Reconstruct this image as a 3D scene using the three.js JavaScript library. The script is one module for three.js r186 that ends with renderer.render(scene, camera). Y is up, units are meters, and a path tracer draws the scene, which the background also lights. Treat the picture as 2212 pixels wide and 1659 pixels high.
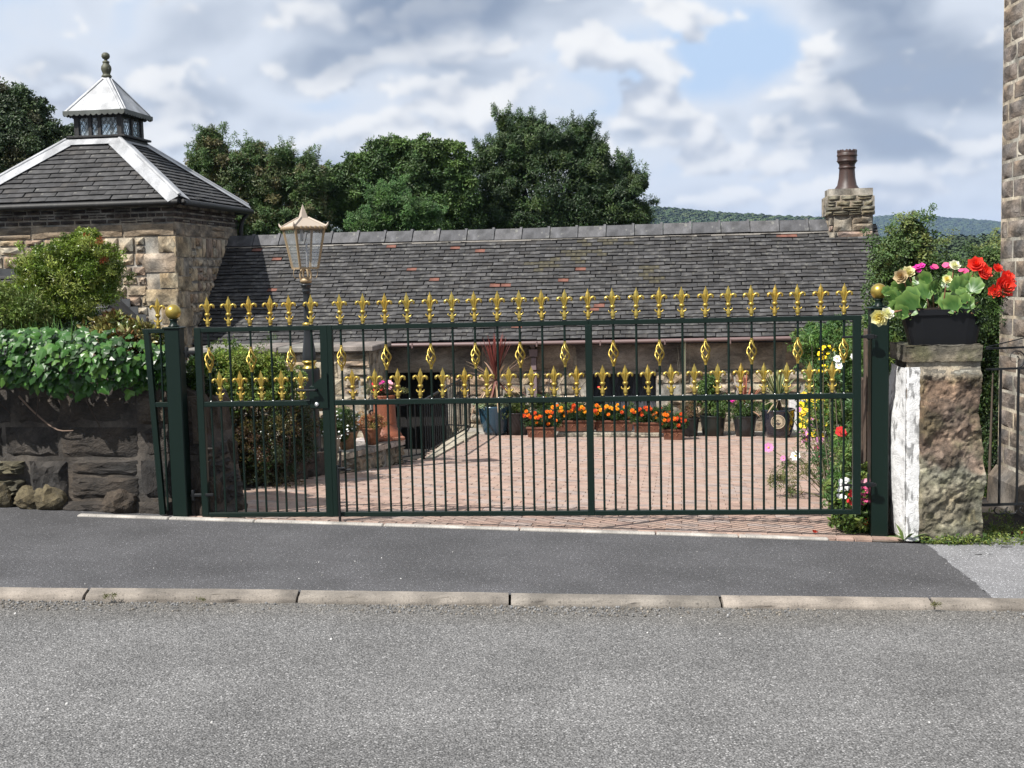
import * as THREE from 'three';
import { ImprovedNoise } from 'three/addons/math/ImprovedNoise.js';
import { ConvexGeometry } from 'three/addons/geometries/ConvexGeometry.js';
import { mergeGeometries, toCreasedNormals } from 'three/addons/utils/BufferGeometryUtils.js';

// ---------- camera, sky, sun, exposure ----------
const scene = new THREE.Scene();
const F = 2600, PW = 2212, PH = 1659, CX = PW / 2, CY = PH / 2;
const rad = (d) => d * Math.PI / 180;
const camera = new THREE.PerspectiveCamera(2 * Math.atan(CY / F) * 180 / Math.PI, 4 / 3, 0.05, 9000);
camera.position.set(0, 1.64, 0);
camera.rotation.set(-rad(5.15), 0, -rad(1.3), 'YXZ');
camera.updateMatrixWorld();
const EXPOSURE = 1.5;
const SUN_DIR = new THREE.Vector3(-0.487, 0.755, 0.439).normalize();
const sun = new THREE.DirectionalLight(new THREE.Color(1.0, 0.965, 0.91), 5);
sun.position.copy(SUN_DIR).multiplyScalar(60).add(new THREE.Vector3(0, 0, -12));
sun.target.position.set(0, 0, -12);
sun.castShadow = true;
sun.shadow.mapSize.set(4096, 4096);
Object.assign(sun.shadow.camera, { left: -22, right: 22, top: 22, bottom: -22, near: 1, far: 140 });
scene.add(sun, sun.target);

// random and noise
function rng(seed) { let a = seed >>> 0; return () => { a = (a + 0x6D2B79F5) | 0; let t = Math.imul(a ^ (a >>> 15), 1 | a); t = (t + Math.imul(t ^ (t >>> 7), 61 | t)) ^ t; return ((t ^ (t >>> 14)) >>> 0) / 4294967296; }; }
const IN = new ImprovedNoise();
const n3 = (x, y, z) => IN.noise(x, y, z);
function fbm(x, y, z, o = 4) { let s = 0, a = 0.5; for (let i = 0; i < o; i++) { s += a * n3(x, y, z); x = x * 2.03 + 7.1; y = y * 2.03 + 3.7; z = z * 2.03 + 1.3; a *= 0.5; } return s; }
const clamp = (v, a = 0, b = 1) => Math.min(b, Math.max(a, v));
const sst = (a, b, v) => { const t = clamp((v - a) / (b - a)); return t * t * (3 - 2 * t); };
const mix = (a, b, t) => a + (b - a) * t;
const V = (x, y, z) => new THREE.Vector3(x, y, z);

function makeSky() {
  const w = 2048, h = 1024, data = new Float32Array(w * h * 4);
  const qi = camera.quaternion.clone().invert(), d = V(), c = V();
  // [x, y, rx, ry, amount] of the broad cloud masses of that day's sky: below zero opens blue, above it thickens and greys
  const mass = [[1010, 10, 330, 72, 0.85], [880, 150, 190, 48, 0.40], [1450, 140, 210, 95, -0.72], [1640, 140, 100, 70, -0.5], [1560, 210, 90, 40, -0.3], [1330, 50, 60, 50, -0.2],
    [1990, 190, 210, 100, 0.85], [1830, 40, 190, 80, 0.55], [1760, 150, 60, 70, -0.15], [1395, 292, 85, 26, 0.40], [1350, 235, 60, 34, -0.12], [990, 245, 55, 40, -0.12],
    [300, 60, 260, 70, 0.10], [130, 210, 130, 50, -0.10], [620, 230, 210, 70, 0.20], [700, 350, 90, 34, 0.45], [1590, 390, 220, 60, -0.12], [1960, 300, 230, 22, 0.35], [1990, 425, 190, 16, 0.18], [450, 170, 120, 60, -0.12], [1180, 150, 90, 60, -0.1]];
  const heaps = [[1370, 245, 85, 48, 0.34], [990, 245, 62, 42, 0.30], [1770, 150, 62, 85, 0.36], [1120, 165, 130, 50, 0.16], [1600, 350, 200, 62, 0.20], [850, 75, 120, 46, 0.26], [350, 262, 60, 36, 0.22], [100, 250, 90, 40, 0.2], [520, 60, 110, 50, 0.12], [1640, 270, 110, 36, 0.18]];
  const blue = [0.53, 0.695, 0.93], zen = [0.21, 0.35, 0.66], white = [0.90, 0.915, 0.94], grey = [0.27, 0.335, 0.45];
  for (let j = 0; j < h; j++) {
    const el = ((j + 0.5) / h - 0.5) * Math.PI, ce = Math.cos(el), se = Math.sin(el);
    for (let i = 0; i < w; i++) {
      const az = ((i + 0.5) / w - 0.5) * 2 * Math.PI, k = (j * w + i) * 4;
      d.set(ce * Math.cos(az), se, ce * Math.sin(az));
      if (el < -0.06) { data[k] = 0.22 / EXPOSURE; data[k + 1] = 0.24 / EXPOSURE; data[k + 2] = 0.25 / EXPOSURE; data[k + 3] = 1; continue; }
      c.copy(d).applyQuaternion(qi);
      const wx = fbm(d.x * 5, d.y * 9 + 4, d.z * 5, 3) * 0.16, wy = fbm(d.x * 5 + 9, d.y * 9, d.z * 5, 3) * 0.10;
      let s0 = 0.40, hb = 0;
      if (c.z < -0.2) {
        const px = CX + F * c.x / -c.z + wx * 900, py = CY - F * c.y / -c.z + wy * 900;
        for (const m of mass) { const q = ((px - m[0]) / m[2]) ** 2 + ((py - m[1]) / m[3]) ** 2; if (q < 9) s0 += m[4] * Math.exp(-q * 0.8); }
        for (const m of heaps) { const q = ((px - m[0]) / m[2]) ** 2 + ((py - m[1]) / m[3]) ** 2; if (q < 9) hb += m[4] * Math.exp(-q * 0.9); }
      }
      // a soft broken layer above, crisp heaped cloud below it, lit from the sun's side
      const soft = fbm((d.x + wx) * 7.5, (d.y + wy) * 14 + 2.2, (d.z + wx) * 7.5, 6), s = s0 + soft * 1.15;
      const puff = (x, y, z) => fbm((x + wx * 0.6) * 15, (y + wy * 0.6) * 27, (z + wx * 0.6) * 15 + 8, 6) * 1.1 + (0.42 - Math.abs(n3(x * 30, y * 52, z * 30 + 2)) - Math.abs(n3(x * 63, y * 105, z * 63)) * 0.5) * 0.22;
      const pp = puff(d.x, d.y, d.z), p0 = pp + hb, rim = pp - puff(d.x - 0.010, d.y + 0.012, d.z), up = sst(0.30, 1.2, el), haze = 1 - sst(0.0, 0.16, el);
      const dark = sst(0.25, 1.25, s), thr = 0.10 - 0.10 * sst(0.30, 0.04, el) + Math.abs(s - 0.32) * 0.12, cov = sst(-0.22, 0.34, s), heap = sst(thr, thr + 0.08, p0) * (1 - dark * 0.75), lit = 1 / (1 + Math.exp(-(0.9 + rim * 13 - dark * 1.5)));
      for (let b = 0; b < 3; b++) {
        const sky = mix(mix(blue[b], zen[b], up), [0.64, 0.755, 0.91][b], haze * 0.6), layer = mix([0.76, 0.815, 0.90][b], grey[b], Math.pow(dark, 0.9));
        let v = mix(sky, layer * mix(1, 0.9, up), cov * 0.94); v = mix(v, mix([0.47, 0.53, 0.64][b], [0.97, 0.975, 0.98][b], lit), heap * 0.93);
        data[k + b] = mix(v, [0.70, 0.775, 0.885][b], haze * 0.3) / EXPOSURE;
      }
      data[k + 3] = 1;
    }
  }
  const t = new THREE.DataTexture(data, w, h, THREE.RGBAFormat, THREE.FloatType);
  t.mapping = THREE.EquirectangularReflectionMapping; t.magFilter = t.minFilter = THREE.LinearFilter; t.wrapS = THREE.RepeatWrapping; t.needsUpdate = true;
  return t;
}
scene.background = makeSky();
scene.environment = scene.background;
scene.fog = new THREE.FogExp2(new THREE.Color(0.42, 0.60, 0.95), 0.00013);
const renderer = new THREE.WebGLRenderer({ antialias: true });
renderer.setSize(1024, 768);
renderer.toneMapping = THREE.LinearToneMapping;
renderer.toneMappingExposure = EXPOSURE;
renderer.shadowMap.enabled = true;

// ---------- helpers: places ----------
const ray = (x, y) => V((x - CX) / F, -(y - CY) / F, -1).applyQuaternion(camera.quaternion);
const at = (x, y, Z) => { const r = ray(x, y); return r.multiplyScalar(Z / -r.z).add(camera.position); };   // a point of the place, Z metres into it
const zGate = (x) => 7.68 - 0.10 * x, zEnd = (x) => 15.55 - 0.14 * x;
function gy(x, Z) {                                                       // height of the ground: road and pavement fall to the right, the drive also away from the road
  const t = clamp((Z - zGate(x)) / (zEnd(x) - zGate(x)), 0, 1.3);
  return mix(-0.034 * x, -0.417 - 0.0105 * x, t);
}
function groundAt(x, y) { const r = ray(x, y); let a = 3, b = 40; for (let i = 0; i < 50; i++) { const m = (a + b) / 2, p = r.clone().multiplyScalar(m / -r.z).add(camera.position); if (p.y > gy(p.x, m)) a = m; else b = m; } return r.multiplyScalar(a / -r.z).add(camera.position); }

// ---------- helpers: objects ----------
const used = {};
function numbered(n) { used[n] = (used[n] ?? -1) + 1; return used[n] ? n + '_' + String(used[n]).padStart(3, '0') : n; }
function tag(o, label, category, group, kind) { if (label) o.userData.label = label; if (category) o.userData.category = category; if (group) o.userData.group = group; if (kind) o.userData.kind = kind; return o; }
function thing(name, label, category, pos = [0, 0, 0], turn = 0, group) { const o = new THREE.Group(); o.name = numbered(name); o.position.set(...(pos.isVector3 ? pos.toArray() : pos)); o.rotation.y = turn; scene.add(o); return tag(o, label, category, group); }
function obj(name, geos, mat, parent = scene) {
  const g = Array.isArray(geos) ? merge(geos) : geos, m = new THREE.Mesh(g, mat);
  m.name = parent === scene ? numbered(name) : name; m.castShadow = m.receiveShadow = true; parent.add(m); return m;
}
function struct(name, geos, mat) { return tag(obj(name, geos, mat), null, null, null, 'structure'); }
function clean(g) { g = g.index ? g.toNonIndexed() : g.clone(); for (const k of Object.keys(g.attributes)) if (!['position', 'normal', 'uv', 'color'].includes(k)) g.deleteAttribute(k); if (!g.attributes.normal) g.computeVertexNormals(); if (!g.attributes.uv) metric(g); return g; }
function merge(list) {
  const gs = list.map(clean), col = gs.some((g) => g.attributes.color);
  if (col) for (const g of gs) if (!g.attributes.color) tint(g, [1, 1, 1]);
  return gs.length === 1 ? gs[0] : mergeGeometries(gs);
}
function tint(g, c, jitter = 0, r = Math.random) { const n = g.attributes.position.count, a = new Float32Array(n * 3); for (let i = 0; i < n; i++) { const k = 1 + (jitter ? (r() - 0.5) * jitter : 0); a[i * 3] = c[0] * k; a[i * 3 + 1] = c[1] * k; a[i * 3 + 2] = c[2] * k; } g.setAttribute('color', new THREE.BufferAttribute(a, 3)); return g; }
function metric(g, du = 0, dv = 0) {                                      // texture coordinates in metres, along the axis each face looks
  const p = g.attributes.position, n = g.attributes.normal, uv = new Float32Array(p.count * 2);
  for (let i = 0; i < p.count; i++) {
    const x = Math.abs(n.getX(i)), y = Math.abs(n.getY(i)), z = Math.abs(n.getZ(i));
    if (y >= x && y >= z) { uv[i * 2] = p.getX(i); uv[i * 2 + 1] = p.getZ(i); } else if (x >= z) { uv[i * 2] = p.getZ(i); uv[i * 2 + 1] = p.getY(i); } else { uv[i * 2] = p.getX(i); uv[i * 2 + 1] = p.getY(i); }
    uv[i * 2] += du; uv[i * 2 + 1] += dv;
  }
  g.setAttribute('uv', new THREE.BufferAttribute(uv, 2)); return g;
}
// shapes
function cbox(w, h, d, x = 0, y = 0, z = 0, c = 0.003) {                    // box with chamfered edges
  c = Math.min(c, w * 0.4, h * 0.4, d * 0.4); const P = [];
  for (const sx of [-1, 1]) for (const sy of [-1, 1]) for (const sz of [-1, 1]) {
    const a = sx * w / 2, b = sy * h / 2, e = sz * d / 2;
    P.push(V(a, b - sy * c, e - sz * c), V(a - sx * c, b, e - sz * c), V(a - sx * c, b - sy * c, e));
  }
  const g = new ConvexGeometry(P); metric(g); return g.translate(x, y, z);
}
function hull(pts) { const g = new ConvexGeometry(pts.map((p) => V(...p))); return metric(g); }
function box(w, h, d, x = 0, y = 0, z = 0) { return metric(new THREE.BoxGeometry(w, h, d).toNonIndexed()).translate(x, y, z); }
function lathe(prof, seg = 20) { return new THREE.LatheGeometry(prof.map((p) => new THREE.Vector2(p[0], p[1])), seg).toNonIndexed(); }
function tube(pts, radii, n = 6, steps) {                                  // tapered round bar through points
  const c = new THREE.CatmullRomCurve3(pts.map((p) => (p.isVector3 ? p : V(...p)))), S = steps ?? Math.max(2, (pts.length - 1) * 3);
  const fr = c.computeFrenetFrames(S, false), pos = [], idx = [];
  for (let i = 0; i <= S; i++) {
    const t = i / S, p = c.getPoint(t), f = t * (radii.length - 1), k = Math.min(radii.length - 2, Math.floor(f)), r = radii.length === 1 ? radii[0] : mix(radii[k], radii[k + 1], f - k);
    for (let j = 0; j < n; j++) { const a = j / n * 2 * Math.PI; pos.push(...p.clone().addScaledVector(fr.normals[Math.min(i, S)], Math.cos(a) * r).addScaledVector(fr.binormals[Math.min(i, S)], Math.sin(a) * r).toArray()); }
  }
  for (let i = 0; i < S; i++) for (let j = 0; j < n; j++) { const a = i * n + j, b = i * n + (j + 1) % n; idx.push(a, b, a + n, b, b + n, a + n); }
  for (let j = 1; j < n - 1; j++) idx.push(0, j + 1, j, S * n, S * n + j, S * n + j + 1);
  const g = new THREE.BufferGeometry(); g.setAttribute('position', new THREE.Float32BufferAttribute(pos, 3)); g.setIndex(idx); g.computeVertexNormals();
  return metric(g.toNonIndexed());
}
function bar(a, b, w, d = w, up = V(0, 0, 1)) {                            // square bar from a to b
  a = a.isVector3 ? a : V(...a); b = b.isVector3 ? b : V(...b);
  const dir = b.clone().sub(a), L = dir.length(); dir.normalize(); let x = up.clone().cross(dir); if (x.length() < 1e-4) x = V(1, 0, 0).cross(dir); x.normalize(); const z = x.clone().cross(dir);
  const g = box(w, L, d); g.applyMatrix4(new THREE.Matrix4().makeBasis(x, dir, z).setPosition(a.clone().add(b).multiplyScalar(0.5))); return g;
}
function ball(r, x, y, z, s = 12) { return new THREE.SphereGeometry(r, s, Math.max(6, s * 0.7 | 0)).toNonIndexed().translate(x, y, z); }
function rough(g, amt, freq, seed = 0) {                                   // pushes a dense mesh about along its normals
  const p = g.attributes.position, n = g.attributes.normal;
  for (let i = 0; i < p.count; i++) { const x = p.getX(i), y = p.getY(i), z = p.getZ(i), k = fbm(x * freq + seed, y * freq, z * freq + seed, 4) * amt * 2; p.setXYZ(i, x + n.getX(i) * k, y + n.getY(i) * k, z + n.getZ(i) * k); }
  g.computeVertexNormals(); return g;
}
// textures
function lattice(size, seed) { const r = rng(seed), a = new Float32Array(size * size); for (let i = 0; i < a.length; i++) a[i] = r(); return a; }
const LAT = [1, 2, 3, 4, 5, 6, 7, 8].map((s) => lattice(256, s * 77));
function pn(u, v, per, k = 0) {                                           // periodic value noise, per cells across
  const L = LAT[k % 8], x = u * per, y = v * per, xi = Math.floor(x), yi = Math.floor(y), a = x - xi, b = y - yi, s = a * a * (3 - 2 * a), t = b * b * (3 - 2 * b), m = (q) => ((q % per) + per) % per;
  const x0 = m(xi) & 255, x1 = m(xi + 1) & 255, y0 = (m(yi) & 255) * 256, y1 = (m(yi + 1) & 255) * 256;
  return mix(mix(L[y0 + x0], L[y0 + x1], s), mix(L[y1 + x0], L[y1 + x1], s), t);
}
function pf(u, v, per, o = 4, k = 0) { let s = 0, a = 0.5, w = 0; for (let i = 0; i < o; i++) { s += a * pn(u, v, per, k + i); w += a; a *= 0.5; per *= 2; } return s / w; }
function tex(size, metres, fn, srgb = true) {
  const data = new Uint8Array(size * size * 4);
  for (let j = 0; j < size; j++) for (let i = 0; i < size; i++) { const c = fn((i + 0.5) / size, (j + 0.5) / size), k = (j * size + i) * 4; for (let b = 0; b < 3; b++) data[k + b] = clamp(Array.isArray(c) ? c[b] : c) * 255; data[k + 3] = 255; }
  const t = new THREE.DataTexture(data, size, size); t.wrapS = t.wrapT = THREE.RepeatWrapping; t.magFilter = THREE.LinearFilter; t.minFilter = THREE.LinearMipmapLinearFilter; t.generateMipmaps = true;
  t.repeat.set(1 / metres, 1 / metres); if (srgb) t.colorSpace = THREE.SRGBColorSpace; t.needsUpdate = true; return t;
}
const T = {};
{ // grit of dressed sandstone, weathered
  const f = (u, v) => { const a = pf(u, v, 6, 5, 0), b = pn(u, v, 190, 3), c = pf(u, v, 40, 2, 5); return clamp(0.74 + (a - 0.5) * 0.75 + (b - 0.5) * 0.18 + (c - 0.5) * 0.22); };
  T.grit = tex(512, 0.8, (u, v) => { const k = f(u, v), w = pf(u, v, 3, 3, 2) - 0.5; return [k * (1.02 + w * 0.12), k, k * (0.97 - w * 0.14)]; });
  T.gritB = tex(512, 0.8, f, false);
}
{ // road: bound chippings worn pale; pavement: finer
  const chip = (u, v, n, k) => { let best = 9, id = 0; const x = u * n, y = v * n, xi = Math.floor(x), yi = Math.floor(y); for (let a = -1; a <= 1; a++) for (let b = -1; b <= 1; b++) { const cx = xi + a, cy = yi + b, m = (q) => ((q % n) + n) % n, q = (m(cy) & 255) * 256 + (m(cx) & 255), dx = cx + LAT[k][q] - x, dy = cy + LAT[k + 1][q] - y, e = dx * dx + dy * dy; if (e < best) { best = e; id = LAT[k + 2][q]; } } return [Math.sqrt(best), id]; };
  const road = (u, v) => { const [e, id] = chip(u, v, 250, 0); return [e, id]; };
  T.road = tex(2048, 1.7, (u, v) => { const [e, id] = road(u, v), w = pf(u, v, 5, 4, 4) - 0.5 + (pf(u, v, 60, 2, 2) - 0.5) * 0.5, k = (e < 0.62 ? 0.57 + (id - 0.45) * 0.30 + (id > 0.965 ? 0.16 : 0) : 0.40) + w * 0.12 + (pn(u, v, 900 & 255, 6) - 0.5) * 0.06; return [k, k, k * 1.005]; });
  T.roadB = tex(1024, 1.7, (u, v) => { const [e, id] = road(u, v); return clamp(0.85 - e * e * 0.9 + id * 0.25); }, false);
  T.pave = tex(1024, 1.3, (u, v) => { const [e, id] = chip(u, v, 240, 3), w = pf(u, v, 4, 5, 1) - 0.5, k = (e < 0.55 ? 0.50 + (id - 0.5) * 0.22 + (id > 0.975 ? 0.3 : 0) : 0.40) + w * 0.13; return [k, k, k * 1.015]; });
  T.paveB = tex(1024, 1.3, (u, v) => { const [e, id] = chip(u, v, 240, 3); return clamp(0.8 - e * e * 0.8 + id * 0.2); }, false);
}
{ // concrete
  const f = (u, v) => 0.74 + (pf(u, v, 5, 5, 2) - 0.5) * 0.36 + (pn(u, v, 220, 1) - 0.5) * 0.16 - (pn(u, v, 120, 5) > 0.87 ? 0.16 : 0);
  T.conc = tex(512, 0.7, (u, v) => { const k = f(u, v); return [k * 1.02, k, k * 0.97]; }); T.concB = tex(512, 0.7, f, false);
}
{ // clay roof tile: weathered grey with lichen
  const f = (u, v) => 0.66 + (pf(u, v, 9, 4, 3) - 0.5) * 0.5 + (pn(u, v, 200, 2) - 0.5) * 0.16;
  T.tile = tex(512, 0.9, (u, v) => { const k = f(u, v), l = sst(0.66, 0.8, pf(u, v, 14, 3, 6)) * 0.22; return [k + l, k + l * 1.0, k + l * 0.8]; }); T.tileB = tex(512, 0.9, f, false);
}
{ // timber and bark
  const f = (u, v) => 0.6 + (pf(u * 1, v * 0.125, 24, 4, 1) - 0.5) * 0.7 + (pn(u, v * 0.2, 128, 3) - 0.5) * 0.25;
  T.wood = tex(512, 0.6, f); T.woodB = tex(512, 0.6, f, false);
}
function mat(color, o = {}) {
  const { t, b, bs = 0.002, ...rest } = o, p = { color: Array.isArray(color) ? new THREE.Color().setRGB(...color) : new THREE.Color(color), roughness: 0.85, ...rest };
  if (t) p.map = t; if (b) { p.bumpMap = b; p.bumpScale = bs; }
  return new (p.transmission !== undefined || p.clearcoat || p.sheen || p.ior ? THREE.MeshPhysicalMaterial : THREE.MeshStandardMaterial)(p);
}
const leafMat = (o = {}) => new THREE.MeshPhysicalMaterial({ color: 0xffffff, roughness: 0.5, side: THREE.DoubleSide, vertexColors: true, transmission: 0.32, thickness: 0, ior: 1.4, ...o });

// ---------- pieces of stone, tile, leaf shared by everything below ----------
function stonePiece(seed, color, bulge = 0.5, nx = 4, ny = 3, edge = 0.06) {     // unit block: x, y -0.5..0.5, face near z = 0, back at z = -1
  const r = rng(seed), pos = [], idx = [], W = nx + 1, Hn = ny + 1, at2 = (i, j) => j * W + i;
  for (let j = 0; j < Hn; j++) for (let i = 0; i < W; i++) {
    const e = i === 0 || j === 0 || i === nx || j === ny;
    let x = i / nx - 0.5, y = j / ny - 0.5;
    if (i === 0) x += edge * (0.15 + r() * 0.7); if (i === nx) x -= edge * (0.15 + r() * 0.7); if (j === 0) y += edge * (0.15 + r() * 0.7); if (j === ny) y -= edge * (0.15 + r() * 0.7);
    if (!e) { x += (r() - 0.5) * 0.12; y += (r() - 0.5) * 0.14; }
    pos.push(x, y, e ? -0.30 - r() * 0.12 : (r() - 0.55) * bulge);
  }
  const ring = []; for (let i = 0; i <= nx; i++) ring.push(at2(i, 0)); for (let j = 1; j <= ny; j++) ring.push(at2(nx, j)); for (let i = nx - 1; i >= 0; i--) ring.push(at2(i, ny)); for (let j = ny - 1; j >= 1; j--) ring.push(at2(0, j));
  for (let j = 0; j < ny; j++) for (let i = 0; i < nx; i++) { const a = at2(i, j), b = at2(i + 1, j), c = at2(i + 1, j + 1), d = at2(i, j + 1); if ((i + j) & 1) idx.push(a, b, c, a, c, d); else idx.push(a, b, d, b, c, d); }
  const base = pos.length / 3; for (const q of ring) pos.push(pos[q * 3], pos[q * 3 + 1], -1);
  for (let k = 0; k < ring.length; k++) { const k2 = (k + 1) % ring.length; idx.push(ring[k], base + k, base + k2, ring[k], base + k2, ring[k2]); }
  let g = new THREE.BufferGeometry(); g.setAttribute('position', new THREE.Float32BufferAttribute(pos, 3)); g.setIndex(idx); g.computeVertexNormals();
  g = toCreasedNormals(g, 0.7); const p = g.attributes.position, uv = new Float32Array(p.count * 2), du = r() * 3, dv = r() * 3;
  for (let i = 0; i < p.count; i++) { uv[i * 2] = p.getX(i) * 0.4 + p.getZ(i) * 0.05 + du; uv[i * 2 + 1] = p.getY(i) * 0.24 + p.getZ(i) * 0.05 + dv; }
  g.setAttribute('uv', new THREE.BufferAttribute(uv, 2)); return tint(g, color, 0.16, r);
}
const stoneSet = (seed, colors, per, bulge, edge, nx, ny) => colors.flatMap((c, k) => Array.from({ length: per }, (_, i) => stonePiece(seed + k * 31 + i * 7, c, bulge, nx, ny, edge)));
function coursed(u0, u1, v0, v1, hs, ws, r, keep, even) {                   // rows of blocks, top row first trimmed to fit
  const out = []; let v = v0, row = 0;
  while (v < v1 - 0.02) {
    let h = mix(hs[0], hs[1], r()); if (v1 - (v + h) < hs[0] * 0.6) h = v1 - v;
    let u = u0 - (even ? (row % 2) * ws[0] * 0.5 : r() * ws[0]); row++;
    while (u < u1 - 0.02) {
      let w = mix(ws[0], ws[1], r()); if (u1 - (u + w) < ws[0] * 0.5) w = u1 - u;
      const a = Math.max(u, u0), b = Math.min(u + w, u1); u += w;
      if (b - a > 0.03 && (!keep || keep(a, b, v, v + h))) {
        if (!even && h > hs[1] * 0.72 && r() < 0.3) { const m = mix(0.38, 0.62, r()) * h; out.push([a, b, v, v + m], [a, b, v + m, v + h]); } else out.push([a, b, v, v + h]);
      }
    }
    v += h;
  }
  return out;
}
function lay(parent, rects, set, material, { gap = 0.012, depth = 0.07, r, proud = 0.012, name = 'stone', limit = 300, place }) {   // each block a mesh of its own on its wall
  const rest = [];
  rects.forEach(([a, b, v0, v1], k) => {
    const g = set[Math.floor(r() * set.length)], pos = V((a + b) / 2, (v0 + v1) / 2, r() * proud), sc = V(b - a - gap, v1 - v0 - gap, depth);
    if (k < limit) { const m = obj(name, g, material, parent); m.position.copy(pos); m.scale.copy(sc); if (place) place(m); }
    else { const t = new THREE.Mesh(); t.position.copy(pos); t.scale.copy(sc); if (place) place(t); t.updateMatrix(); rest.push(g.clone().applyMatrix4(t.matrix)); }
  });
  if (rest.length) tag(obj(name, rest, material, parent), null, null, null, 'stuff');
}
function leafGeo(w = 0.5, l = 1, fold = 0.12, bend = 0.15) {                // one leaf from its stalk along +y, facing +z
  const P = [[0, 0, 0], [-w * 0.42, l * 0.28, fold * 0.7], [0, l * 0.32, -0.02], [w * 0.42, l * 0.28, fold * 0.7], [-w * 0.4, l * 0.62, fold * 0.5 - bend * 0.3], [0, l * 0.66, -bend * 0.35], [w * 0.4, l * 0.62, fold * 0.5 - bend * 0.3], [0, l, -bend]];
  const I = [0, 2, 1, 0, 3, 2, 1, 2, 5, 1, 5, 4, 2, 3, 6, 2, 6, 5, 4, 5, 7, 5, 6, 7];
  const g = new THREE.BufferGeometry(); g.setAttribute('position', new THREE.Float32BufferAttribute(I.flatMap((i) => P[i]), 3)); g.computeVertexNormals(); return metric(g);
}
const UPZ = V(0, 0, 1);
function sprig(n, seed, o = {}) {                                          // a small spray of leaves round a point, radius about 1
  const r = rng(seed), L = [], { w = 0.42, size = 0.62, spread = 0.5, up = 0.3, fold = 0.12, bend = 0.18, flat = 1 } = o;
  for (let i = 0; i < n; i++) {
    const g = leafGeo(w, 1, fold, bend), dir = V(r() - 0.5, (r() - 0.5) * flat + up * 0.5, r() - 0.5).normalize();
    const q = new THREE.Quaternion().setFromUnitVectors(V(0, 1, 0), dir), q2 = new THREE.Quaternion().setFromAxisAngle(V(0, 1, 0), r() * 6.28);
    const s = size * (0.7 + r() * 0.6); tint(g, [1, 1, 1].map(() => 0.9 + r() * 0.2));
    g.applyMatrix4(new THREE.Matrix4().compose(dir.clone().multiplyScalar(spread * r()), q.multiply(q2), V(s, s, s))); L.push(g);
  }
  return mergeGeometries(L);
}
function foliage(name, parent, geo, material, items, kind = 'stuff') {
  const m = new THREE.InstancedMesh(geo, material, items.length); m.name = name; m.castShadow = m.receiveShadow = true;
  const M4 = new THREE.Matrix4(), q = new THREE.Quaternion(), q2 = new THREE.Quaternion(), c = new THREE.Color();
  items.forEach((it, i) => {
    q.setFromUnitVectors(UPZ, it.n ?? UPZ); q2.setFromAxisAngle(UPZ, it.spin ?? 0); q.multiply(q2);
    m.setMatrixAt(i, M4.compose(it.p, q, V(it.s, it.s, it.s))); m.setColorAt(i, c.setRGB(...it.c));
  });
  parent.add(m); return tag(m, null, null, null, kind);
}
const pick = (a, r) => a[Math.floor(r() * a.length)];
function rdir(r) { const z = r() * 2 - 1, a = r() * 6.2832, s = Math.sqrt(1 - z * z); return V(s * Math.cos(a), z, s * Math.sin(a)); }
// leaves spread over lumpy volumes. lumps: [{c, r:[rx,ry,rz]}]; every lump gets smaller clumps over its surface
function crownItems(lumps, o) {
  const r = rng(o.seed), out = [], { clumps = 14, per = 60, sub = 0.36, size = [0.1, 0.16], colors, shell = 0.62, up = 0.35, fill = 0.45, stray = 0.5 } = o, lump = (e, L) => fbm(e.x * 1.9 + L.c.x * 7, e.y * 1.9 + L.c.y * 7, e.z * 1.9 + L.c.z * 7, 2);
  for (const L of lumps) {
    const [rx, ry, rz] = L.r, small = L.clumps !== undefined, nc = L.clumps ?? clumps, ns = Math.round(nc * stray);
    for (let i = 0; i < nc * per * fill; i++) {
      const e = rdir(r), q = Math.pow(r(), 0.4) * (0.80 + lump(e, L) * 0.5), n = e.clone().multiplyScalar(0.6).add(V((r() - 0.5), 0.3 + (r() - 0.5), (r() - 0.5))).normalize(), c = pick(colors, r), t = 0.6 + r() * 0.5;
      out.push({ p: V(L.c.x + e.x * rx * q, L.c.y + e.y * ry * q, L.c.z + e.z * rz * q), n, s: mix(size[0], size[1], r()) * 1.1, spin: r() * 6.28, c: c.map((v) => v * t) });
    }
    for (let k = 0; k < nc + ns; k++) {
      const d = rdir(r), out2 = k >= nc, N = 1 + lump(d, L) * 0.9; if (d.y < -0.7) d.y *= -0.6; if (out2) d.y = Math.abs(d.y); const f = (small ? 0.2 + r() * 0.9 : out2 ? 1.0 + r() * 0.28 : 0.66 + r() * 0.40) * N;
      const cc = V(L.c.x + d.x * rx * f, L.c.y + d.y * ry * f, L.c.z + d.z * rz * f), R = (small ? 0.42 : sub) * (0.5 + r() * 0.8) * (out2 ? 0.5 : 1), base = pick(colors, r), tone = 0.75 + r() * 0.5;
      for (let i = 0; i < (out2 ? per * 0.35 : per); i++) {
        const e = rdir(r), q = Math.pow(r(), 0.45) * (1 - shell) + shell, p = V(cc.x + e.x * R * rx * q, cc.y + e.y * R * ry * q * 0.85, cc.z + e.z * R * rz * q);
        const n = e.clone().multiplyScalar(0.6).addScaledVector(d, 0.35).add(V((r() - 0.5) * 0.9, up + (r() - 0.5) * 0.5, (r() - 0.5) * 0.9 + 0.1)).normalize(), t = tone * (0.75 + r() * 0.5);
        out.push({ p, n, s: mix(size[0], size[1], r()), spin: r() * 6.28, c: [base[0] * t, base[1] * t, base[2] * t] });
      }
    }
  }
  return out;
}

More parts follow.
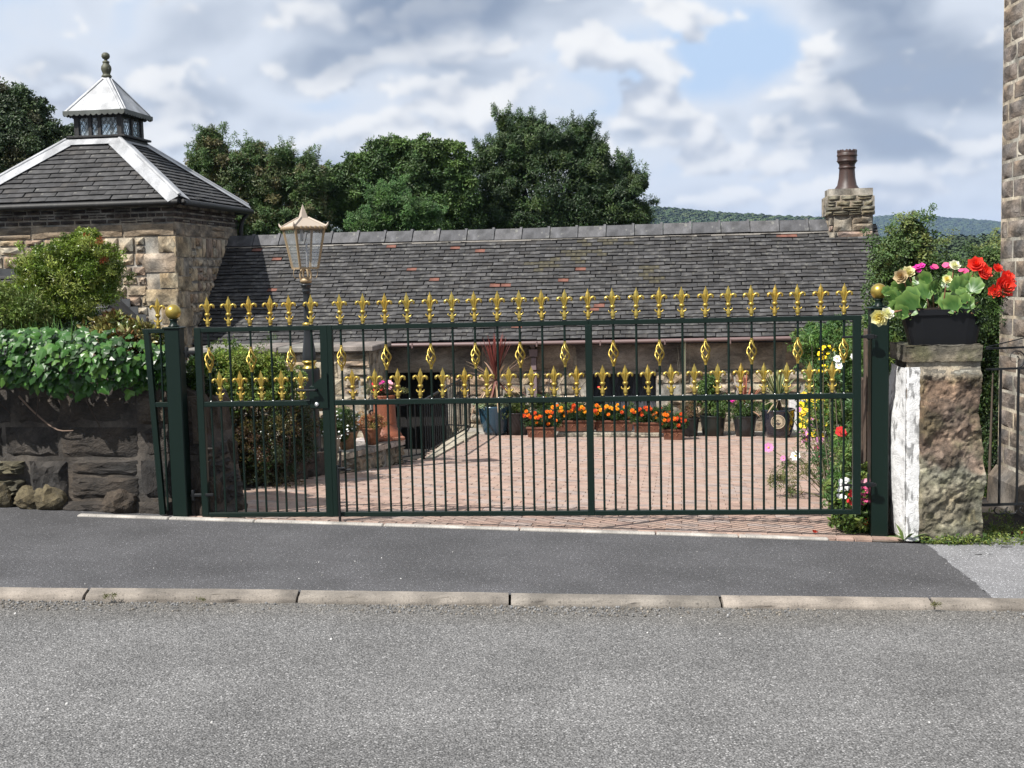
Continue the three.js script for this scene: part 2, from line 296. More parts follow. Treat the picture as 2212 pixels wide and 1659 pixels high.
// ---------- ground ----------
const mRoad = mat([0.155, 0.155, 0.16], { t: T.road, b: T.roadB, bs: 0.006, roughness: 0.9, vertexColors: true });
mRoad.color.setRGB(0.50, 0.49, 0.475);
const mPave = mat([0.345, 0.34, 0.345], { t: T.pave, b: T.paveB, bs: 0.003, roughness: 0.9, vertexColors: true });
const mConc = mat([0.50, 0.475, 0.44], { t: T.conc, b: T.concB, bs: 0.003, roughness: 0.9 });
const mPatch = mat([0.95, 0.95, 0.95], { t: T.pave, b: T.paveB, bs: 0.0025, roughness: 0.9, vertexColors: true });
const mSoil = mat([0.04, 0.03, 0.022], { t: T.grit, b: T.gritB, bs: 0.01, roughness: 1 });
const mTurf = mat([0.05, 0.075, 0.025], { t: T.grit, roughness: 1 });
function sheet(nu, nv, fn, shade) {                                        // fn(s, t) -> point; t grows away from the viewer
  const pos = [], idx = [], col = [], uv = [];
  for (let j = 0; j <= nv; j++) for (let i = 0; i <= nu; i++) { const p = fn(i / nu, j / nv); pos.push(p.x, p.y, p.z); uv.push(p.x, p.z); const k = shade ? shade(p.x, -p.z) : 1; col.push(...(Array.isArray(k) ? k : [k, k, k])); }
  for (let j = 0; j < nv; j++) for (let i = 0; i < nu; i++) { const a = j * (nu + 1) + i, b = a + 1, c = a + nu + 1, d = c + 1; idx.push(a, b, d, a, d, c); }
  const g = new THREE.BufferGeometry(); g.setAttribute('position', new THREE.Float32BufferAttribute(pos, 3)); g.setAttribute('uv', new THREE.Float32BufferAttribute(uv, 2)); g.setAttribute('color', new THREE.Float32BufferAttribute(col, 3)); g.setIndex(idx); g.computeVertexNormals(); return g;
}
const ROADDROP = 0.030, KERBF = 5.975, KERBB = 6.085;
struct('road', sheet(160, 60, (s, t) => { const x = mix(-45, 45, s), Z = mix(-24, KERBF + 0.02, 1 - Math.pow(1 - t, 1.6)); return V(x, -0.034 * x - ROADDROP + fbm(x * 0.5, 0, Z * 0.5, 2) * 0.006, -Z); },
  (x, Z) => { const g = sst(5.55, 5.95, Z + fbm(x * 1.2, 2, 0, 3) * 0.25), k = 0.97 + fbm(x * 0.35, 3, Z * 0.7, 4) * 0.30 + fbm(x * 1.4, 8, Z * 2.2, 3) * 0.12 + 0.05 * Math.sin(Z * 2.1 + 0.6) - g * 0.10; return [k * (1 + g * 0.05), k * (1 + g * 0.01), k * (1 - g * 0.06)]; }), mRoad);
// pavement of dark tarmac with a pale older stretch on the right
const cutA = groundAt(1992, 1176), cutB = groundAt(2146, 1292);
const cutX = (Z) => mix(cutB.x, cutA.x, (Z + cutB.z) / (cutB.z - cutA.z)) + fbm(Z * 3, 1, 0, 2) * 0.04 + fbm(Z * 15, 4, 0, 3) * 0.025;
const backZ = (x) => x > 2.9 ? 7.6 : x < -2.35 ? 8.30 + (-2.35 - x) * 0.19 : zGate(x) - 0.03 + sst(-2.0, -2.35, x) * 0.36;
const pav = (x, Z) => V(x, -0.034 * x + fbm(x * 0.6, 5, Z * 0.8, 2) * 0.006, -Z);
struct('pavement', sheet(140, 60, (s, t) => { const Z = mix(KERBB, 8.1, t), x = mix(-40, cutX(Math.min(Z, 7.9)), Math.pow(s, 0.5)); return pav(x, mix(KERBB, backZ(x), t)); },
  (x, Z) => 0.92 + fbm(x * 0.8, 9, Z * 1.2, 4) * 0.34 + fbm(x * 3, 1, Z * 4, 3) * 0.14 + sst(6.4, 6.12, Z) * 0.14), mPave);
struct('pavement', sheet(60, 60, (s, t) => { const Z = mix(KERBB, 7.6, t), x = mix(cutX(Z), 30, s * s); return pav(x, mix(KERBB, Math.max(7.3, backZ(x)), t)); },
  (x, Z) => 0.95 + fbm(x * 0.9, 2, Z * 1.3, 4) * 0.3), mPatch);
{ // kerb of pinkish concrete stones with a worn rounded lip
  const kerb = thing('kerb', null, null); tag(kerb, null, null, null, 'structure');
  const mk = mat([0.40, 0.38, 0.355], { t: T.conc, b: T.concB, bs: 0.003, roughness: 0.92, vertexColors: true }), r = rng(5), L = 1.083;
  const vars = [0, 1, 2, 3].map((k) => {
    const sh = new THREE.Shape(); sh.moveTo(0, -0.12); sh.lineTo(0, -0.012); sh.quadraticCurveTo(0, 0.018, 0.04, 0.02); sh.lineTo(0.115, 0.02); sh.lineTo(0.115, -0.12); sh.closePath();
    let g = new THREE.ExtrudeGeometry(sh, { depth: L - 0.012, bevelEnabled: false, steps: 24, curveSegments: 5 }); g.rotateY(Math.PI / 2);
    g = g.toNonIndexed(); const p = g.attributes.position;
    for (let i = 0; i < p.count; i++) { const x = p.getX(i), z = p.getZ(i), c = sst(0.07, 0.0, Math.min(x, L - 0.012 - x)); p.setZ(i, z - (z > -0.06 ? (c * 0.02 + Math.max(0, fbm(x * 9 + k * 5, z * 20, p.getY(i) * 20, 3)) * 0.045) : 0)); p.setY(i, p.getY(i) - (p.getY(i) > -0.02 && z > -0.06 ? c * 0.014 : 0) + fbm(x * 4, k * 7, z * 10, 2) * 0.004); }
    g = toCreasedNormals(g, 0.9); metric(g, k * 1.3, k); return tint(g, [1, 0.985 - k * 0.01, 0.97 - k * 0.015].map((q) => q * [0.86, 1.0, 0.93, 1.07][k]), 0.10, r);
  });
  for (let i = -24; i < 24; i++) { const x = -0.03 + i * L, m = obj('kerb_stone', vars[((i * 7) % 4 + 4) % 4], mk, kerb); m.position.set(x, -0.034 * x - 0.012 + (r() - 0.5) * 0.006, -KERBF - (r() - 0.5) * 0.01); m.rotation.z = -0.034 + (r() - 0.5) * 0.004; }
}
{ // pale concrete edging between pavement and drive
  const mk = mat([0.62, 0.605, 0.585], { t: T.conc, b: T.concB, bs: 0.002, roughness: 0.9 }), eg = thing('edging', null, null); tag(eg, null, null, null, 'structure');
  const xs = [-2.93, -2.3, -1.72, -0.86, 0.03, 0.9, 1.42, 1.98];
  for (let i = 0; i < xs.length - 1; i++) {
    const zf = (x) => zGate(x), a = V(xs[i] + 0.004, -0.034 * xs[i] + 0.012, -zf(xs[i])), b = V(xs[i + 1] - 0.004, -0.034 * xs[i + 1] + 0.012, -zf(xs[i + 1])), d = b.clone().sub(a);
    const m = obj('edging_stone', cbox(d.length(), 0.06, 0.055, 0, -0.03, 0, 0.006), mk, eg); m.position.copy(a).add(b).multiplyScalar(0.5); m.quaternion.setFromUnitVectors(V(1, 0, 0), d.normalize());
  }
}
// the drive: block paving on a sand bed, rows parallel to the cottage
const DY = -rad(8), ex = V(Math.cos(rad(8)), 0, Math.sin(rad(8))), ez = V(Math.sin(rad(8)), 0, -Math.cos(rad(8)));    // right along the cottage; away from the road
const drvL = [groundAt(462, 1116), groundAt(472, 1070), groundAt(600, 1046), groundAt(738, 1019), groundAt(872, 1003), groundAt(918, 988), groundAt(1016, 929)];
const drvPoly = [...drvL.map((p) => [p.x, -p.z]), [-0.62, 15.72], [4.4, 15.0], [3.1, 12], [2.6, 9.4], [2.5, 7.55]];
{ const l0 = drvPoly[0]; l0[0] = -2.42; l0[1] = 7.92; }
const inPoly = (x, y, P) => { let c = false; for (let i = 0, j = P.length - 1; i < P.length; j = i++) { const [xi, yi] = P[i], [xj, yj] = P[j]; if ((yi > y) !== (yj > y) && x < (xj - xi) * (y - yi) / (yj - yi) + xi) c = !c; } return c; };
const leftX = (Z) => { for (let i = 0; i < 6; i++) { const a = drvPoly[i], b = drvPoly[i + 1]; if (Z >= a[1] && Z <= b[1]) return mix(a[0], b[0], (Z - a[1]) / (b[1] - a[1])); } return Z < drvPoly[0][1] ? drvPoly[0][0] : drvPoly[6][0]; };
{
  const drive = thing('driveway', null, null); tag(drive, null, null, null, 'structure');
  const mSand = mat([0.36, 0.29, 0.245], { t: T.grit, roughness: 1 });
  obj('sand_bed', sheet(24, 40, (s, t) => { const Z = mix(7.5, 15.8, t), x = mix(leftX(Z) - 0.02, 4.2, s), Zz = Math.max(Z, zGate(x) - 0.02); return V(x, gy(x, Zz) - 0.010, -Zz); }), mSand, drive);
  const mBlock = mat([1, 1, 1], { t: T.conc, b: T.concB, bs: 0.002, roughness: 0.88, vertexColors: true });
  const bw = 0.22, bd = 0.11, cols = [[0.54, 0.385, 0.325], [0.58, 0.42, 0.35], [0.51, 0.365, 0.315], [0.56, 0.43, 0.375], [0.48, 0.395, 0.37], [0.60, 0.455, 0.39]];
  const vars = cols.flatMap((c, k) => [0, 1].map((i) => tint(metric(cbox(bw - 0.004, 0.03, bd - 0.004, 0, -0.015, 0, 0.0018), k * 0.37 + i * 0.6, k * 0.71), c, 0.06, rng(k + 3))));
  const r = rng(21), list = [];
  for (let j = -4; j < 84; j++) for (let i = -30; i < 34; i++) {
    const p = ex.clone().multiplyScalar((i + (j % 2) * 0.5) * bw).addScaledVector(ez, 7.2 + j * bd), Z = -p.z;
    if (Z < zGate(p.x) + 0.07 || !inPoly(p.x, Z, drvPoly)) continue;
    list.push([p.x, Z]);
  }
  list.sort((a, b) => a[1] - b[1]);
  const rest = [];
  list.forEach(([x, Z], k) => {
    const g = pick(vars, r), e = 0.1, p = V(x, gy(x, Z) + (r() - 0.5) * 0.003, -Z), px = V(x + e, gy(x + e, Z), -Z).sub(p.clone().setY(gy(x, Z))).normalize(), pz = V(x, gy(x, Z + e), -Z - e).sub(p.clone().setY(gy(x, Z))).normalize();
    const nrm = px.clone().cross(pz).normalize(), xd = ex.clone().addScaledVector(nrm, -ex.dot(nrm)).normalize(), m4 = new THREE.Matrix4().makeBasis(xd, nrm, xd.clone().cross(nrm)).setPosition(p);
    if (k < 300) { const m = obj('brick', g, mBlock, drive); m.applyMatrix4(m4); } else rest.push(clean(g).applyMatrix4(m4));
  });
  tag(obj('brick', rest, mBlock, drive), null, null, null, 'stuff');
  // soldier row along the edging, and a pale strip of mortar under the pots by the cottage
  for (let x = -2.2; x < 2.28; x += 0.113) { const m = obj('brick', tint(metric(cbox(0.107, 0.03, 0.075, 0, -0.015, 0, 0.004), x * 3, x), pick(cols, r), 0.05, r), mBlock, drive); m.position.set(x, -0.034 * x + 0.004, -zGate(x) - 0.067); m.rotation.set(0, DY * 0.65, -0.034); }
  const strip = sheet(40, 3, (s, t) => { const x = mix(-0.62, 4.3, s), Z = mix(-0.16 + 15.72 - 0.14 * (x + 0.62), 16.05 - 0.14 * (x + 0.62), t) + fbm(x * 3, 0, 0, 2) * 0.05 * (1 - t); return V(x, gy(x, Math.min(Z, 15.6)) + 0.022 - (t === 0 ? 0.03 : 0), -Z); });
  obj('mortar_strip', strip, mat([0.62, 0.60, 0.56], { t: T.conc, b: T.concB, bs: 0.004, roughness: 0.95 }), drive);
}
// soil of the beds on both sides of the drive
struct('flower_bed', [sheet(10, 20, (s, t) => { const Z = mix(8.25, 13.4, t), x = mix(-7, leftX(Z) - 0.03, s); return V(x, gy(x, Z) + 0.0, -Z); }).toNonIndexed(), sheet(10, 20, (s, t) => { const Z = mix(7.72, 16, t), x = mix(Math.max(2.3, 2.4 + (Z - 7.6) * 0.2), 9, s); return V(x, gy(Math.min(x, 4), Z) + 0.006, -Z); }).toNonIndexed()], mSoil);

// ---------- the cottage ----------
const mMortar = mat([0.46, 0.425, 0.37], { t: T.grit, b: T.gritB, bs: 0.006 });
const mStone = mat([1, 1, 1], { t: T.grit, b: T.gritB, bs: 0.012, roughness: 0.92, vertexColors: true });
const mTile = mat([1, 1, 1], { t: T.tile, b: T.tileB, bs: 0.004, roughness: 0.8, vertexColors: true });
const mSlab = mat([0.05, 0.05, 0.052], { t: T.tile, roughness: 0.9 });
const mLead = mat([0.62, 0.66, 0.73], { t: T.conc, roughness: 0.5, metalness: 0.05, b: T.concB, bs: 0.002 });
const mDarkLead = mat([0.10, 0.11, 0.125], { t: T.conc, roughness: 0.55, metalness: 0.2 });
const mDarkWood = mat([0.035, 0.032, 0.03], { t: T.wood, b: T.woodB, bs: 0.002, roughness: 0.6 });
const mGutter = mat([0.15, 0.10, 0.095], { roughness: 0.4 });
const tileCols = [[0.099, 0.096, 0.097], [0.089, 0.087, 0.088], [0.108, 0.105, 0.105], [0.082, 0.079, 0.080], [0.115, 0.112, 0.112], [0.098, 0.091, 0.087], [0.092, 0.090, 0.093], [0.124, 0.120, 0.120]];
const tileRed = [0.33, 0.135, 0.095], tileMoss = [0.115, 0.102, 0.066];
function tilePiece(w, h, c, seed) {                                        // lower edge at y = 0, lies in x-y, thickness along z, its lower end raised
  const r = rng(seed), th = 0.024 + r() * 0.005, e = 0.003, lo = 0.009, j = () => (r() - 0.5) * 0.008, g = hull([[-w / 2, j(), th - e], [w / 2, j(), th - e], [-w / 2, 0, lo], [w / 2, 0, lo], [-w / 2 + e, j() + e, th], [w / 2 - e, j() + e, th], [-w / 2 + e, h * 1.25, 0.004], [w / 2 - e, h * 1.25, 0.004], [-w / 2 + e, h * 1.25, -0.004], [w / 2 - e, h * 1.25, -0.004]]);
  metric(g, r() * 3, r() * 3); tint(g, c, 0.10, r); const n = g.attributes.normal, q = g.attributes.color; for (let i = 0; i < n.count; i++) if (n.getY(i) < -0.6) q.setXYZ(i, q.getX(i) * 0.4, q.getY(i) * 0.4, q.getZ(i) * 0.4); return g;   // lower edges coloured darker, standing in for shade in the gaps beneath
}
function tileSlope(parent, { o, x, up, n, L, H, w, h, r, cut, vars, limit, special, wave = 0.008, near }) {
  const m4 = new THREE.Matrix4().makeBasis(x, up, n), rows = Math.floor(H / h), list = [], rest = [];
  for (let j = 0; j < rows; j++) for (let i = -1; i * w < L + w; i++) {
    const c = (i + (j % 2) * 0.5 + 0.25) * w + (r() - 0.5) * w * 0.1, b = j * h + fbm(c * 1.1, j * 0.6, 3, 3) * wave * 4 + (r() - 0.5) * wave;
    let a0 = c - w / 2, a1 = c + w / 2; const lim = cut ? cut(b + h * 0.5) : [0, L]; a0 = Math.max(a0, lim[0]); a1 = Math.min(a1, lim[1]); if (a1 - a0 < w * 0.2) continue;
    list.push({ c: (a0 + a1) / 2, b, sx: (a1 - a0) / w, k: special ? special(c, b, i, j) : null });
  }
  if (near) list.sort((p, q) => near(q) - near(p));
  list.forEach((t, k) => {
    const g = t.k ?? pick(vars, r), m = new THREE.Matrix4().makeRotationZ((r() - 0.5) * 0.012).scale(V(t.sx * 0.996, 1, 1)); m.premultiply(m4).setPosition(o.clone().addScaledVector(x, t.c).addScaledVector(up, t.b).addScaledVector(n, 0.004 + r() * 0.004));
    if (k < limit) { const q = obj('roof_tile', g, mTile, parent); q.applyMatrix4(m); } else rest.push(g.clone().applyMatrix4(m));
  });
  if (rest.length) tag(obj('roof_tile', rest, mTile, parent), null, null, null, 'stuff');
}
const COT = V(-4.45, 0, -16.82), EAVE = 0.765, RIDGE = 2.262, RUN = 1.60, LEN = 9.50;
const shadeStone = [[0.46, 0.375, 0.30], [0.42, 0.345, 0.28], [0.50, 0.41, 0.32], [0.39, 0.335, 0.285], [0.53, 0.44, 0.345]];
const paleStone = [[0.52, 0.43, 0.32], [0.56, 0.47, 0.36], [0.47, 0.39, 0.30], [0.53, 0.41, 0.31], [0.46, 0.405, 0.335], [0.58, 0.49, 0.36]];
const cottage = thing('stone_cottage', 'long low stone cottage with sagging grey tiled roof behind the drive', 'cottage', COT, DY);
{
  const r = rng(71), zw = -0.22;
  // openings: [u0, u1, top]
  const doors = [[2.28, 3.52, 0.33], [5.56, 6.42, 0.28]];
  const wall = obj('wall', [
    box(doors[0][0] - 0.02, 2.4, 0.3, (doors[0][0] - 0.02) / 2, -0.5, zw - 0.18), box(doors[1][0] - doors[0][1], 2.4, 0.3, (doors[1][0] + doors[0][1]) / 2, -0.5, zw - 0.18), box(9.4 - doors[1][1], 2.4, 0.3, (9.4 + doors[1][1]) / 2, -0.5, zw - 0.18),
    box(1.3, 0.40, 0.3, 2.9, 0.53, zw - 0.18), box(0.9, 0.44, 0.3, 6.0, 0.5, zw - 0.18), box(9.4, 2.4, 0.3, 4.7, -0.5, -3.0), box(0.3, 2.4, 2.4, 9.25, -0.5, -1.67),
    hull([[9.1, 0.7, -0.4], [9.4, 0.7, -0.4], [9.1, 0.7, -2.9], [9.4, 0.7, -2.9], [9.1, 2.14, -1.6], [9.4, 2.14, -1.6]])], mMortar, cottage);
  const hit = (a, b, v0, v1) => !doors.some((d) => b > d[0] + 0.02 && a < d[1] - 0.02 && v0 < d[2] - 0.02);
  const set = stoneSet(3, paleStone, 3, 0.75, 0.10), big = stoneSet(9, shadeStone, 2, 0.25, 0.03);
  const holder = { place: (m) => { m.position.z += zw; } };
  // long dressed lintel course under the eaves
  lay(wall, coursed(0.1, 9.35, 0.32, 0.70, [0.38, 0.38], [0.9, 1.7], r, hit), big, mStone, { r, depth: 0.05, proud: 0.01, gap: 0.012, limit: 100, ...holder });
  lay(wall, coursed(0.1, 9.35, -0.68, 0.32, [0.13, 0.24], [0.18, 0.46], r, hit), set, mStone, { r, depth: 0.065, proud: 0.022, gap: 0.02, limit: 200, ...holder });
  // dark doorway and the grey planked shutter
  const door = obj('door', box(1.2, 1.9, 0.05, 2.9, -0.6, zw - 0.42), mat([0.02, 0.018, 0.017], { t: T.wood }), cottage); void door;
  const shut = obj('plank_door', box(0.86, 1.2, 0.03, 5.99, -0.3, zw - 0.26), mat([0.03, 0.03, 0.035]), cottage);
  const mPl = mat([0.13, 0.135, 0.16], { t: T.wood, b: T.woodB, bs: 0.004 });
  for (let k = 0; k < 7; k++) obj('plank', cbox(0.115, 1.18, 0.022, 5.62 + k * 0.123, -0.3, zw - 0.232, 0.005), mPl, shut);
  obj('lattice', [0, 1, 2, 3, 4].flatMap((k) => [bar([5.58 + k * 0.2, 0.22, zw - 0.2], [5.58 + k * 0.2 + 0.16, -0.1, zw - 0.2], 0.008), bar([5.74 + k * 0.2, 0.22, zw - 0.2], [5.58 + k * 0.2, -0.1, zw - 0.2], 0.008)]), mDarkWood, shut);
  // roof
  const up = V(0, RIDGE - EAVE, -RUN), H = up.length(); up.normalize(); const n = V(0, RUN, RIDGE - EAVE).normalize();
  const roof = obj('roof', [hull([[0, EAVE - 0.07, 0.02], [0, EAVE - 0.012, 0], [0, RIDGE - 0.012, -RUN], [0, RIDGE - 0.1, -RUN], [LEN, EAVE - 0.07, 0.02], [LEN, EAVE - 0.012, 0], [LEN, RIDGE - 0.012, -RUN], [LEN, RIDGE - 0.1, -RUN]]),
    hull([[0, EAVE - 0.07, -2 * RUN], [0, EAVE, -2 * RUN], [0, RIDGE - 0.013, -RUN - 0.002], [0, RIDGE - 0.1, -RUN - 0.002], [LEN, EAVE - 0.07, -2 * RUN], [LEN, EAVE, -2 * RUN], [LEN, RIDGE - 0.013, -RUN - 0.002], [LEN, RIDGE - 0.1, -RUN - 0.002]])], mSlab, cottage);
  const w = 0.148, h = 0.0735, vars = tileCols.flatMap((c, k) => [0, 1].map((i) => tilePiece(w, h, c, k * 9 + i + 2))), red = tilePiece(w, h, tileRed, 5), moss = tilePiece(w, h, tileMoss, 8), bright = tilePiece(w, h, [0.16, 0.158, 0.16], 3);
  const P = (px, py) => { const q = ray(px, py).applyAxisAngle(V(0, 1, 0), -DY), c0 = camera.position.clone().sub(COT).applyAxisAngle(V(0, 1, 0), -DY), O = V(0, EAVE, 0), t = O.clone().sub(c0).dot(n) / q.dot(n), s = c0.addScaledVector(q, t).sub(O); return [s.x, s.dot(up)]; };
  const reds = [[897, 585], [938, 605], [1072, 622], [1090, 622], [1219, 612], [1258, 582], [594, 630], [990, 540], [1030, 543], [1290, 668], [604, 565], [845, 535], [1115, 710], [1700, 515], [556, 545]].map(([a, b]) => P(a, b));
  const mosses = [[1240, 560], [1180, 575], [1330, 520], [1280, 540], [1400, 600]].map(([a, b]) => P(a, b));
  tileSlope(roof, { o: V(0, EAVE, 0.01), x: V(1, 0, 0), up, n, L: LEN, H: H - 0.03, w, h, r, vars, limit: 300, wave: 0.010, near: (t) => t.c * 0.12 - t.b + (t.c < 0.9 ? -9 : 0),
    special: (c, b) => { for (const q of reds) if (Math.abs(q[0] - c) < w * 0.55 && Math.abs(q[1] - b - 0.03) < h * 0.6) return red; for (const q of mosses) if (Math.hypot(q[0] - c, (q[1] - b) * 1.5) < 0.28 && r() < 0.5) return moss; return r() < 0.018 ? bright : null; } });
  // ridge tiles, each with an upstand at its joint
  const sh = new THREE.Shape(); sh.moveTo(-0.17, -0.125); sh.lineTo(-0.02, 0.035); sh.lineTo(0.02, 0.035); sh.lineTo(0.17, -0.125); sh.lineTo(0.145, -0.13); sh.lineTo(0, 0.01); sh.lineTo(-0.145, -0.13); sh.closePath();
  const rl = 0.408, rg = new THREE.ExtrudeGeometry(sh, { depth: rl - 0.02, bevelEnabled: false }).rotateY(Math.PI / 2), sh2 = new THREE.Shape(); sh2.moveTo(-0.185, -0.125); sh2.lineTo(-0.03, 0.055); sh2.lineTo(0.03, 0.055); sh2.lineTo(0.185, -0.125); sh2.lineTo(0.16, -0.13); sh2.lineTo(0, 0.03); sh2.lineTo(-0.16, -0.13); sh2.closePath();
  const rc = new THREE.ExtrudeGeometry(sh2, { depth: 0.035, bevelEnabled: false }).rotateY(Math.PI / 2).translate(rl - 0.045, 0, 0), rgeo = [0, 1, 2].map((k) => tint(metric(merge([rg, rc]), k, k), [[0.175, 0.175, 0.185], [0.15, 0.15, 0.16], [0.20, 0.197, 0.205]][k]));
  for (let k = 0; k * rl < LEN - 0.75; k++) { const m = obj('ridge_tile', rgeo[k * 5 % 3], mTile, roof); m.position.set(0.0 + k * rl, RIDGE + 0.035 + Math.sin(k * 0.45) * 0.008, -RUN); m.rotation.z = (r() - 0.5) * 0.012; }
  obj('bedding_mortar', Array.from({ length: 46 }, (_, k) => rough(box(0.2, 0.02, 0.03, 0.1 + k * 0.2, RIDGE - 0.115, -RUN + 0.165), 0.01, 8, k)), mat([0.30, 0.28, 0.25]), roof);
  // gutter, brackets, downpipe
  const g2 = obj('gutter', tube([[0.05, EAVE - 0.03, 0.06], [3, EAVE - 0.035, 0.06], [6, EAVE - 0.03, 0.06], [LEN, EAVE - 0.01, 0.06]], [0.028], 8, 16), mGutter, cottage);
  for (let k = 0; k < 11; k++) obj('gutter_bracket', cbox(0.02, 0.07, 0.07, 0.6 + k * 0.85, EAVE - 0.045, 0.055), mGutter, g2);
  const dp = 4.78; obj('downpipe', [cbox(0.075, 0.7, 0.07, dp, -0.02, zw + 0.06, 0.004), hull([[dp - 0.06, 0.64, zw + 0.13], [dp + 0.06, 0.64, zw + 0.13], [dp - 0.06, 0.64, zw + 0.01], [dp + 0.06, 0.64, zw + 0.01], [dp - 0.05, 0.54, zw + 0.12], [dp + 0.05, 0.54, zw + 0.12], [dp - 0.05, 0.54, zw + 0.01], [dp + 0.05, 0.54, zw + 0.01]]), cbox(0.07, 0.17, 0.07, dp, 0.44, zw + 0.07, 0.004), bar([dp, 0.66, zw + 0.08], [dp, 0.72, 0.05], 0.05)], mat([0.20, 0.145, 0.15], { roughness: 0.45 }), cottage);
  // chimney stack and pot
  const cx = 9.12, cz = -RUN, chim = obj('chimney_stack', [box(0.60, 1.0, 0.46, cx, 2.24, cz), box(0.66, 0.26, 0.5, cx - 0.01, 2.50, cz), hull([[cx - 0.33, 2.63, cz - 0.25], [cx + 0.31, 2.63, cz - 0.25], [cx - 0.33, 2.63, cz + 0.25], [cx + 0.31, 2.63, cz + 0.25], [cx - 0.17, 2.74, cz - 0.13], [cx + 0.15, 2.74, cz - 0.13], [cx - 0.17, 2.74, cz + 0.13], [cx + 0.15, 2.74, cz + 0.13]])], mMortar, cottage);
  const cs = stoneSet(41, [[0.38, 0.34, 0.28], [0.46, 0.37, 0.31], [0.34, 0.31, 0.26], [0.48, 0.36, 0.30]], 2, 0.5, 0.04), ds = stoneSet(47, [[0.27, 0.25, 0.18], [0.31, 0.28, 0.20], [0.24, 0.22, 0.165]], 2, 0.25, 0.03);
  lay(chim, coursed(-0.30, 0.30, 1.94, 2.36, [0.2, 0.21], [0.2, 0.4], r), cs, mStone, { r, depth: 0.035, place: (m) => { m.position.x += cx; m.position.z += cz + 0.25; } });
  lay(chim, coursed(-0.35, 0.33, 2.37, 2.49, [0.06, 0.06], [0.14, 0.25], r), ds, mStone, { r, depth: 0.05, place: (m) => { m.position.x += cx; m.position.z += cz + 0.285; } });
  lay(chim, coursed(-0.32, 0.30, 2.49, 2.65, [0.07, 0.085], [0.14, 0.28], r), ds, mStone, { r, depth: 0.06, place: (m) => { m.position.x += cx; m.position.z += cz + 0.265; } });
  for (const [rr, w2, v0, v1, st] of [[0.23, 0.30, 1.94, 2.36, cs], [0.25, 0.33, 2.37, 2.65, ds]]) lay(chim, coursed(-rr, rr, v0, v1, [0.09, 0.2], [0.15, 0.3], r), st, mStone, { r, depth: 0.05, place: (m) => { const u = m.position.x; m.position.set(cx - w2 - 0.01, m.position.y, cz + u); m.rotation.y = -Math.PI / 2; } });
  const mPot = mat([0.085, 0.048, 0.04], { t: T.conc, roughness: 0.5 });
  const pot = obj('chimney_pot', [lathe([[0.175, 2.71], [0.172, 2.75], [0.135, 2.80], [0.115, 2.90], [0.108, 3.0], [0.108, 3.03], [0.118, 3.035], [0.118, 3.05], [0.108, 3.055], [0.110, 3.09], [0.135, 3.125], [0.142, 3.13], [0.142, 3.145], [0.134, 3.15], [0.134, 3.20], [0.142, 3.205], [0.142, 3.22], [0.136, 3.225], [0.136, 3.26], [0.12, 3.26], [0.12, 3.10]], 8).translate(cx - 0.02, 0, cz)], mPot, chim);
  for (let k = 0; k < 8; k++) { const a = (k + 0.5) / 8 * 6.283, s2 = new THREE.Shape(); s2.moveTo(-0.05, 0); s2.lineTo(-0.045, 0.028); s2.quadraticCurveTo(-0.03, 0.045, -0.016, 0.03); s2.quadraticCurveTo(0, 0.012, 0.016, 0.03); s2.quadraticCurveTo(0.03, 0.045, 0.045, 0.028); s2.lineTo(0.05, 0); s2.closePath(); const g = new THREE.ExtrudeGeometry(s2, { depth: 0.014, bevelEnabled: false }).translate(0, 0, 0.115).rotateY(a).translate(cx - 0.02, 3.255, cz); pot.geometry = merge([pot.geometry, metric(g.toNonIndexed())]); }
}

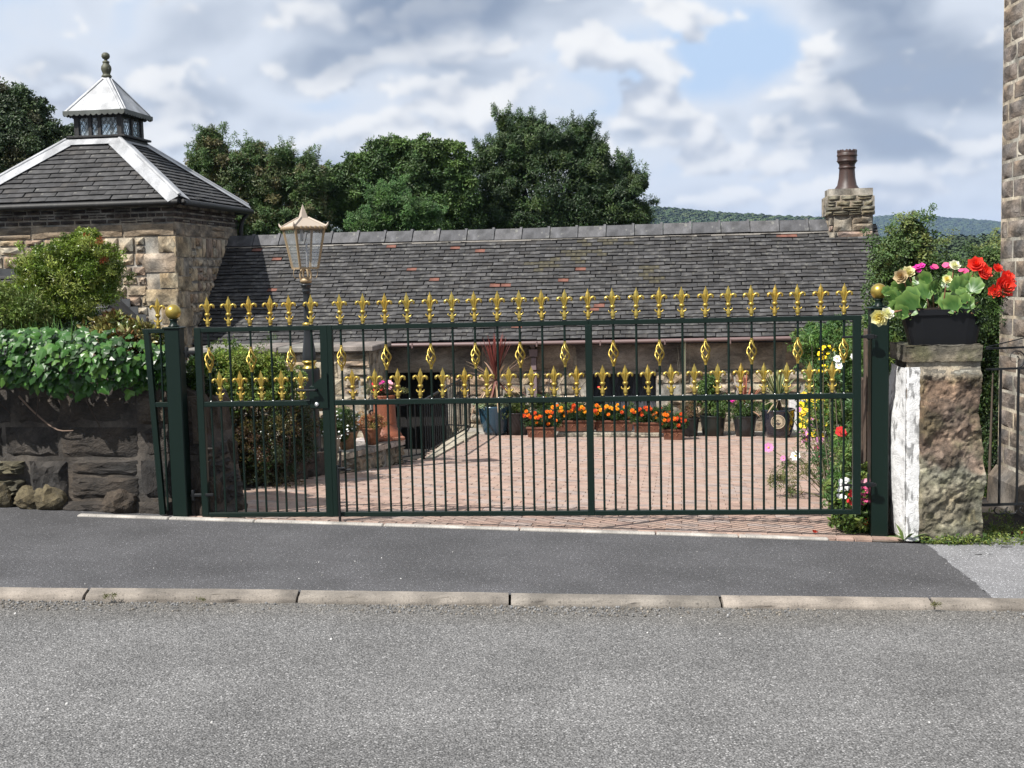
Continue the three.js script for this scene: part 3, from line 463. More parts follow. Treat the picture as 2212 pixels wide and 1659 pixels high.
// ---------- the square building with lantern roof on the left ----------
const HW = 1.5, HD = 1.17, TOW = V(-4.5 - HW * ex.x + HD * ez.x, 0, -16.4 - HW * ex.z + HD * ez.z);
const tower = thing('stone_tower', 'square stone building with pyramid roof and glazed lantern, left of the cottage', 'building', TOW, DY);
{
  const r = rng(91), EY = 2.765;
  const wall = obj('wall', [box(HW * 2 - 0.06, 4.4, HD * 2 - 0.06, 0, EY - 2.2, 0)], mMortar, tower);
  const set = stoneSet(61, [[0.52, 0.44, 0.32], [0.57, 0.48, 0.36], [0.49, 0.39, 0.30], [0.60, 0.49, 0.34], [0.50, 0.45, 0.38], [0.46, 0.36, 0.29], [0.58, 0.51, 0.40]], 2, 0.7, 0.06);
  const quoin = stoneSet(67, [[0.55, 0.46, 0.32], [0.58, 0.48, 0.34], [0.51, 0.42, 0.33]], 2, 0.4, 0.03), brick = stoneSet(69, [[0.11, 0.085, 0.075], [0.13, 0.105, 0.09], [0.095, 0.08, 0.075], [0.15, 0.12, 0.10]], 1, 0.2, 0.04, 3, 2), band = stoneSet(73, [[0.40, 0.335, 0.26], [0.36, 0.305, 0.24]], 2, 0.12, 0.02);
  const front = (m) => { m.position.z += HD; }, side = (m) => { const u = m.position.x; m.position.set(HW + m.position.z, m.position.y, -u); m.rotation.y = Math.PI / 2; };
  for (const [place, hw, off] of [[front, HW, 0], [side, HD, 1]]) {
    // three courses of dark brick under the eaves, headers standing forward, then a plain band, then rubble with large corner stones
    for (let j = 0; j < 3; j++) lay(wall, coursed(-hw, hw, EY - 0.09 - j * 0.072 - 0.07, EY - 0.09 - j * 0.072, [0.07, 0.07], j === 1 ? [0.11, 0.13] : [0.19, 0.24], r), brick, mStone, { r, gap: 0.022, depth: 0.04, proud: 0.003, name: 'brick', limit: 26, place: (m) => { m.position.z += j === 1 ? 0.012 : 0; place(m); } });
    lay(wall, coursed(-hw, hw, EY - 0.48, EY - 0.31, [0.17, 0.17], [0.4, 0.75], r), band, mStone, { r, depth: 0.04, proud: 0.004, place });
    for (let v = -0.2, k = 0; v < EY - 0.50; k++) { const h = Math.min(mix(0.2, 0.29, r()), EY - 0.48 - v), w = (k + off) % 2 ? 0.27 : 0.52; if (off) lay(wall, [[-hw, -hw + w, v, v + h]], quoin, mStone, { r, depth: 0.045, proud: 0.004, place }); else lay(wall, [[hw - w, hw, v, v + h]], quoin, mStone, { r, depth: 0.045, proud: 0.006, place }); v += h; }
    lay(wall, coursed(off ? -hw + 0.45 : -hw, off ? hw : hw - 0.45, -0.2, EY - 0.48, [0.11, 0.26], off ? [0.12, 0.32] : [0.16, 0.42], r), set, mStone, { r, depth: off ? 0.04 : 0.05, proud: off ? 0.002 : 0.016, gap: 0.028, limit: 130, place });
  }
  // roof of four slopes round the lantern
  const EW = HW + 0.13, ED = HD + 0.13, q = 0.40, RY = 3.66;
  const roof = obj('roof', hull([[-EW, EY, ED], [EW, EY, ED], [-EW, EY, -ED], [EW, EY, -ED], [-EW, EY - 0.05, ED], [EW, EY - 0.05, ED], [-EW, EY - 0.05, -ED], [EW, EY - 0.05, -ED], [-q, RY, q], [q, RY, q], [-q, RY, -q], [q, RY, -q]]), mSlab, tower);
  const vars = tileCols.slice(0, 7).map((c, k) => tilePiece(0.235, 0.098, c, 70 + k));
  for (const [o, x, back, lx] of [[V(-EW, EY, ED), V(1, 0, 0), V(0, 0, -1), EW], [V(EW, EY, ED), V(0, 0, -1), V(-1, 0, 0), ED], [V(EW, EY, -ED), V(-1, 0, 0), V(0, 0, 1), EW], [V(-EW, EY, -ED), V(0, 0, 1), V(1, 0, 0), ED]]) {
    const run = (lx === EW ? ED : EW) - q, up = back.clone().multiplyScalar(run).add(V(0, RY - EY, 0)), H = up.length(); up.normalize(); const n = x.clone().cross(up).normalize();
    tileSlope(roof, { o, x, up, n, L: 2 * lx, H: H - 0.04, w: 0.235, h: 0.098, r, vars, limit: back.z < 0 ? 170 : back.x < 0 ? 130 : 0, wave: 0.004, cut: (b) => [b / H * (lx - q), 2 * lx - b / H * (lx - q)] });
    // lead along the hip and a flashing below the lantern
    const e0 = o.clone().addScaledVector(x, 2 * lx), e1 = V(0, RY, 0).addScaledVector(x, q).addScaledVector(back, -q), e = e1.clone().sub(e0), eL = e.length(); e.normalize();
    const inn = n.clone().cross(e).normalize(), half = []; for (const [a0, a1, sg] of [[n, inn, 1]]) { void sg; const w = 0.16; half.push(hull([[0, 0], [w, 0]].flatMap(([d]) => [0, eL].flatMap((t) => [0.040, 0.048].map((k) => e0.clone().addScaledVector(e, t).addScaledVector(a1, d).addScaledVector(a0, k).toArray()))))); }
    const n2 = n.clone().applyAxisAngle(V(0, 1, 0), Math.PI / 2 ); void n2;
    obj('lead_hip', [...half, tube([e0.clone().add(V(0, 0.05, 0)), e1.clone().add(V(0, 0.05, 0))], [0.03], 8)], mLead, roof);
    const f0 = o.clone(), g0 = V(0, RY, 0).addScaledVector(x, -q).addScaledVector(back, -q), ge = g0.clone().sub(f0), gL = ge.length(); ge.normalize(); const in2 = ge.clone().cross(n).normalize();
    obj('lead_hip', hull([0, 0.16].flatMap((d) => [0, gL].flatMap((t) => [0.040, 0.048].map((k) => f0.clone().addScaledVector(ge, t).addScaledVector(in2, d).addScaledVector(n, k).toArray())))), mLead, roof);
    obj('lead_flashing', hull([-q - 0.03, q + 0.03].flatMap((a) => [-0.10, 0.02].flatMap((b) => [0.042, 0.050].map((k) => V(0, RY, 0).addScaledVector(back, -q).addScaledVector(x, a).addScaledVector(up, b).addScaledVector(n, k).toArray())))), mLead, roof);
    obj('gutter', tube([o.clone().addScaledVector(back, -0.05).add(V(0, -0.05, 0)), o.clone().addScaledVector(x, 2 * lx).addScaledVector(back, -0.05).add(V(0, -0.05, 0))], [0.045], 8), mDarkWood, roof);
  }
  obj('downpipe', tube([[EW + 0.02, EY - 0.06, -ED + 0.06], [HW + 0.07, EY - 0.25, -HD + 0.03], [HW + 0.07, 1.2, -HD + 0.03]], [0.035], 8), mDarkWood, tower);
  // lantern: base slabs, posts, leaded panes, lead pyramid roof with scalloped edge, turned finial
  const s = 0.36, cup = obj('roof_lantern', [cbox(0.80, 0.05, 0.80, 0, 3.70, 0, 0.01), box(0.74, 0.1, 0.74, 0, 3.645, 0), cbox(0.88, 0.035, 0.88, 0, 3.745, 0, 0.008), box(0.70, 0.08, 0.70, 0, 4.075, 0), ...[-1, 1].flatMap((a) => [-1, 1].map((b) => cbox(0.075, 0.36, 0.075, a * (s - 0.037), 3.93, b * (s - 0.037), 0.006))), ...[-1, 1].flatMap((a) => [cbox(0.05, 0.34, 0.05, -0.12, 3.92, a * (s - 0.03)), cbox(0.05, 0.34, 0.05, 0.02, 3.92, a * (s - 0.03)), cbox(0.05, 0.34, 0.05, a * (s - 0.03), 3.92, 0)])], mDarkWood, tower);
  const mPane = mat([0.86, 0.92, 0.95], { roughness: 0.08, transmission: 0.85, thickness: 0, ior: 1.45 }), mLat = mat([0.09, 0.11, 0.12], { roughness: 0.5 });
  for (let k = 0; k < 4; k++) {
    const rot = (g) => g.rotateY(k * Math.PI / 2);
    for (const [a, b] of k % 2 ? [[-0.29, -0.025], [0.025, 0.29]] : [[-0.29, -0.145], [-0.095, -0.005], [0.045, 0.29]]) {
      obj('pane', rot(box(b - a, 0.27, 0.006, (a + b) / 2, 3.90, s - 0.035)), mPane, cup);
      const L = [], step = 0.07; for (let t = a - 0.3; t < b; t += step) for (const sg of [1, -1]) { const x0 = sg > 0 ? t : t + 0.18, f = (x) => 3.765 + (sg > 0 ? (x - t) : (t + 0.18 - x)) * 1.5; void x0; let pa = null, pb = null; for (let x = t; x <= t + 0.18; x += 0.005) { if (x < a || x > b) continue; const y = f(x); if (y < 3.765 || y > 4.03) continue; if (pa === null) pa = [x, y]; pb = [x, y]; } if (pa && pb && pb[0] - pa[0] > 0.012) L.push(rot(bar([pa[0], pa[1], s - 0.028], [pb[0], pb[1], s - 0.028], 0.007, 0.006))); }
      if (L.length) obj('lattice', L, mLat, cup);
    }
    const pyr = rot(hull([[-0.455, 4.125, 0.455], [0.455, 4.125, 0.455], [-0.035, 4.70, 0.035], [0.035, 4.70, 0.035], [-0.44, 4.11, 0.43], [0.44, 4.11, 0.43], [0, 4.64, 0.01]])); obj('lantern_roof', pyr, mLead, cup);
    obj('seam', [-1, 1].map((sg) => rot(bar([sg * 0.40, 4.14, 0.452], [sg * 0.02, 4.66, 0.075], 0.012, 0.012))), mLead, cup);
    const sc = new THREE.Shape(); sc.moveTo(-0.46, 0.0); sc.lineTo(0.46, 0.0); sc.lineTo(0.46, -0.05); const nS = 11; for (let i = nS - 1; i >= 0; i--) { const x1 = -0.46 + (i + 1) * 0.92 / nS, x0 = x1 - 0.92 / nS; sc.quadraticCurveTo((x0 + x1) / 2, -0.105, x0, -0.05); } sc.closePath();
    obj('scalloped_edge', rot(metric(new THREE.ExtrudeGeometry(sc, { depth: 0.012, bevelEnabled: false, curveSegments: 5 }).translate(0, 4.13, 0.455).toNonIndexed())), mat([0.16, 0.18, 0.175], { t: T.conc, roughness: 0.6 }), cup);
  }
  obj('ceiling', box(0.7, 0.02, 0.7, 0, 4.12, 0), mDarkWood, cup); cup.scale.y = 0.94; cup.position.set(0.06, 3.68 * 0.06, 0);
  obj('finial', lathe([[0.0, 4.66], [0.06, 4.68], [0.075, 4.70], [0.06, 4.725], [0.05, 4.735], [0.062, 4.77], [0.075, 4.81], [0.07, 4.85], [0.048, 4.885], [0.042, 4.90], [0.05, 4.91], [0.05, 4.925], [0.022, 4.945], [0.02, 4.955], [0.045, 4.97], [0.06, 5.0], [0.055, 5.035], [0.03, 5.06], [0, 5.065]], 20), mat([0.13, 0.14, 0.09], { t: T.conc, roughness: 0.6 }), cup);
  // low tiled roof leaning against the front, lead flashing stepped along it
  const y1 = 1.80, y0 = 0.55, zf = HD + 0.02, run = 1.55, up = V(0, y1 - y0, -run), H = up.length(); up.normalize(); const n = V(0, run, y1 - y0).normalize();
  const xr = (b) => 1.62 - 1.2 * b / H * 1.1;
  const lean = obj('lean_to_roof', hull([[-1.6, y0 - 0.06, zf + run], [-1.6, y0, zf + run], [-1.6, y1, zf], [-1.6, y1 - 0.3, zf], [xr(0), y0 - 0.06, zf + run], [xr(0), y0, zf + run], [xr(H), y1, zf], [xr(0), y0, zf], [xr(0), y0 - 0.1, zf]]), mSlab, tower);
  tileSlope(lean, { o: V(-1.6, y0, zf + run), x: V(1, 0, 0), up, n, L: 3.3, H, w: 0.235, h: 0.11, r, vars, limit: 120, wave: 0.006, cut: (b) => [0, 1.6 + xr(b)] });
  obj('lead_flashing', Array.from({ length: 12 }, (_, k) => { const x = xr(H) - 0.1 + k * 0.11; return box(0.15, 0.16, 0.012, x, y1 - (k * 0.11) * 0.98 + 0.1, zf + 0.03); }), mDarkLead, lean);
  obj('lead_flashing', box(2.2, 0.12, 0.02, -0.5, y1 + 0.03, zf + 0.02), mDarkLead, lean);
  const gl = obj('lean_to_wall', box(3.2, 2.2, 0.2, 0, y0 - 1.2, zf + run - 0.2), mMortar, tower); void gl;
}

// ---------- low forebuilding wall in front of the cottage's left end ----------
{
  const a = at(404, 770, 15.55), b = at(797, 760, 15.25), d = b.clone().sub(a).setY(0), L = d.length(), t = thing('forecourt_wall', 'pale stone wall with grey coping in front of the cottage, behind lamp and hedge', 'wall', V(a.x, 0, a.z), Math.atan2(-d.z, d.x)), r = rng(311), top = 0.72;
  const w = obj('wall', box(L, 2.4, 0.9, L / 2, top - 1.2, -0.47), mMortar, t), set = stoneSet(313, paleStone.map((c) => c.map((v) => v * 0.92)), 2, 0.5, 0.05);
  lay(w, coursed(0, L, -0.7, top, [0.16, 0.27], [0.2, 0.5], r), set, mStone, { r, depth: 0.06, proud: 0.012, gap: 0.022 });
  lay(w, coursed(-0.9, 0, -0.7, top, [0.16, 0.27], [0.25, 0.5], r), set, mStone, { r, depth: 0.05, proud: 0.006, gap: 0.02, place: (m) => { const u = m.position.x; m.position.set(L + 0.01, m.position.y, u); m.rotation.y = Math.PI / 2; } });
  for (let k = 0; k < 4; k++) { const lw = (L + 0.1) / 4; obj('coping_stone', cbox(lw - 0.012, 0.075, 1.05, (k + 0.5) * lw - 0.02, top + 0.037 + (k % 2) * 0.004, -0.45, 0.012), mat([0.33 + (k % 2) * 0.03, 0.325, 0.31], { t: T.conc, b: T.concB, bs: 0.004, roughness: 0.9 }), t); }
}

// ---------- house on the right: only its side wall shows ----------
{
  const X0 = 3.735, Z0 = 9.22, Z1 = 7.62, t = thing('stone_house', 'tall side wall of a brown coursed stone house at the right edge', 'house', V(X0, 0, -Z0), -rad(92.3));
  const r = rng(131), wall = obj('wall', [box(1.62, 7, 0.3, 0.81, 2.6, -0.161), box(0.3, 7, 6, 0.15, 2.6, -3.2), box(0.3, 7, 6, 1.5, 2.6, -3.2)], mat([0.58, 0.54, 0.46], { t: T.grit, b: T.gritB, bs: 0.006 }), t);
  const set = stoneSet(133, [[0.26, 0.22, 0.195], [0.30, 0.255, 0.22], [0.23, 0.20, 0.18], [0.33, 0.28, 0.24], [0.28, 0.245, 0.22]], 3, 0.22, 0.02);
  lay(wall, coursed(0, 1.62, -0.3, 5.6, [0.135, 0.155], [0.22, 0.42], r, null, true), set, mStone, { r, depth: 0.03, proud: 0.003, gap: 0.024, limit: 260 });
  lay(wall, coursed(-6.1, 0, -0.3, 5.6, [0.14, 0.16], [0.3, 0.5], r, null, true), set, mStone, { r, depth: 0.03, proud: 0.003, gap: 0.02, limit: 0, place: (m) => { const u = m.position.x; m.position.set(1.66 + m.position.z, m.position.y, u); m.rotation.y = Math.PI / 2; } });
  obj('plinth', hull([[0, -0.5, 0.05], [1.62, -0.5, 0.05], [0, -0.5, 0], [1.62, -0.5, 0], [0, 0.02, 0.06], [1.62, 0.02, 0.06], [0, 0.1, 0], [1.62, 0.1, 0]]), mat([0.24, 0.215, 0.19], { t: T.grit, b: T.gritB, bs: 0.006 }), t);
}

// ---------- the gate ----------
const mGreen = mat([0.0055, 0.0135, 0.0102], { roughness: 0.38, ior: 1.3 });
const mGold = mat([0.42, 0.31, 0.07], { roughness: 0.33, metalness: 0.75 }), GOLDS = [mGold, mat([0.38, 0.275, 0.06], { roughness: 0.42, metalness: 0.7 }), mat([0.45, 0.34, 0.085], { roughness: 0.29, metalness: 0.8 }), mat([0.40, 0.275, 0.055], { roughness: 0.38, metalness: 0.7 })], gr = rng(77);
const mBlack = mat([0.010, 0.011, 0.012], { roughness: 0.4, ior: 1.35 });
const mSteel = mat([0.5, 0.5, 0.5], { roughness: 0.3, metalness: 0.8 });
const PL = at(420, 708, 7.98), PR = at(1858, 684, 7.585), GD = PR.clone().sub(PL).setY(0), GLEN = GD.length(); GD.normalize();
const GTURN = Math.atan2(-GD.z, GD.x), GN = V(-GD.z, 0, GD.x);             // along the gate; GN looks to the road
function gatePix(x, y) { const q = ray(x, y), n = GN, t = PL.clone().sub(camera.position).dot(n) / q.dot(n), p = camera.position.clone().addScaledVector(q, t); return [p.clone().sub(PL).setY(0).dot(GD), p.y]; }
const U = (x, y) => gatePix(x, y)[0];
const fleur = (() => {                                                     // fleur-de-lis finial 0.2 m tall on its rail
  const p = [lathe([[0, 0], [0.013, 0], [0.014, 0.008], [0.0105, 0.011], [0.0105, 0.018], [0.013, 0.021], [0.0155, 0.030], [0.0115, 0.052], [0.008, 0.066], [0.0105, 0.073], [0.0175, 0.080], [0.0185, 0.087], [0.0165, 0.093], [0.009, 0.098], [0, 0.1]], 10)];
  const B = [[0, 0.096, 0.006, 0.008], [0, 0.128, 0.011, 0.009], [0, 0.152, 0.0172, 0.0095], [0, 0.172, 0.0135, 0.007], [0, 0.188, 0.006, 0.004], [0, 0.206, 0.0008, 0.0008]];   // blade: half width, half thickness
  const pos = []; for (let i = 0; i < B.length - 1; i++) { const [, y0, w0, t0] = B[i], [, y1, w1, t1] = B[i + 1], R0 = [[w0, 0], [0, t0], [-w0, 0], [0, -t0]], R1 = [[w1, 0], [0, t1], [-w1, 0], [0, -t1]]; for (let k = 0; k < 4; k++) { const a = R0[k], b = R0[(k + 1) % 4], c = R1[k], d = R1[(k + 1) % 4]; pos.push(a[0], y0, a[1], b[0], y0, b[1], d[0], y1, d[1], a[0], y0, a[1], d[0], y1, d[1], c[0], y1, c[1]); } }
  const bl = new THREE.BufferGeometry(); bl.setAttribute('position', new THREE.Float32BufferAttribute(pos, 3)); bl.computeVertexNormals(); p.push(metric(bl));
  for (const s of [-1, 1]) {
    p.push(tube([[s * 0.004, 0.094, 0], [s * 0.012, 0.122, 0.001], [s * 0.022, 0.143, 0.002], [s * 0.037, 0.149, 0.002], [s * 0.046, 0.139, 0.002], [s * 0.044, 0.127, 0.002]], [0.006, 0.0065, 0.0095, 0.0125, 0.0105, 0.005], 8, 12));
    p.push(tube([[s * 0.006, 0.040, 0], [s * 0.013, 0.047, 0], [s * 0.021, 0.05, 0], [s * 0.026, 0.057, 0], [s * 0.024, 0.064, 0]], [0.006, 0.006, 0.0055, 0.004, 0.002], 6, 8));
  }
  return merge(p);
})();
const basket = (() => {                                                    // four twisted rods bellied out between two collars, 0.165 m
  const p = [cbox(0.016, 0.018, 0.016, 0, 0.158, 0, 0.002), cbox(0.016, 0.018, 0.016, 0, 0.008, 0, 0.002)];
  for (let k = 0; k < 4; k++) { const pts = []; for (let i = 0; i <= 10; i++) { const t = i / 10, a = k * Math.PI / 2 + 0.6 + t * 3.4, r = 0.004 + 0.0255 * Math.pow(Math.sin(Math.PI * clamp(t * 1.02)), 1.4); pts.push([Math.cos(a) * r, 0.012 + t * 0.142, Math.sin(a) * r]); } p.push(tube(pts, [0.0056], 6, 20)); }
  return merge(p);
})();
const VT = 1.342, VM = 0.849, VB = 0.087;
function leaf(name, label, u0, u1, spec) {                                 // a hinged leaf of the gate; its parts
  const t = thing(name, label, 'gate', V(PL.x + GD.x * u0, 0, PL.z + GD.z * u0), GTURN), X = (u) => u - u0;
  for (const [a, w, v0, v1] of spec.stiles) obj('stile', cbox(w, v1 - v0, 0.04, X(a), (v0 + v1) / 2, 0, 0.003), mGreen, t);
  for (const [a, b] of spec.spans) {
    obj('rail', cbox(b - a, 0.031, 0.032, X((a + b) / 2), VT - 0.0155, 0, 0.003), mGreen, t); obj('rail', cbox(b - a, 0.034, 0.032, X((a + b) / 2), VM - 0.017, 0, 0.003), mGreen, t); obj('rail', cbox(b - a, 0.031, 0.034, X((a + b) / 2), VB, 0, 0.003), mGreen, t);
  }
  spec.bars.forEach(([u, bk], k) => {
    if (spec.noBar?.includes(k)) { /* stile stands here */ } else {
      obj('bar', merge([tube([[X(u), VB + 0.01, 0], [X(u), VM - 0.02, 0]], [0.0076], 8, 1), bk ? tube([[X(u), VM - 0.005, 0], [X(u), 1.045, 0]], [0.0076], 8, 1) : tube([[X(u), VM - 0.005, 0], [X(u), VT - 0.02, 0]], [0.0076], 8, 1), ...(bk ? [tube([[X(u), 1.205, 0], [X(u), VT - 0.02, 0]], [0.0076], 8, 1)] : [])]), mGreen, t);
      if (bk) { const b = obj('basket', basket, pick(GOLDS, gr), t); b.position.set(X(u), 1.043, 0); b.rotation.y = k * 0.5; }
      obj('weld', ball(0.006, X(u), VM + 0.001, 0.006, 6), mSteel, t);
    }
  });
  spec.top.forEach((u) => { const f = obj('finial', fleur, pick(GOLDS, gr), t); f.position.set(X(u), VT - 0.001, 0); f.rotation.set(0, Math.sin(u * 37) * 0.16, Math.sin(u * 71) * 0.022); obj('finial_socket', cbox(0.03, 0.012, 0.03, X(u), VT + 0.003, 0, 0.003), mBlack, t); });
  spec.low.forEach((u) => { const f = obj('finial', fleur, pick(GOLDS, gr), t); f.position.set(X(u), VM - 0.001, 0); f.rotation.set(0, Math.sin(u * 53) * 0.16, Math.sin(u * 91) * 0.022); obj('finial_socket', cbox(0.028, 0.012, 0.028, X(u), VM + 0.003, 0, 0.003), mBlack, t); obj('bar', tube([[X(u), VB + 0.01, 0], [X(u), VM - 0.02, 0]], [0.0076], 8, 1), mGreen, t); });
  return [t, X];
}
{
  const top = [449, 494, 540, 584, 626, 672].map((x) => U(x, 700)), low = [477, 521, 566, 610, 652].map((x) => U(x, 860)), uL0 = U(428, 720), uL1 = U(700, 720);
  const [t, X] = leaf('gate_leaf', 'narrow left leaf of the green gate, with lock and gilt finials', -0.02, 1, {
    stiles: [[uL0, 0.046, VB - 0.016, VT + 0.001], [uL1, 0.05, VB - 0.016, VT + 0.001]], spans: [[uL0, uL1]], bars: top.map((u, k) => [u, k % 2 === 0]), top, low });
  const ul = U(690, 838); obj('lock_box', [cbox(0.105, 0.15, 0.05, X(ul) - 0.012, 0.87, -0.004, 0.006), hull([[X(ul) - 0.03, 0.80, 0.03], [X(ul) + 0.06, 0.80, 0.03], [X(ul) - 0.03, 0.96, 0.03], [X(ul) + 0.06, 1.03, 0.03], [X(ul) - 0.03, 0.80, 0.0], [X(ul) + 0.06, 0.80, 0.0], [X(ul) - 0.03, 0.96, 0.0], [X(ul) + 0.06, 1.03, 0.0]])], mGreen, t);
  obj('handle', [cbox(0.125, 0.014, 0.02, X(ul) - 0.07, 0.922, 0.07, 0.005), tube([[X(ul) - 0.012, 0.922, 0.0], [X(ul) - 0.012, 0.922, 0.075]], [0.009], 8, 2)], mBlack, t);
  obj('lock_cylinder', tube([[X(ul) - 0.014, 0.825, 0.02], [X(ul) - 0.014, 0.825, 0.036]], [0.014], 12, 1), mSteel, t);
  for (const v of [1.18, 0.22]) obj('hinge', [cbox(0.09, 0.022, 0.022, X(uL0) - 0.06, v, 0, 0.004), tube([[X(uL0) - 0.085, v - 0.035, 0], [X(uL0) - 0.085, v + 0.035, 0]], [0.015], 8, 1)], mBlack, t);
  obj('hinge_plate', cbox(0.055, 0.018, 0.01, X(uL0) + 0.035, 0.225, 0.022, 0.002), mBlack, t);
}
{
  const A = 735, B = 1219, C = 1324, D = 1823, topA = Array.from({ length: 11 }, (_, k) => U(A + (B - A) * k / 10, 690)), topB = Array.from({ length: 11 }, (_, k) => U(C + (D - C) * k / 10, 680)), uM = U(1271, 700), u0 = U(713, 720), u1 = U(1851, 700);
  const lowA = Array.from({ length: 11 }, (_, k) => U(763 + (1246 - 763) * k / 10, 850)), lowB = Array.from({ length: 11 }, (_, k) => U(1302 + (1798 - 1302) * k / 10, 850));
  const [t, X] = leaf('gate_leaf', 'wide right leaf of the green gate, gilt fleur-de-lis in two rows', 3.9, 5, {
    stiles: [[u0, 0.034, VB - 0.016, VT + 0.001], [uM, 0.045, VB - 0.016, VT - 0.028], [u1, 0.05, VB - 0.016, VT - 0.001]], spans: [[u0, uM], [uM, u1]], bars: [...topA, ...topB].map((u, k) => [u, k % 2 === (k < 11 ? 0 : 1)]), top: [...topA, uM, ...topB], low: [...lowA, ...lowB] });
  obj('drop_bolt', [tube([[X(u0) + 0.03, 0.42, 0.035], [X(u0) + 0.03, 0.005, 0.035]], [0.0085], 8, 1), cbox(0.05, 0.012, 0.03, X(u0) + 0.05, 0.40, 0.03, 0.003)], mBlack, t);
  obj('bolt_keep', [cbox(0.012, 0.13, 0.03, X(u0) + 0.042, 0.45, 0.01), cbox(0.07, 0.012, 0.03, X(u0) + 0.075, 0.385, 0.01)], mBlack, t);
  for (const v of [1.205, 0.26]) obj('hinge', [cbox(0.13, 0.02, 0.02, X(u1) + 0.06, v, -0.005, 0.004), cbox(0.05, 0.03, 0.028, X(u1) + 0.085, v, -0.005, 0.004), tube([[X(u1) + 0.075, v + 0.07, -0.005], [X(u1) + 0.075, v - 0.02, -0.005]], [0.008], 8, 1), cbox(0.06, 0.014, 0.03, X(u1) - 0.06, v, 0, 0.003)], mBlack, t);
}
function gatePost(label, u, h, w, dz = 0) {
  const b = PL.clone().addScaledVector(GD, u).addScaledVector(GN, dz), t = thing('gate_post', label, 'gate post', V(b.x, gy(b.x, -b.z), b.z), GTURN), y = h - t.position.y;
  obj('post', cbox(w, y + 0.1, w, 0, y / 2 - 0.05, 0, 0.006), mGreen, t); obj('cap_plate', cbox(w + 0.02, 0.012, w + 0.02, 0, y + 0.003, 0, 0.004), mGreen, t);
  obj('neck', lathe([[0, y + 0.008], [0.036, y + 0.008], [0.038, y + 0.016], [0.026, y + 0.024], [0.022, y + 0.045], [0.03, y + 0.055], [0.03, y + 0.062], [0, y + 0.064]], 16), mGreen, t);
  obj('ball_finial', ball(0.0515, 0, y + 0.108, 0, 26), mGold, t); return t;
}
gatePost('square green post with gilt ball, by the ivy wall', U(379, 800), VT + 0.0, 0.102, -0.01);
gatePost('square green post with gilt ball, beside the whitewashed stone pillar', U(1907, 800), VT + 0.036, 0.112, -0.13);
{ // narrow fixed panel between the left post and the wall, its outer stile leaning with the wall
  const uP = U(345, 800), t = thing('railing_panel', 'narrow fixed green railing panel with one gilt finial, left of the left post', 'railing', V(PL.x + GD.x * uP, 0, PL.z + GD.z * uP), GTURN), X = (x, y) => U(x, y) - uP;
  obj('stile', bar([X(317, 712), 1.33, 0], [X(352, 1100), 0.09, 0], 0.036, 0.036), mGreen, t);
  obj('rail', cbox(X(362, 712) - X(309, 712), 0.03, 0.03, (X(362, 712) + X(309, 712)) / 2, VT - 0.016, 0, 0.003), mGreen, t); obj('rail', cbox(0.13, 0.034, 0.03, X(346, 875), VM - 0.015, 0, 0.003), mGreen, t);
  obj('bar', tube([[X(346, 715), VT - 0.02, 0], [X(358, 1000), 0.12, 0]], [0.0076], 8, 1), mGreen, t);
  const f = obj('finial', fleur, pick(GOLDS, gr), t); f.position.set(X(342, 705), VT - 0.001, 0);
}

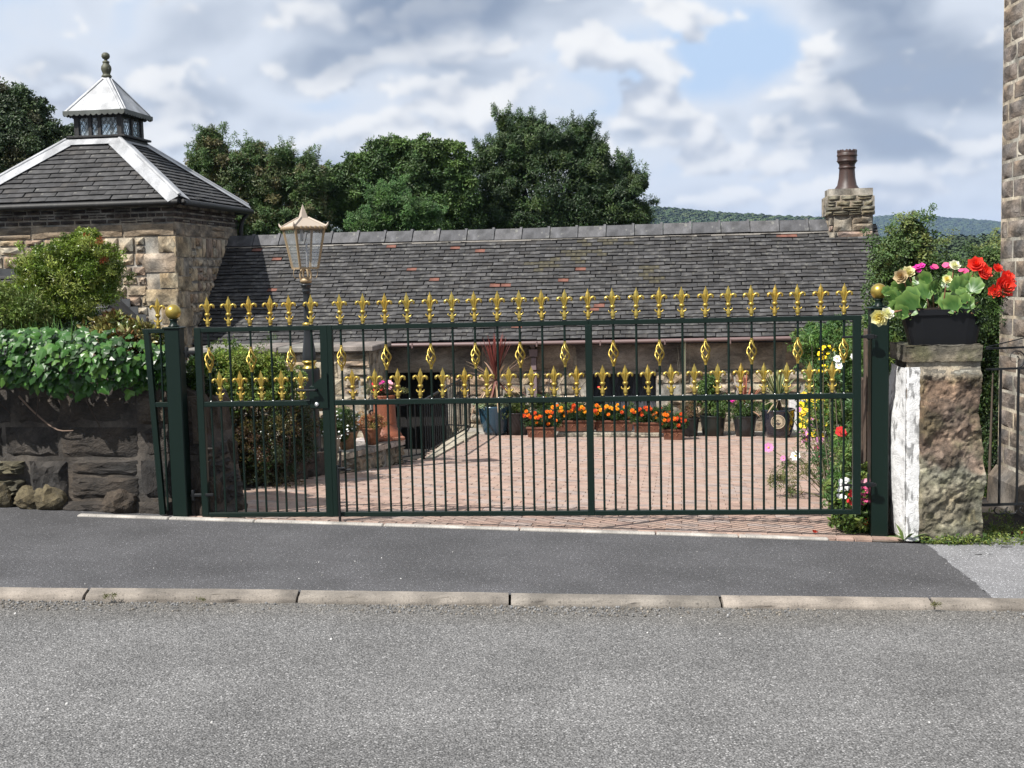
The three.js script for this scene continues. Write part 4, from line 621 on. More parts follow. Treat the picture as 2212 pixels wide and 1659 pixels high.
// ---------- stone pillar, trough bracket, side gate ----------
{
  const b = at(1956, 1160, 7.48), t = thing('stone_pillar', 'rough stone gate pillar with whitewashed left side under the flower trough', 'pillar', V(b.x, gy(b.x, 7.48), b.z), GTURN);
  const H = 1.045 - t.position.y, W = 0.50, D = 0.46, r = rng(7);
  // hewn face: a dense sheet pushed about, leaving a dressed margin on the left and along the top
  const face = (w, h, nx, ny, fn) => { const g = new THREE.PlaneGeometry(w, h, nx, ny).translate(w / 2, h / 2, 0), p = g.attributes.position; for (let i = 0; i < p.count; i++) { const [x, y, z] = fn(p.getX(i), p.getY(i)); p.setXYZ(i, x, y, z); } g.computeVertexNormals(); return metric(g.toNonIndexed()); };
  const bulge = (x, y) => { const m = sst(0.072, 0.098, x) * sst(H - 0.035, H - 0.085, y), diag = sst(0.02, -0.05, (x - 0.24) * 0.8 - (0.38 - y) * -0.55 - 0.0); const lump = fbm(x * 4.2, y * 4.2, 2, 5) * 0.105 + Math.abs(fbm(x * 13, y * 13, 8, 4)) * 0.045; return m * (0.018 + lump + 0.012 * diag - 0.03 * sst(0.03, -0.05, Math.abs((x - 0.36) + (y - 0.17) * 0.75) - 0.035) * sst(0.45, 0.3, y)) + fbm(x * 40, y * 40, 1, 2) * 0.003; };
  const edgeR = (y) => W - 0.035 + fbm(3, y * 4, 1, 3) * 0.05 - 0.02 * sst(0.55, 0.8, y);
  const col = (g, cap) => { const p = g.attributes.position, c = new Float32Array(p.count * 3); for (let i = 0; i < p.count; i++) { const x = p.getX(i), y = p.getY(i), m = sst(0.45, 0.58, y + fbm(x * 5, y * 5, 6, 3) * 0.4), moss = sst(0.02, 0.35, fbm(x * 6, y * 6, 12, 4) + 0.1), k = 0.85 + fbm(x * 22, y * 22, 4, 3) * 0.95 + sst(0.16, 0.28, fbm(x * 16, y * 16, 9, 4)) * 0.7, wh = 0; const red = [0.205, 0.148, 0.112], grey = [0.225, 0.215, 0.17], grn = [0.165, 0.17, 0.085], pale = [0.33, 0.32, 0.28], tp = cap ? 0 : sst(H - 0.12, H - 0.06, y + fbm(x * 9, y * 9, 2, 3) * 0.05) * 0.8; for (let q = 0; q < 3; q++) c[i * 3 + q] = mix(mix(mix(grey[q], red[q], cap ? 0.25 : m), grn[q], moss * (cap ? 0.7 : 0.4)) * k * (cap ? 0.68 : 1), pale[q], tp) + wh; } g.setAttribute('color', new THREE.BufferAttribute(c, 3)); return g; };
  const mRough = mat([1.25, 1.25, 1.25], { t: T.grit, b: T.gritB, bs: 0.012, roughness: 0.95, vertexColors: true });
  const shaft = obj('shaft', [col(face(1, H, 66, 132, (x, y) => { const xx = x * edgeR(y); return [xx, y, bulge(xx, y)]; })), col(face(D, H, 20, 60, (x, y) => [edgeR(y) + fbm(x * 5, y * 5, 4, 3) * 0.05 * sst(0, 0.1, x), y, -x + bulge(edgeR(y), y) * sst(0.05, 0, x)])), tint(box(0.40, H - 0.01, D - 0.04, 0.235, H / 2 - 0.005, -D / 2 - 0.03), [0.1, 0.09, 0.07])], mRough, t);
  const wash = tex(512, 1.0, (u, v) => { const s = pf(u, v, 9, 5, 1), d = sst(0.56, 0.70, pf(u * 1.0, v * 0.25, 56, 4, 4)) * sst(0.40, 0.62, s); return mix(0.96, 0.60, d) - (pn(u, v, 150, 2) > 0.86 ? 0.10 : 0) + (s - 0.5) * 0.12; });
  const mWash = mat([0.66, 0.655, 0.645], { t: wash, b: T.gritB, bs: 0.012, roughness: 0.95 });
  obj('whitewash', [face(D, H - 0.04, 24, 80, (x, y) => { const e = sst(0, 0.22, D - x), prof = 0.05 * Math.sin(clamp(y / H * 0.9 + 0.05) * Math.PI) * e - 0.02 * sst(0.75, 1.0, y) * e; return [-0.006 - prof - fbm(x * 7, y * 7, 3, 4) * 0.03 * sst(0, 0.05, D - x), y, -D + x + 0.004]; }), face(0.088, H - 0.03, 10, 80, (x, y) => [-0.008 + x * (1 + fbm(y * 9, 7, 2, 4) * 0.22) + fbm(y * 14, 2, 0, 3) * 0.008 * (x > 0.04 ? 1 : 0), y, 0.007 + fbm(x * 22, y * 22, 5, 3) * 0.006 - sst(0.02, 0, x) * 0.012])], mWash, shaft);
  const cg = new THREE.BoxGeometry(0.46, 0.10, 0.46, 22, 8, 18).translate(0.222, H + 0.052, -0.21), cp = rough(cg, 0.010, 14, 3);
  obj('capstone', col(metric(cp.toNonIndexed()), true), mRough, t);
}
{
  const b = at(2128, 1100, 7.58), t = thing('side_gate', 'small black iron gate with a scroll, right of the stone pillar', 'gate', V(b.x, 0, b.z), rad(-2)), dx = 2600 / 7.58, X = (px) => (px - 2128) / dx, Y = (py) => 1.64 - (py - 574) / dx;
  const P = (x, y) => [X(x), Y(y), 0];
  obj('rail', bar(P(2125, 755), P(2330, 751), 0.013), mBlack, t); obj('rail', bar(P(2125, 800), P(2330, 797), 0.013), mBlack, t); obj('rail', bar(P(2122, 1098), P(2330, 1094), 0.016), mBlack, t);
  for (let k = 0; k < 5; k++) obj('bar', tube([P(2158 + k * 38, 799), P(2158 + k * 38, 1098)], [0.0085], 8, 1), mBlack, t);
  obj('scroll', tube(Array.from({ length: 22 }, (_, i) => { const a = -1.6 + i * 0.42, q = 22 * (1 - i / 26); return P(2190 + Math.cos(-a) * q, 777 + Math.sin(-a) * q); }), [0.0055], 6, 66), mBlack, t);
  obj('strap', bar(P(2125, 752), P(2330, 705), 0.006), mBlack, t);
  obj('scroll', [2160, 2185, 2215].map((x) => tube(Array.from({ length: 9 }, (_, i) => P(x + Math.cos(i * 0.5) * 12, 1110 + Math.sin(i * 0.5) * 9)), [0.005], 5, 18)), mBlack, t);
}
// ---------- the left wall ----------
const WL = V(-2.30, 0, -8.05), WTURN = -rad(10);
{
  const t = thing('garden_wall', 'soot-dark retaining stone wall under the ivy, left of the gate', 'wall', WL, WTURN), r = rng(17), top = 1.14;
  const dark = [[0.056, 0.047, 0.040], [0.042, 0.037, 0.033], [0.074, 0.061, 0.05], [0.05, 0.043, 0.037], [0.036, 0.032, 0.03], [0.092, 0.076, 0.06]], mossy = [[0.15, 0.135, 0.085], [0.11, 0.10, 0.07]];
  const set = stoneSet(19, dark, 2, 0.30, 0.04, 7, 6), ms = stoneSet(23, mossy, 2, 0.6, 0.09, 9, 7);
  const endU = (v) => 0.30 - 0.13 * v;                                     // battered end beside the drive
  const wall = obj('wall', hull([[-5, -0.4, -0.012], [endU(-0.4), -0.4, -0.012], [-5, top, -0.05], [-0.35, top, -0.05], [endU(0.88), 0.88, -0.05], [-5, -0.4, -0.5], [endU(-0.4), -0.4, -0.5], [-5, top, -0.5], [-0.35, top, -0.5], [endU(0.88), 0.88, -0.5]]), mat([0.085, 0.073, 0.062], { t: T.grit, b: T.gritB, bs: 0.012 }), t);
  const mW = mat([1, 1, 1], { t: T.grit, b: T.gritB, bs: 0.02, roughness: 0.9, vertexColors: true });
  const rects = coursed(-3.0, 0.34, -0.12, top, [0.20, 0.34], [0.24, 0.62], r).map(([a, b, c, d]) => [a, Math.min(b, endU((c + d) / 2)), c, d]).map(([a, b, c, d]) => [a, b, c, b > -0.3 ? Math.min(d, 0.9) : d]).filter(([a, b, c, d]) => b - a > 0.06 && d - c > 0.05);
  const low = rects.filter(([a, , c]) => a < -0.85 && c < 0.42 && c > -0.05), rest = rects.filter((q) => !low.includes(q));
  lay(wall, rest, set, mW, { r, depth: 0.045, proud: 0.016, gap: 0.014, place: (m) => { m.position.z -= 0.005 + m.position.y * 0.04; } });
  lay(wall, low, ms.concat(set.slice(0, 3)), mW, { r, depth: 0.10, proud: 0.04, gap: 0.03, place: (m) => { m.position.z += 0.01; } });
  lay(wall, coursed(-0.5, 0, -0.1, 0.88, [0.2, 0.28], [0.22, 0.4], r), set, mW, { r, depth: 0.08, proud: 0.01, place: (m) => { const u = m.position.x; m.position.set(endU(m.position.y) + 0.02, m.position.y, u); m.rotation.y = Math.PI / 2; } });
  // loose rough footing stones
  for (const [x, y, s] of [[-1.34, 0.19, 0.14], [-1.06, 0.17, 0.12], [-0.92, 0.18, 0.13], [-0.40, 0.15, 0.12]]) { const g = rough(new THREE.IcosahedronGeometry(1, 3), 0.30, 1.6, x * 9); g.scale(s, s * 0.8, 0.09); const m = obj('stone', tint(metric(g.toNonIndexed ? (g.index ? g.toNonIndexed() : g) : g), x < -0.9 ? [0.15, 0.135, 0.085] : [0.075, 0.062, 0.05]), mW, wall); m.position.set(x, y, -0.01); }
}

// ---------- lamp post ----------
{
  const b = at(679, 1027, 10.8); const t = thing('lamp_post', 'black lamp post with a bronze four-sided glass lantern, behind the left gate leaf', 'street lamp', V(b.x, gy(b.x, 10.8), b.z), rad(33));
  t.rotation.set(0, rad(33), 0.006); const y0 = t.position.y, mBr = mat([0.33, 0.24, 0.14], { roughness: 0.45, metalness: 0.3 }), mIron = mat([0.016, 0.018, 0.02], { roughness: 0.35 });
  const px = 10.8 / 2600, h = (py) => 1.64 + (604.5 - py) * px - y0;
  obj('base', lathe([[0.10, 0], [0.10, 0.03], [0.085, 0.05], [0.075, 0.3], [0.068, h(880)], [0.09, h(872)], [0.09, h(800)], [0.085, h(795)]], 16), mIron, t);
  obj('gold_ring', lathe([[0.05, h(797)], [0.064, h(796)], [0.066, h(793)], [0.05, h(790)], [0.05, h(785)], [0.066, h(782)], [0.066, h(779)], [0.05, h(776)]], 16), mGold, t);
  obj('shaft', lathe([[0.06, h(776)], [0.062, h(765)], [0.045, h(735)], [0.037, h(712)], [0.045, h(706)], [0.045, h(700)], [0.034, h(696)], [0.031, h(640)], [0.031, h(632)], [0.04, h(630)], [0.042, h(626)], [0.033, h(622)], [0.05, h(616)], [0.052, h(612)], [0.0, h(611)]], 14), mIron, t);
  obj('gold_ring', lathe([[0.036, h(703)], [0.048, h(702)], [0.048, h(697)], [0.034, h(695)]], 14), mGold, t);
  const lb = obj('ladder_bar', [tube([[-0.12, h(660), 0.07], [-0.07, h(657), 0.04], [0, h(661), 0], [0.07, h(657), -0.04], [0.12, h(661), -0.07]], [0.012, 0.009, 0.014, 0.009, 0.012], 8, 12), ball(0.017, -0.125, h(659), 0.073, 8), ball(0.017, 0.125, h(660), -0.073, 8)], mIron, t); void lb;
  const yb = h(579), yt = h(494), wb = 0.084, wt = 0.138, c = (w, y, a) => V(Math.cos(a) * w * 1.414, y, Math.sin(a) * w * 1.414), A = [0, 1, 2, 3].map((k) => k * Math.PI / 2 + Math.PI / 4);
  const frame = obj('lantern_frame', [...A.map((a) => bar(c(wb, yb, a), c(wt, yt, a), 0.017)), ...A.flatMap((a, k) => [bar(c(wb, yb, a), c(wb, yb, A[(k + 1) % 4]), 0.016), bar(c(wt, yt, a), c(wt, yt, A[(k + 1) % 4]), 0.020)])], mBr, t);
  const mGlass = mat([0.95, 0.96, 0.96], { roughness: 0.05, transmission: 0.92, thickness: 0, ior: 1.45 });
  A.forEach((a, k) => { const a2 = A[(k + 1) % 4], q = [c(wb, yb, a), c(wb, yb, a2), c(wt, yt, a2), c(wt, yt, a)], g = new THREE.BufferGeometry(); g.setAttribute('position', new THREE.Float32BufferAttribute([0, 1, 2, 0, 2, 3].flatMap((i) => q[i].toArray()), 3)); g.computeVertexNormals(); obj('pane', metric(g), mGlass, frame); });
  const yr = h(472), ys = h(442), w2 = 0.155, wr = 0.034;
  obj('lantern_roof', [hull([...A.map((a) => c(w2, yt + 0.012, a).toArray()), ...A.map((a) => c(wr, yr, a).toArray()), ...A.map((a) => c(w2, yt + 0.003, a).toArray())]), hull([...A.map((a) => c(wr, yr - 0.005, a).toArray()), ...A.map((a) => c(0.02, yr + 0.05, a).toArray())]), hull([...A.map((a) => c(0.021, yr + 0.048, a).toArray()), [0, ys, 0]]), ...A.map((a) => tube([c(w2 - 0.01, yt + 0.01, a), c(w2 + 0.004, yt + 0.028, a), c(w2 + 0.010, yt + 0.05, a)], [0.014, 0.010, 0.003], 6, 6)), ...A.map((a) => bar(c(w2, yt + 0.014, a), c(wr, yr + 0.004, a), 0.014))], mat([0.40, 0.335, 0.27], { roughness: 0.55, metalness: 0.1 }), t);
  obj('scalloped_edge', A.flatMap((a, k) => { const p = c(w2, yt + 0.004, a), q2 = c(w2, yt + 0.004, A[(k + 1) % 4]); return Array.from({ length: 7 }, (_, i) => { const m = p.clone().lerp(q2, (i + 0.5) / 7); return lathe([[0, -0.004], [0.015, -0.004], [0.015, 0.004], [0, 0.004]], 10).rotateX(Math.PI / 2).rotateY(-(a + Math.PI / 4) + Math.PI / 2).translate(m.x, m.y - 0.002, m.z); }); }), mBr, t);
  obj('cradle', [1, -1].flatMap((s) => [tube([[s * 0.03, yb, 0.0], [s * 0.052, yb - 0.05, 0], [s * 0.045, yb - 0.10, 0], [s * 0.012, h(613), 0]], [0.011, 0.010, 0.011, 0.012], 8, 12), tube([[0, yb, s * 0.03], [0, yb - 0.05, s * 0.052], [0, yb - 0.10, s * 0.045], [0, h(613), s * 0.012]], [0.011, 0.010, 0.011, 0.012], 8, 12), tube(Array.from({ length: 9 }, (_, i) => { const a = i / 8 * 3.6; return [s * (0.085 + 0.03 * Math.sin(a)), yb - 0.045 + 0.045 * Math.cos(a), 0]; }), [0.003], 5, 20)]), mBr, t);
  obj('collar', lathe([[0.0, h(612)], [0.05, h(611)], [0.054, h(604)], [0.036, h(600)], [0, h(598)]], 12), mBr, t);
  obj('burner', [tube([[0.02, yb, 0], [0.02, yb + 0.22, 0]], [0.010], 8, 1), tube([[-0.03, yb + 0.36, 0.02], [-0.03, yb + 0.24, 0.02]], [0.014], 8, 1)], mat([0.35, 0.35, 0.36], { roughness: 0.35, metalness: 0.5 }), t);
}

// ---------- pots and plants in the courtyard ----------
const G1 = [[0.055, 0.115, 0.018], [0.075, 0.15, 0.025], [0.04, 0.09, 0.015], [0.10, 0.17, 0.035]], GDARK = [[0.022, 0.055, 0.012], [0.03, 0.07, 0.015], [0.018, 0.042, 0.012]], GLIME = [[0.14, 0.20, 0.03], [0.17, 0.22, 0.04], [0.10, 0.17, 0.025]];
const SPR = [0, 1, 2].map((k) => sprig(6, 300 + k)), SPRn = sprig(7, 310, { w: 0.2, size: 0.8 }), SPRr = sprig(7, 315, { w: 0.75, size: 0.5 });
const mLeaf = leafMat(), mLeafGloss = leafMat({ roughness: 0.28, transmission: 0.2 }), mPetal = leafMat({ roughness: 0.6, transmission: 0.3, vertexColors: true });
const mEarth = mat([0.035, 0.026, 0.02], { t: T.grit, b: T.gritB, bs: 0.01, roughness: 1 }), mTerra = mat([0.40, 0.175, 0.095], { t: T.conc, b: T.concB, bs: 0.0015, roughness: 0.85 }), mClay = mat([0.33, 0.21, 0.125], { t: T.grit, roughness: 0.85 });
function petals(n, rings, seed, c, c2, o = {}) {                            // a flower head facing +z, radius about 1
  const r = rng(seed), L = [], { cup = 0.5, w = 0.55, core } = o;
  for (let q = 0; q < rings; q++) for (let k = 0; k < n; k++) {
    const a = (k + q * 0.5 + r() * 0.25) / n * 6.2832, s = 1 - q * 0.62 / rings, g = leafGeo(w * 1.9, 1, 0.10, -cup * 0.25), tilt = -cup * 0.35 - q * 1.1 / rings, k2 = 0.82 + r() * 0.36, cc = c.map((v, i) => mix(v, c2[i], q / Math.max(1, rings - 1)) * k2);
    tint(g, cc, 0.08, r); g.applyMatrix4(new THREE.Matrix4().makeRotationX(-tilt * 0.9).multiply(new THREE.Matrix4().makeScale(s, s, s))); g.rotateZ(a).translate(0, 0, q * 0.10); L.push(g);
  }
  if (core) L.push(tint(clean(ball(0.2, 0, 0, 0.06, 8)), core));
  return mergeGeometries(L.map(clean));
}
const FL = {
  orange: petals(9, 4, 1, [0.85, 0.20, 0.005], [0.95, 0.30, 0.01]), amber: petals(9, 4, 2, [0.95, 0.42, 0.008], [0.98, 0.50, 0.02]), rust: petals(8, 3, 3, [0.62, 0.045, 0.006], [0.75, 0.13, 0.008]),
  cosmos: petals(8, 1, 4, [0.66, 0.25, 0.50], [0.7, 0.3, 0.5], { cup: 0.2, core: [0.8, 0.5, 0.05] }), white: petals(7, 1, 5, [0.9, 0.9, 0.88], [0.9, 0.9, 0.86], { cup: 0.2, core: [0.8, 0.55, 0.05] }), pink: petals(5, 1, 6, [0.80, 0.10, 0.28], [0.8, 0.2, 0.3], { cup: 0.15, w: 0.8 }), palepink: petals(5, 1, 7, [0.85, 0.40, 0.50], [0.8, 0.4, 0.5], { cup: 0.15, w: 0.8 }),
  red: petals(5, 1, 8, [0.78, 0.025, 0.03], [0.8, 0.03, 0.02], { cup: 0.15, w: 0.8 }), whitelet: petals(5, 1, 9, [0.9, 0.9, 0.88], [0.9, 0.9, 0.86], { cup: 0.15, w: 0.8 }), yellow: petals(6, 1, 10, [0.95, 0.70, 0.01], [0.95, 0.7, 0.02], { cup: 0.3, w: 0.6 }), magenta: petals(5, 2, 11, [0.62, 0.02, 0.36], [0.7, 0.03, 0.3], { cup: 0.3, w: 0.7 }),
};
function flower(parent, kind, p, s, r, face) {
  const m = obj('flower', FL[kind], mPetal, parent); m.position.copy(p); m.scale.setScalar(s);
  const n = (face ? face.clone() : V((r() - 0.6) * 0.8, 0.5 + r() * 0.5, 0.7)).normalize(); m.quaternion.setFromUnitVectors(UPZ, n).multiply(new THREE.Quaternion().setFromAxisAngle(UPZ, r() * 6)); return m;
}
function bush(parent, lumps, o) { return foliage(o.name ?? 'foliage', parent, o.geo ?? pick(SPR, rng(o.seed)), o.mat ?? mLeaf, crownItems(lumps, { sub: 0.45, shell: 0.35, fill: 0.8, ...o, clumps: (o.clumps ?? 10) * 1.4 | 0, per: (o.per ?? 26) * 1.15 | 0 })); }
function blades(parent, name, n, o) {                                      // long strap leaves from one crown
  const r = rng(o.seed), L = [];
  for (let k = 0; k < n; k++) {
    const a = r() * 6.283, lean = mix(o.lean[0], o.lean[1], Math.pow(r(), o.pow ?? 1)), len = mix(o.len[0], o.len[1], r()), w = o.w * (0.7 + r() * 0.6), c = pick(o.colors, r), dir = V(Math.cos(a), 0, Math.sin(a)), sd = V(-Math.sin(a), 0, Math.cos(a)), pos = [], col = [], N = 5, pt = [];
    for (let i = 0; i <= N; i++) { const t = i / N, th = lean + (o.droop ?? 0.4) * t * t * lean, ww = w * (i === N ? 0.08 : 1 - t * t * 0.6); const prev = pt[i - 1]?.c ?? o.base.clone().addScaledVector(dir, r() * (o.spread ?? 0.02)); const c0 = i ? prev.clone().addScaledVector(dir, Math.sin(th) * len / N).add(V(0, Math.cos(th) * len / N, 0)) : prev; pt.push({ c: c0, l: c0.clone().addScaledVector(sd, -ww), m: c0.clone().addScaledVector(dir, -ww * 0.35).add(V(0, ww * 0.0, 0)), r: c0.clone().addScaledVector(sd, ww) }); }
    for (let i = 0; i < N; i++) for (const [x, y, cc] of [['l', 'm', o.edge ?? c], ['m', 'r', o.edge ? c : c]]) { const A = pt[i][x], B = pt[i][y], C = pt[i + 1][y], D = pt[i + 1][x]; for (const q of [A, B, C, A, C, D]) { pos.push(q.x, q.y, q.z); col.push(...cc.map((v) => v * (0.8 + 0.3 * i / N))); } }
    const g = new THREE.BufferGeometry(); g.setAttribute('position', new THREE.Float32BufferAttribute(pos, 3)); g.setAttribute('color', new THREE.Float32BufferAttribute(col, 3)); g.computeVertexNormals(); L.push(metric(g));
  }
  const m = obj(name, mergeGeometries(L.map(clean)), mPetal, parent); return m;
}
const base = (px, py) => { const p = groundAt(px, py); return p; };
const mpp = (p) => -p.z / F;                                               // metres per photograph pixel at that depth
function pot(name, label, px, py, prof, material, group) {                  // turned pot standing on the drive; returns [thing, rim height]
  const p = base(px, py), t = thing(name, label, 'plant pot', p, 0, group); obj('pot', lathe(prof, 28), material, t);
  const top = prof.reduce((m, q) => Math.max(m, q[1]), 0), rim = Math.max(...prof.map((q) => q[0])); obj('soil', lathe([[0, top - 0.035], [rim * 0.86, top - 0.04]], 20), mEarth, t); return [t, top];
}
const potProf = (r0, r1, h, lip = 0.015) => [[0, 0], [r0, 0], [mix(r0, r1, 0.5), h * 0.5], [r1, h - lip * 1.6], [r1 + lip * 0.5, h - lip * 1.5], [r1 + lip * 0.6, h - 0.004], [r1 + lip * 0.2, h], [r1 - lip, h - 0.003], [r1 - lip * 1.2, h - 0.06]];

// low stone trough wall with pots on it, left of the steps
{
  const a = base(731, 1024), b = base(874, 1001), d = b.clone().sub(a).setY(0), L = d.length(), turn = Math.atan2(-d.z, d.x), t = thing('planter_wall', 'low pale stone wall carrying pots beside the drive, behind the gate', 'wall', V(a.x, Math.min(a.y, b.y), a.z), turn), r = rng(55), hh = 0.245;
  const body = obj('wall', box(L, hh - 0.02, 0.5, L / 2, hh / 2 - 0.01, -0.27), mat([0.44, 0.41, 0.36], { t: T.grit, b: T.gritB, bs: 0.006 }), t);
  lay(body, coursed(0, L, 0, hh - 0.055, [0.16, 0.19], [0.16, 0.26], r), stoneSet(57, [[0.40, 0.35, 0.28], [0.33, 0.29, 0.235], [0.44, 0.385, 0.30]], 2, 0.7, 0.06, 6, 5), mStone, { r, depth: 0.07, proud: 0.02, gap: 0.014 });
  lay(body, coursed(-0.52, 0, 0, hh - 0.055, [0.19, 0.19], [0.5, 0.55], r), stoneSet(58, [[0.20, 0.165, 0.135]], 2, 0.4, 0.04, 6, 5), mStone, { r, depth: 0.06, place: (m) => { const u = m.position.x; m.position.set(L + 0.01, m.position.y, u); m.rotation.y = Math.PI / 2; } });
  for (let k = 0; k < 4; k++) { const w = L / 4, g = rough(new THREE.BoxGeometry(w - 0.012, 0.05, 0.54, 10, 3, 10).translate((k + 0.5) * w, hh - 0.027, -0.25), 0.012, 9, k * 5); obj('coping_stone', metric(g.toNonIndexed()), mat([0.56 - k * 0.02, 0.52 - k * 0.02, 0.45], { t: T.grit, b: T.gritB, bs: 0.006 }), t); }
  // pots on the wall
  const on = (px, z) => { const u = clamp((px - 731) / (874 - 731)) * L; return V(u, hh, -z).applyAxisAngle(V(0, 1, 0), turn).add(t.position); };
  const k = 12.0 / F, mk = (name, label, px, z, r0, r1, h, m) => { const q = thing(name, label, 'plant pot', on(px, z), 0, 'pots on the low wall'); obj('pot', lathe(potProf(r0, r1, h, 0.012), 24), m, q); obj('soil', lathe([[0, h - 0.03], [r1 * 0.86, h - 0.03]], 16), mEarth, q); return [q, h]; }; void k;
  let [q, h] = mk('flower_pot', 'pale glazed pot of small white flowers, leftmost on the low wall', 746, 0.16, 0.075, 0.10, 0.165, mat([0.55, 0.50, 0.42], { t: T.conc, roughness: 0.35 }));
  bush(q, [{ c: V(0, h + 0.07, 0), r: [0.13, 0.10, 0.11] }], { seed: 401, size: [0.02, 0.035], colors: G1 }); { const rr = rng(8); for (let i = 0; i < 26; i++) { const d2 = rdir(rr); flower(q, 'whitelet', V(d2.x * 0.14 + 0.04, h + 0.05 + d2.y * 0.10, Math.abs(d2.z) * 0.12), 0.010, rr); } }
  [q, h] = mk('flower_pot', 'tan clay pot with trailing leaves, second on the low wall', 778, 0.15, 0.065, 0.105, 0.17, mClay);
  bush(q, [{ c: V(-0.02, h + 0.09, 0), r: [0.13, 0.13, 0.1] }, { c: V(-0.04, h - 0.03, 0.09), r: [0.05, 0.05, 0.02] }], { seed: 402, size: [0.02, 0.035], colors: G1 }); { const rr = rng(9); for (let i = 0; i < 22; i++) { const d2 = rdir(rr); flower(q, 'whitelet', V(d2.x * 0.13, h + 0.1 + d2.y * 0.12, Math.abs(d2.z) * 0.12), 0.010, rr); } }
  [q, h] = mk('flower_pot', 'terracotta pot of bronze foliage, third on the low wall', 821, 0.10, 0.06, 0.098, 0.165, mTerra);
  bush(q, [{ c: V(0, h + 0.05, 0), r: [0.15, 0.09, 0.11] }], { seed: 403, size: [0.018, 0.03], colors: [[0.32, 0.13, 0.05], [0.36, 0.22, 0.07], [0.26, 0.08, 0.05], [0.20, 0.16, 0.04]] });
  // tall chimney pot of red clay used as a planter
  const cp = thing('clay_chimney_pot', 'tall red clay chimney pot with flowers on top, at the end of the low wall', 'chimney pot', on(874, 0.17).addScaledVector(V(d.x, 0, d.z).normalize(), -0.07), 0.3);
  obj('pot', lathe([[0.17, 0], [0.165, 0.045], [0.145, 0.075], [0.12, 0.115], [0.113, 0.155], [0.113, 0.16], [0.118, 0.165], [0.112, 0.175], [0.104, 0.42], [0.11, 0.425], [0.112, 0.44], [0.095, 0.44], [0.095, 0.34]], 24), mat([0.42, 0.135, 0.065], { t: T.conc, roughness: 0.6 }), cp);
  obj('foot', cbox(0.33, 0.035, 0.33, 0, 0.016, 0, 0.008), mat([0.36, 0.16, 0.105], { t: T.conc, roughness: 0.85 }), cp);
  bush(cp, [{ c: V(0, 0.49, 0), r: [0.14, 0.07, 0.11] }], { seed: 405, size: [0.02, 0.035], colors: [[0.12, 0.13, 0.04], [0.22, 0.13, 0.07]] }); { const rr = rng(10); for (let i = 0; i < 12; i++) { const d2 = rdir(rr); flower(cp, i % 3 ? (d2.x > 0 ? 'palepink' : 'red') : 'magenta', V(d2.x * 0.14, 0.52 + d2.y * 0.06, Math.abs(d2.z) * 0.10), 0.022, rr); } }
}
// iron railing round the steps down to the cottage door
{
  const a = base(916, 992), b = base(1016, 930), t = thing('step_railing', 'black iron railing guarding the steps down to the cottage door', 'railing', V(b.x, b.y, b.z)), A = a.clone().sub(b), c = V(-0.38, 0.02, -0.12);
  const line = (p, q, n, h0, h1) => { obj('rail', bar(p.clone().add(V(0, h0, 0)), q.clone().add(V(0, h1, 0)), 0.02), mBlack, t); obj('rail', bar(p.clone().add(V(0, 0.06, 0)), q.clone().add(V(0, 0.06, 0)), 0.016), mBlack, t); for (let k = 0; k <= n; k++) { const m = p.clone().lerp(q, k / n); obj('bar', tube([m.clone().add(V(0, k % n ? 0.05 : -0.05, 0)), m.clone().add(V(0, mix(h0, h1, k / n), 0))], [k % n ? 0.0065 : 0.012], 6, 1), mBlack, t); } };
  line(A, V(0, 0, 0), 26, 0.60, 0.76); line(V(0, 0, 0), c, 6, 0.76, 0.76); line(A, A.clone().add(V(-0.55, -0.1, -0.1)), 7, 0.60, 0.60);
  const slab = thing('step_slab', 'cream concrete step edging under the iron railing', 'step', V(0, 0, 0)); const p = (q, s, y) => [q.x + s, q.y + y, q.z];
  obj('slab', hull([p(a, 0.01, 0.012), p(a, 0.01, -0.1), p(b, 0.01, 0.012), p(b, 0.01, -0.1), p(a, 0.09, 0.012), p(a, 0.09, -0.1), p(b, 0.19, 0.012), p(b, 0.19, -0.1), p(b.clone().add(V(0.1, 0, -0.22)), 0.12, 0.012), p(b.clone().add(V(-0.1, 0, -0.22)), -0.02, 0.012)]), mat([0.66, 0.61, 0.50], { t: T.conc, roughness: 0.9 }), slab);
  obj('riser', cbox(0.02, 0.05, 0.25, mix(a.x, b.x, 0.55) + 0.15, mix(a.y, b.y, 0.55) + 0.02, mix(a.z, b.z, 0.55)), mat([0.62, 0.58, 0.47], { t: T.conc }), slab);
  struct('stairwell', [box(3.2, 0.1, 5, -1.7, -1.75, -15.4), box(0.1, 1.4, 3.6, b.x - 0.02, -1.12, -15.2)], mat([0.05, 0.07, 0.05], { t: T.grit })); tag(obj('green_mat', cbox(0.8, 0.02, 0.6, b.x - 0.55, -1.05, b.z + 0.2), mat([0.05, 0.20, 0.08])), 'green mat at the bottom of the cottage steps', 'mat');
  const st = thing('stone_steps', 'shadowed stone steps down to the cottage door, behind the railing', 'steps'); for (let k = 0; k < 4; k++) obj('step', cbox(1.2, 0.2, 0.32, -1.55, -0.62 - k * 0.22, -13.4 - k * 0.32), mMortar, st);
}
